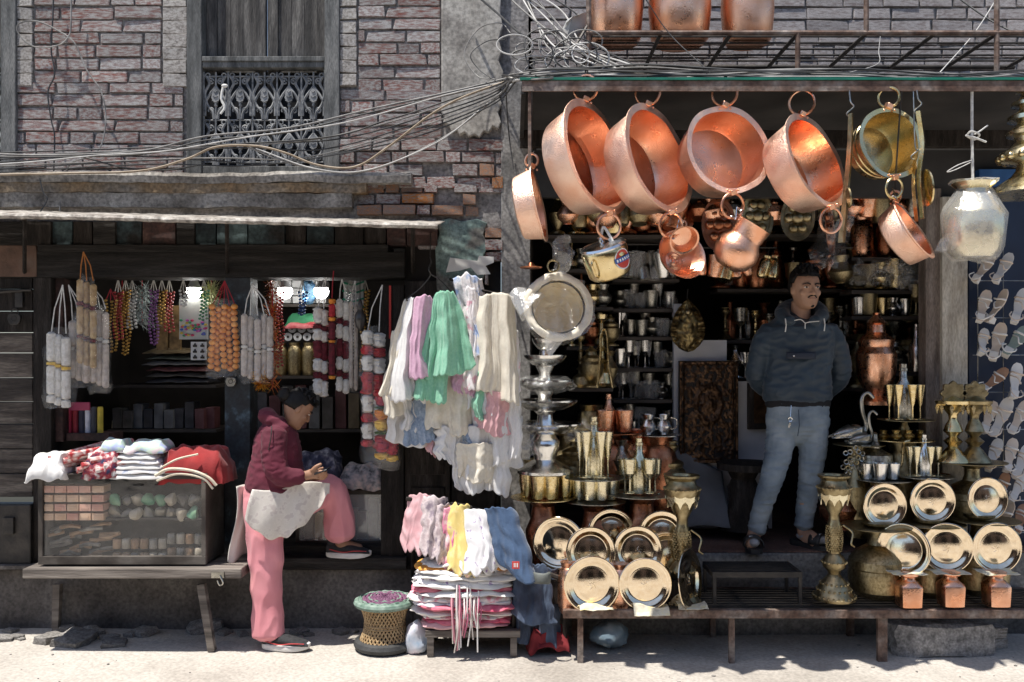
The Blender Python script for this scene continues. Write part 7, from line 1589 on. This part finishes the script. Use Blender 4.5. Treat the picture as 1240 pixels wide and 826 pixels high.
b = MB(); b.ball(P(961, 431, YM_ - .15), .006, 8, 6); b.build('snap', silver, man)
denim = M('faded_jeans', (.08, .11, .15), (.19, .235, .275), (.32, .365, .40), scale=5, rough=.9, bump=.25, bscale=160, lo=.3, hi=.7)
b = MB()
limb(b, [(966, 484, YM_ + .01, 36), (966, 500, YM_ + .01, 37.5), (966, 515, YM_ + .01, 37), (966, 524, YM_ + .01, 31)], .6, 4, 24)
limb(b, [(948, 514, YM_ + .01, 18.5), (944, 540, YM_, 16.8), (936, 575, YM_ - .03, 13.5), (926, 605, YM_ - .01, 12), (919, 628, YM_ + .01, 10.5), (916, 642, YM_ + .02, 11)], .95)
limb(b, [(984, 514, YM_ + .01, 18.5), (984, 540, YM_ + .01, 16.5), (981, 575, YM_ + .01, 13.5), (977, 605, YM_ + .04, 12), (974, 625, YM_ + .05, 10.5), (973, 637, YM_ + .05, 11)], .95)
fuse(b, 'jeans', denim, man, .006, 1, .009, (12, 12, 34), 5)
b = MB(); b.tube([P(958, 491, YM_ - .135), P(957, 505, YM_ - .15)], .003, 5); b.ring(P(957, 508, YM_ - .15), .012, .003, (.3, 1, 0), 14, 5); b.box(P(956, 515, YM_ - .15), (.012, .004, .03), (0, .3, 0)); b.build('key_ring', silver, man)
b = MB(); b.tube([P(967, 496, YM_ - .14), P(968, 515, YM_ - .14), P(966, 528, YM_ - .12)], .003, 5); b.build('fly_seam', M('dark_seam', (.04, .06, .09), rough=.9), man)
shoe_b = M('black_rubber', (.012, .012, .013), (.025, .025, .026), scale=20, rough=.6); sock = M('grey_sock', (.24, .24, .25), (.34, .34, .35), scale=40, rough=.95)
def slide(px, py, Y, yaw, t):
    c = P(px, py, Y); c.z = FL; m = Matrix.Translation(c) @ Matrix.Rotation(yaw, 4, 'Z')
    b = MB(); n = 16; rings = []
    for i in range(n + 1):
        v = i / n; y = -.135 + .27 * v; w_ = (.036 + .013 * sin(pi * max(0, (v - .3)) / .9)) * min(1, v * 8 + .3) ** .5 * min(1, (1 - v) * 7 + .3) ** .5
        rings.append([m @ Vector(p) for p in ((-w_, -y, .001), (w_, -y, .001), (w_, -y, .028 + .006 * (1 - v)), (-w_, -y, .028 + .006 * (1 - v)))])
    b.loft(rings); b.build('sandal_sole', shoe_b, t)
    b = MB(); n = 12; b.grid(lambda u, v: m @ Vector((.055 * cos(pi * u), -(.015 + .075 * v), .03 + .062 * sin(pi * u) ** .7)), n, 4); b.build('sandal_strap', shoe_b, t, solid=.007)
    b = MB(); b.ball((0, 0, 0), (.040, .115, .034), 14, 10); b.v = [tuple(m @ (Vector(v) + Vector((0, -.012, .058)))) for v in b.v]; b.build('sock', sock, t)
    b = MB(); b.box((0, 0, 0), (.02, .002, .012)); b.v = [tuple(m @ (Vector(v) + Vector((-.018, -.075, .09)))) for v in b.v]; b.build('strap_logo', white_ink, t, smooth=False)
slide(911, 660, YM_ - .06, radians(-8), man); slide(982, 655, YM_ - .0, radians(38), man)

# --- woman reading her phone, one foot on the threshold
YW = -.30
wom = T('person', 'woman in maroon jacket and pink trousers reading her phone by the dark post', 'person', P(335, 790, -.40))
wm = head_parts(wom, P(360, 495, YW), -radians(66), -radians(34), .205, skin)
b = MB(); add_head(b, wm, False); limb(b, [(355, 506, YW, 8.5), (346, 518, YW, 9), (338, 530, YW, 11)])
# ankles and feet inside the shoes
limb(b, [(330, 750, -.38, 8), (331, 768, -.385, 7.5), (334, 778, -.39, 9), (352, 783, -.41, 8)], .8); limb(b, [(413, 642, -.08, 8), (413, 655, -.07, 8), (420, 662, -.05, 8.5), (436, 666, -.04, 7)], .8)
# forearm, hand and fingers holding the phone
limb(b, [(362, 578, YW - .13, 7), (370, 576, YW - .14, 5.8), (378, 574, YW - .14, 6.5), (384, 573, YW - .14, 6.8)], .8)
for k in range(4): limb(b, [(383, 571 + 2.3 * k, YW - .155 + .012 * k, 2.3), (390, 571 + 2.4 * k, YW - .165 + .012 * k, 2.1), (395 - k, 573.5 + 2.0 * k, YW - .15 + .014 * k, 1.8), (396 - 1.5 * k, 576 + 1.4 * k, YW - .13 + .012 * k, 1.6)], 1, 4, 10)
limb(b, [(378, 570, YW - .16, 2.8), (383, 565, YW - .165, 2.4), (389, 562, YW - .155, 2.0)], 1, 4, 10)
limb(b, [(366, 577, YW + .08, 6), (376, 577, YW + .06, 5.5), (384, 577, YW + .0, 5.5)], .9)
for k in range(4): limb(b, [(384, 574 + 2 * k, YW - .02, 2.2), (391, 573 + 2.2 * k, YW - .04, 2), (395, 571 + 2 * k, YW - .07, 1.7)], 1, 4, 10)
limb(b, [(380, 574, YW - .0, 2.6), (386, 569, YW - .03, 2.2), (391, 567, YW - .06, 1.9)], 1, 4, 10)
limb(b, [(340, 526, YW, 14), (334, 560, YW, 24), (330, 600, YW, 24)]); limb(b, [(336, 528, YW - .08, 9), (332, 548, YW - .14, 9), (342, 574, YW - .155, 8), (364, 578, YW - .135, 7)]); limb(b, [(340, 528, YW + .08, 9), (347, 550, YW + .14, 8.5), (355, 570, YW + .12, 7.5), (368, 577, YW + .08, 6)])
limb(b, [(326, 600, YW - .02, 18), (322, 680, YW - .08, 12), (329, 752, -.38, 8)]); limb(b, [(334, 604, YW + .03, 18), (370, 600, YW + .11, 15), (402, 598, YW + .18, 11), (412, 646, -.08, 8)])
fuse(b, 'body', skin, wom, .0045, 2)
face_details(wom, wm, False); hair_cap(wom, wm, vol=.95, seed=8)
bb = MB(); bb.ball((0, -.50, .14), (.21, .20, .2), 14, 10); bb.v = [tuple(wm @ Vector(v)) for v in bb.v]; bb.wob(.012, 30, 4); bb.build('hair_bun', hair_m, wom)
maroon = M('maroon_jacket', (.075, .006, .018), (.115, .010, .028), scale=8, rough=.85, sheen=.05, bump=.15, bscale=90)
b = MB()
limb(b, [(340, 512, YW, 15), (338, 520, YW, 22), (336, 535, YW, 27), (335, 555, YW, 30), (334, 575, YW, 33), (332, 592, YW, 34), (331, 598, YW, 31)], 1.05, 5, 22)
limb(b, [(332, 524, YW - .12, 15), (331, 545, YW - .15, 15), (334, 565, YW - .16, 14.5), (343, 577, YW - .16, 13), (357, 578, YW - .15, 10), (366, 577, YW - .145, 8.5)], .9)
limb(b, [(340, 526, YW + .12, 14), (346, 548, YW + .15, 13), (354, 568, YW + .13, 12), (366, 577, YW + .09, 8.5)], .9)
limb(b, [(346, 520, YW - .09, 5), (330, 508, YW - .07, 8), (323, 503, YW, 10), (330, 508, YW + .07, 8), (346, 520, YW + .09, 5)], 1)   # hood
fuse(b, 'jacket', maroon, wom, .007, 2, .008, (16, 16, 30), 7)
MB().tube([P(329, 516, YW - .19), P(328, 530, YW - .215), P(325, 545, YW - .215)], .003, 5, sm=3).build('drawstring', iron, wom)
pinkt = M('pink_cotton', (.58, .21, .24), (.66, .27, .30), scale=7, rough=.9, sheen=.1, bump=.12, bscale=120)
b = MB()
limb(b, [(330, 590, YW, 33), (328, 604, YW, 33), (324, 622, YW - .02, 28)], .95, 4, 20)
limb(b, [(322, 605, YW - .04, 26), (321, 640, YW - .07, 23), (322, 680, YW - .08, 20.5), (323, 715, YW - .085, 18.5), (324, 745, YW - .085, 18), (325, 768, YW - .085, 19.5)], .85, 6, 20)
limb(b, [(338, 606, YW + .04, 26), (365, 602, YW + .10, 24), (390, 594, YW + .16, 20.5), (404, 600, YW + .19, 18), (410, 622, YW + .20, 17.5), (411, 640, YW + .21, 18.5), (411, 648, YW + .21, 18)], .85, 6, 20)
def trous(p, n_):
    return p
fuse(b, 'trousers', pinkt, wom, .007, 2, .011, (17, 17, 6), 3)
kurta = M('white_kurta', (.60, .57, .52), (.72, .69, .64), scale=9, rough=.9, bump=.15, bscale=90)
kprint = M('printed_kurta', (.60, .56, .51), (.64, .60, .55), (.52, .47, .44), scale=34, rough=.9, lo=.46, hi=.60, bump=.15)
def flap(name, mat, fn, nu=22, nv=26):
    b = MB(); b.grid(fn, nu, nv); b.build(name, mat, wom, solid=.005)
flap('kurta_back', kurta, lambda u, v: P(299 - 4 * v + (22 * u - 10) * (.6 + .5 * v) + 3 * sin(v * 5), 586 + (90 + 4 * sin(u * 9)) * v, YW) + Vector((0, -.10 + .24 * u + .02 * sin(u * 9 + v * 2), 0)))
flap('kurta_front', kprint, lambda u, v: P(318 + 82 * u ** .9 - 8 * v * (1 - u), 586 + 3 * sin(u * 7) - 3 * u + (14 + 46 * sin(pi * min(1, .12 + u * .92)) ** .8) * v + 2 * sin(u * 30) * v, YW) + Vector((0, -.205 + .19 * u - .03 * sin(v * 2.5) * (1 - u) + .014 * sin(u * 16 + v * 2) * v, 0)), 40, 24)
def trainer(c, yaw, t, s=1.0):
    m = Matrix.Translation(c) @ Matrix.Rotation(yaw, 4, 'Z') @ Matrix.Scale(s, 4)
    def sec(x, w_, z0, z1): return [m @ Vector((x, w_ * cos(a), (z0 + z1) / 2 + (z1 - z0) / 2 * sin(a) * (1 if sin(a) > 0 else .98))) for a in [2 * pi * k / 14 for k in range(14)]]
    b = MB(); b.loft([sec(x, w_, .02, z) for x, w_, z in ((-.075, .022, .075), (-.07, .032, .085), (-.03, .034, .09), (0, .036, .085), (.05, .042, .075), (.10, .045, .06), (.14, .040, .05), (.165, .022, .038))]); b.build('shoe_upper', M('black_knit', (.012, .012, .014), (.03, .03, .033), scale=60, rough=.85), t)
    def out(k, z): return [m @ Vector((.045 + .127 * cos(a) * k, (.047 if cos(a) > 0 else .040) * sin(a) * k, z + .012 * max(0, cos(a)) ** 3)) for a in [2 * pi * j / 26 for j in range(26)]]
    b = MB(); b.loft([out(.96, .001), out(1, .008), out(1.0, .026), out(.93, .03)]); b.build('shoe_sole', M('white_sole', (.58, .56, .53), (.7, .68, .65), scale=20, rough=.7), t)
    b = MB(); b.tube([m @ Vector(p) for p in ((-.05, -.038, .05), (.02, -.043, .036), (.09, -.048, .045), (.15, -.03, .04))], .003, 5, sm=4); b.build('shoe_stripe', M('red_stripe', (.45, .05, .05), rough=.7), t)
    b = MB(); b.lathe([(.028, .07), (.032, .085), (.031, .12), (.027, .12), (.027, .07)], 16, m @ Matrix.Translation((-.045, 0, 0))); b.build('shoe_collar', MATS['black_knit'], t)
trainer(Vector((PX(336, -.40), -.40, .002)), radians(-8), wom, 1.12); trainer(Vector((PX(412, -.06), -.05, PZ(676, -.07) + .002)), radians(-5), wom, 1.1)
ph = T('mobile_phone', 'dark phone held flat in the woman\'s hands', 'phone', P(391, 570, YW - .12))
b = MB(); b.box(P(391, 570, YW - .11), (.075, .13, .009), (0, -.35, 0)); b.build('case', M('phone_black', (.012, .012, .014), rough=.25), ph, bevel=.003)
b = MB(); b.box(P(391, 570, YW - .11) + Vector((-.002, 0, .0052)), (.066, .118, .001), (0, -.35, 0)); b.build('screen', M('phone_screen', (.02, .02, .025), rough=.08), ph, smooth=False)
# ------------------------------------------------------------------ cables
cab_b = M('black_cable', (.018, .018, .019), (.05, .05, .05), scale=20, rough=.55); cab_g = M('grey_cable', (.12, .115, .11), (.28, .27, .255), scale=14, rough=.6); cab_w = M('white_cable', (.36, .35, .33), (.52, .51, .49), scale=14, rough=.6); cab_t = M('tan_cable', (.22, .16, .10), (.36, .29, .21), scale=14, rough=.6)
def cable(pts, r, mat, label, Y=None, n=8):
    q = [P(*p) if len(p) == 3 else P(p[0], p[1], Y) for p in pts]
    return MB().tube(q, r * .78, 6, sm=n).build('cable', mat, None, loc=tuple(q[0]), label=label, cat='cable', group='cables along the facade')
Yc = -.22
cable([(-20, 186), (60, 188), (170, 183), (250, 165), (350, 155), (450, 132), (560, 108), (625, 92)], .007, cab_g, 'upper grey cable running across the brick wall to the tangle', Yc)
cable([(-20, 190), (80, 190), (180, 186), (250, 170), (350, 160), (450, 136), (560, 111), (625, 94)], .006, cab_b, 'black cable just under the upper grey cable', Yc - .01)
cable([(-20, 200), (40, 196), (120, 188), (200, 183), (300, 166), (420, 148), (540, 115), (622, 97)], .005, cab_w, 'thin white cable crossing below the black one', Yc - .02)
cable([(-20, 212), (80, 210), (170, 207), (225, 193), (262, 178), (310, 177), (345, 185), (385, 200), (430, 202), (470, 178), (520, 140), (560, 118), (620, 96)], .008, cab_t, 'tan cable sagging in front of the iron grille', Yc - .03)
cable([(100, 190), (150, 203), (200, 206), (240, 200)], .006, cab_b, 'short black cable joining the tan one on the brick pier', Yc)
cable([(300, 178), (360, 200), (440, 208), (520, 176), (575, 140), (620, 100)], .006, cab_g, 'grey cable sagging below the tan one', Yc - .02)
cable([(310, 180), (380, 204), (445, 206), (530, 172), (585, 130), (622, 100)], .005, cab_w, 'white cable beside the lower grey sag', Yc - .03)
cable([(65, -20), (64, 20), (62, 60), (66, 90), (58, 112), (62, 145), (66, 165), (65, 210)], .006, cab_b, 'black cable dropping straight down the brick pier', -.05)
cable([(86, -20), (86, 20), (84, 42), (70, 55), (40, 56), (22, 40), (24, 28), (45, 26), (68, 36), (90, 52), (105, 85), (122, 110), (128, 140), (124, 172), (112, 188), (86, 198), (76, 222), (72, 258)], .006, cab_g, 'grey cable looping in a ring then falling down the pier', -.06)
cable([(48, 216), (52, 232), (57, 242), (48, 258)], .005, cab_b, 'short cable end curling over the cornice', -.16)
for k in range(7):
    y1 = 112 + 9 * k
    cable([(628 + jit(6), 92 + jit(5), -.7), (600 - k, 104 + 4 * k, -.3), (560 - 12 * k, y1 + 4, -.16), (470 - 25 * k, y1 + 38 + jit(5), -.12), (360 - 30 * k, 168 + 5 * k + jit(4), -.14), (-20, 186 + 4 * k, -.14)], .0055, (cab_b, cab_g, cab_b)[k % 3], '%s of the thin cables fanning out from the tangle over the bricks' % ORD[k])
# right-hand bundle on the canopy and its tangle
yb0 = YCAN + .08
for k in range(16):
    y = yb0 + R.uniform(-.06, .12); o = R.uniform(-5, 8); r = R.uniform(.0045, .008)
    mt_ = (cab_b, cab_g, cab_w, cab_g, cab_b)[k % 5]
    pts = [(612 + R.uniform(-6, 12), 96 + jit(5), -.4), (640 + jit(8), 90 + o, y), (700 + jit(20), 86 + o, y)] + [(x + jit(15), 84 + o + 10 * (x - 700) / 540 + jit(4.5), y + jit(.02)) for x in range(780, 1240, 90)] + [(1270, 98 + o * .5, y)]
    cable(pts, r, mt_, '%s %s cable in the bundle lying along the canopy' % (ORD[k], {cab_b: 'black', cab_g: 'grey', cab_w: 'white'}[mt_]), n=6)
for k in range(16):
    cx, cy = R.uniform(622, 712), R.uniform(48, 90); rx, ry = R.uniform(9, 30), R.uniform(7, 20); a0 = R.uniform(0, 6); y = YCAN + .12 + jit(.07)
    cable([(cx + rx * cos(a0 + i * .75), cy + ry * sin(a0 + i * .75), y + .01 * i) for i in range(11)], .0045, (cab_w, cab_g, cab_b)[k % 3], '%s loop of the pale cable tangle at the canopy corner' % ORD[k], n=5)
for k, (x0_, y0_) in enumerate(((630, -20), (622, -20), (636, -20), (600, -20), (618, -20), (612, -20), (626, -20), (640, -20))):
    cable([(x0_, y0_, -.3), (x0_ + 18 + 6 * k, 18 + jit(6), -.45), (665 + 7 * k, 55 + jit(5), -.62), (710 + 9 * k, 80 + jit(3), YCAN + .1)], .006, (cab_g, cab_w, cab_b, cab_g, cab_w)[k % 5], '%s cable slanting down from above into the tangle' % ORD[k])
cable([(560, -20, -.1), (600, 14, -.2), (632, 42, -.35), (655, 52, -.5)], .008, cab_b, 'thick black cable entering over the plaster pilaster')
cable([(600, 96, -.3), (578, 92, -.18), (562, 65, -.14), (580, 35, -.12), (606, 28, -.2), (618, 40, -.3)], .004, cab_g, 'outer wire loop in front of the plaster pilaster')
cable([(600, 98, -.3), (580, 84, -.2), (570, 66, -.18), (590, 50, -.18), (612, 48, -.3)], .004, cab_b, 'inner wire loop in front of the plaster pilaster')
cable([(1212, -10, -.5), (1180, 40, -.62), (1138, 88, YCAN + .05)], .004, cab_w, 'thin white wire slanting up past the shelf post')
cable([(776, -10, -.78), (810, 40, -.79), (860, 88, YCAN + .05)], .0035, cab_b, 'thin dark wire slanting down before the copper vats')
cable([(1150, -10, -.3), (1205, 28, -.45), (1262, 52, -.6)], .007, cab_b, 'black cable slanting across the grey bricks')
cable([(612, 100, -.3), (616, 160, -.06), (622, 205, -.06)], .005, cab_b, 'black cable dropping down the plaster pillar')
cable([(1020, 90, -.79), (1062, 78, -.8), (1064, 62, -.78), (1066, 44, -.77)], .0025, cab_w, 'fine white string tied to the shelf rail')
b = MB(); b.ball(P(695, 33, -.5), (.06, .05, .08), 14, 10); b.wob(.05, 12, 3); b.build('plastic_bag', M('grey_bag', (.30, .30, .30), (.48, .48, .47), scale=9, rough=.4), None, loc=tuple(P(695, 50, -.5)), label='grey plastic bag caught beside the pipe shelf post', cat='bag')
b = MB(); b.tube([P(270, 106, -.03), P(268, 120, -.03), P(272, 130, -.03), P(267, 138, -.03)], .008, 6, sm=3); b.ball(P(272, 104, -.03), (.02, .012, .012), 8, 6); b.build('white_rag', MATS['white_rag'], None, loc=tuple(P(270, 138, -.03)), label='knotted white rag tied to the window grille', cat='rag')

# ------------------------------------------------------------------ sandals on the blue partition
sole_m = [M('sole_nude', (.62, .50, .39), (.72, .61, .50), scale=12, rough=.6), M('sole_white', (.72, .69, .64), (.78, .75, .70), scale=12, rough=.6), M('sole_tan', (.34, .17, .09), (.44, .25, .15), scale=12, rough=.6), M('sole_black', (.02, .02, .02), (.04, .04, .04), scale=12, rough=.5), M('sole_sage', (.25, .30, .24), (.34, .39, .32), scale=12, rough=.6)]
heel_m = M('heel_white', (.62, .60, .57), (.72, .70, .67), scale=12, rough=.5)
def sandal_mesh(mi, kind):
    out = {}
    b = MB(); rings = []; n = 14
    for i in range(n + 1):
        v = i / n; x = -.12 + .24 * v; w_ = .026 + .014 * sin(pi * min(1, max(0, (v - .35) / .65))) - .006 * sin(pi * v); w_ *= min(1, (v * 9 + .25)) ** .5 * min(1, ((1 - v) * 8 + .25)) ** .5
        z = .055 * (1 - min(1, v / .62)) ** 1.3 if kind else .012
        rings.append([Vector((x, -w_, z)), Vector((x, w_, z)), Vector((x, w_, z + .008)), Vector((x, -w_, z + .008))])
    b.loft(rings); out['sole'] = b.mesh('sole', sole_m[mi])
    b = MB(); b.loft([[Vector((-.115 + dx, dy, 0)) for dx, dy in ((0, -.016), (.035, -.016), (.035, .016), (0, .016))], [Vector((-.118 + dx, dy, .054 if kind else .012)) for dx, dy in ((0, -.022), (.05, -.022), (.05, .022), (0, .022))]]); out['heel'] = b.mesh('heel', heel_m)
    b = MB(); b.tube([Vector((.05, -.037, .006)), Vector((.045, -.03, .035)), Vector((.04, 0, .045)), Vector((.045, .03, .035)), Vector((.05, .037, .006))], .006, 5, sm=3)
    b.tube([Vector((.0, -.032, .02)), Vector((-.02, -.02, .05)), Vector((.01, .0, .05)), Vector((.03, .034, .01))], .004, 5, sm=3); out['strap'] = b.mesh('strap', sole_m[1 if mi != 1 else 0])
    b = MB(); b.tube([Vector((-.06, -.03, .05)), Vector((-.1, -.034, .09)), Vector((-.125, 0, .095)), Vector((-.1, .034, .09)), Vector((-.06, .03, .05))], .004, 5, sm=3); out['ankle_strap'] = b.mesh('ankle_strap', sole_m[1 if mi != 1 else 0])
    return out
SM = {}
def sandal(px, py, Y, mi, kind, rot, label, sc=1.0):
    if (mi, kind) not in SM: SM[(mi, kind)] = sandal_mesh(mi, kind)
    t = T('sandal', label, 'sandal', P(px, py, Y), 'sandals on the blue partition'); t.rotation_euler = rot; t.scale = (sc,) * 3
    for nm, me in SM[(mi, kind)].items(): link(nm, me, None, t)
rows_ = [(326, ((1192, 0), (1215, 1))), (372, ((1190, 0), (1210, 0), (1234, 1))), (415, ((1189, 1), (1208, 0), (1230, 4))), (462, ((1204, 2), (1228, 1))), (506, ((1196, 0), (1213, 1), (1234, 0))), (552, ((1203, 1), (1222, 0))), (560, ((1238, 1),)), (592, ((1212, 2), (1232, 1))), (630, ((1214, 0), (1234, 2)))]
wn_ = ['topmost', 'second', 'third', 'fourth', 'fifth', 'sixth', 'seventh', 'eighth', 'lowest']; cn_ = ['nude', 'white', 'tan', 'black', 'sage']
for r_, (py, its) in enumerate(rows_):
    for k, (px, mi) in enumerate(its):
        sandal(px, py, -.06, mi, 1, (jit(.3) + .75, -1.0 + jit(.3), jit(.5) + .35), '%s heeled sandal, %s along the %s row of the shoe rack' % (cn_[mi], ORD[k], wn_[r_]), R.uniform(.85, 1.08))
t = T('shoe_rack', 'thin wire rack holding the sandals on the blue partition', 'rack', P(1215, 660, 0))
for py in (340, 385, 430, 475, 520, 566, 606, 645): MB().tube([P(1178, py, -.03), P(1290, py, -.03)], .003, 5).build('wire', silver_old, t)
for px in (1184, 1215, 1248): MB().tube([P(px, 300, -.025), P(px, 660, -.025)], .003, 5).build('wire', silver_old, t)
b = MB(); b.pbox(1186, 1262, 205, 225, -.05, .0); b.build('blue_tarp', M('blue_tarp', (.01, .05, .16), (.03, .11, .28), scale=8, rough=.4), None, loc=tuple(P(1220, 225, -.05)), smooth=False, label='rolled blue tarpaulin above the shoe rack', cat='tarpaulin')

# house across the lane, whose shaded front the polished metal mirrors
opp = T('opposite_house', 'shaded brick house across the lane, mirrored in the polished plates', 'house', (0, -10.2, 0))
b = MB(); b.bx(-14, 14, -10.8, -10.2, -.05, 4.4); b.build('wall', M('opposite_brick', (.14, .10, .085), (.22, .16, .14), scale=5, rough=.95), opp, smooth=False)
for k in range(7):
    x = -9 + 3 * k
    b = MB(); b.bx(x - .5, x + .5, -10.199, -10.15, 2.7, 4.0); b.build('window', pane_dark, opp, smooth=False)
    b = MB(); b.bx(x - 1.1, x + 1.1, -10.199, -10.14, .1, 2.3); b.build('shutter', wood_dark, opp, smooth=False)
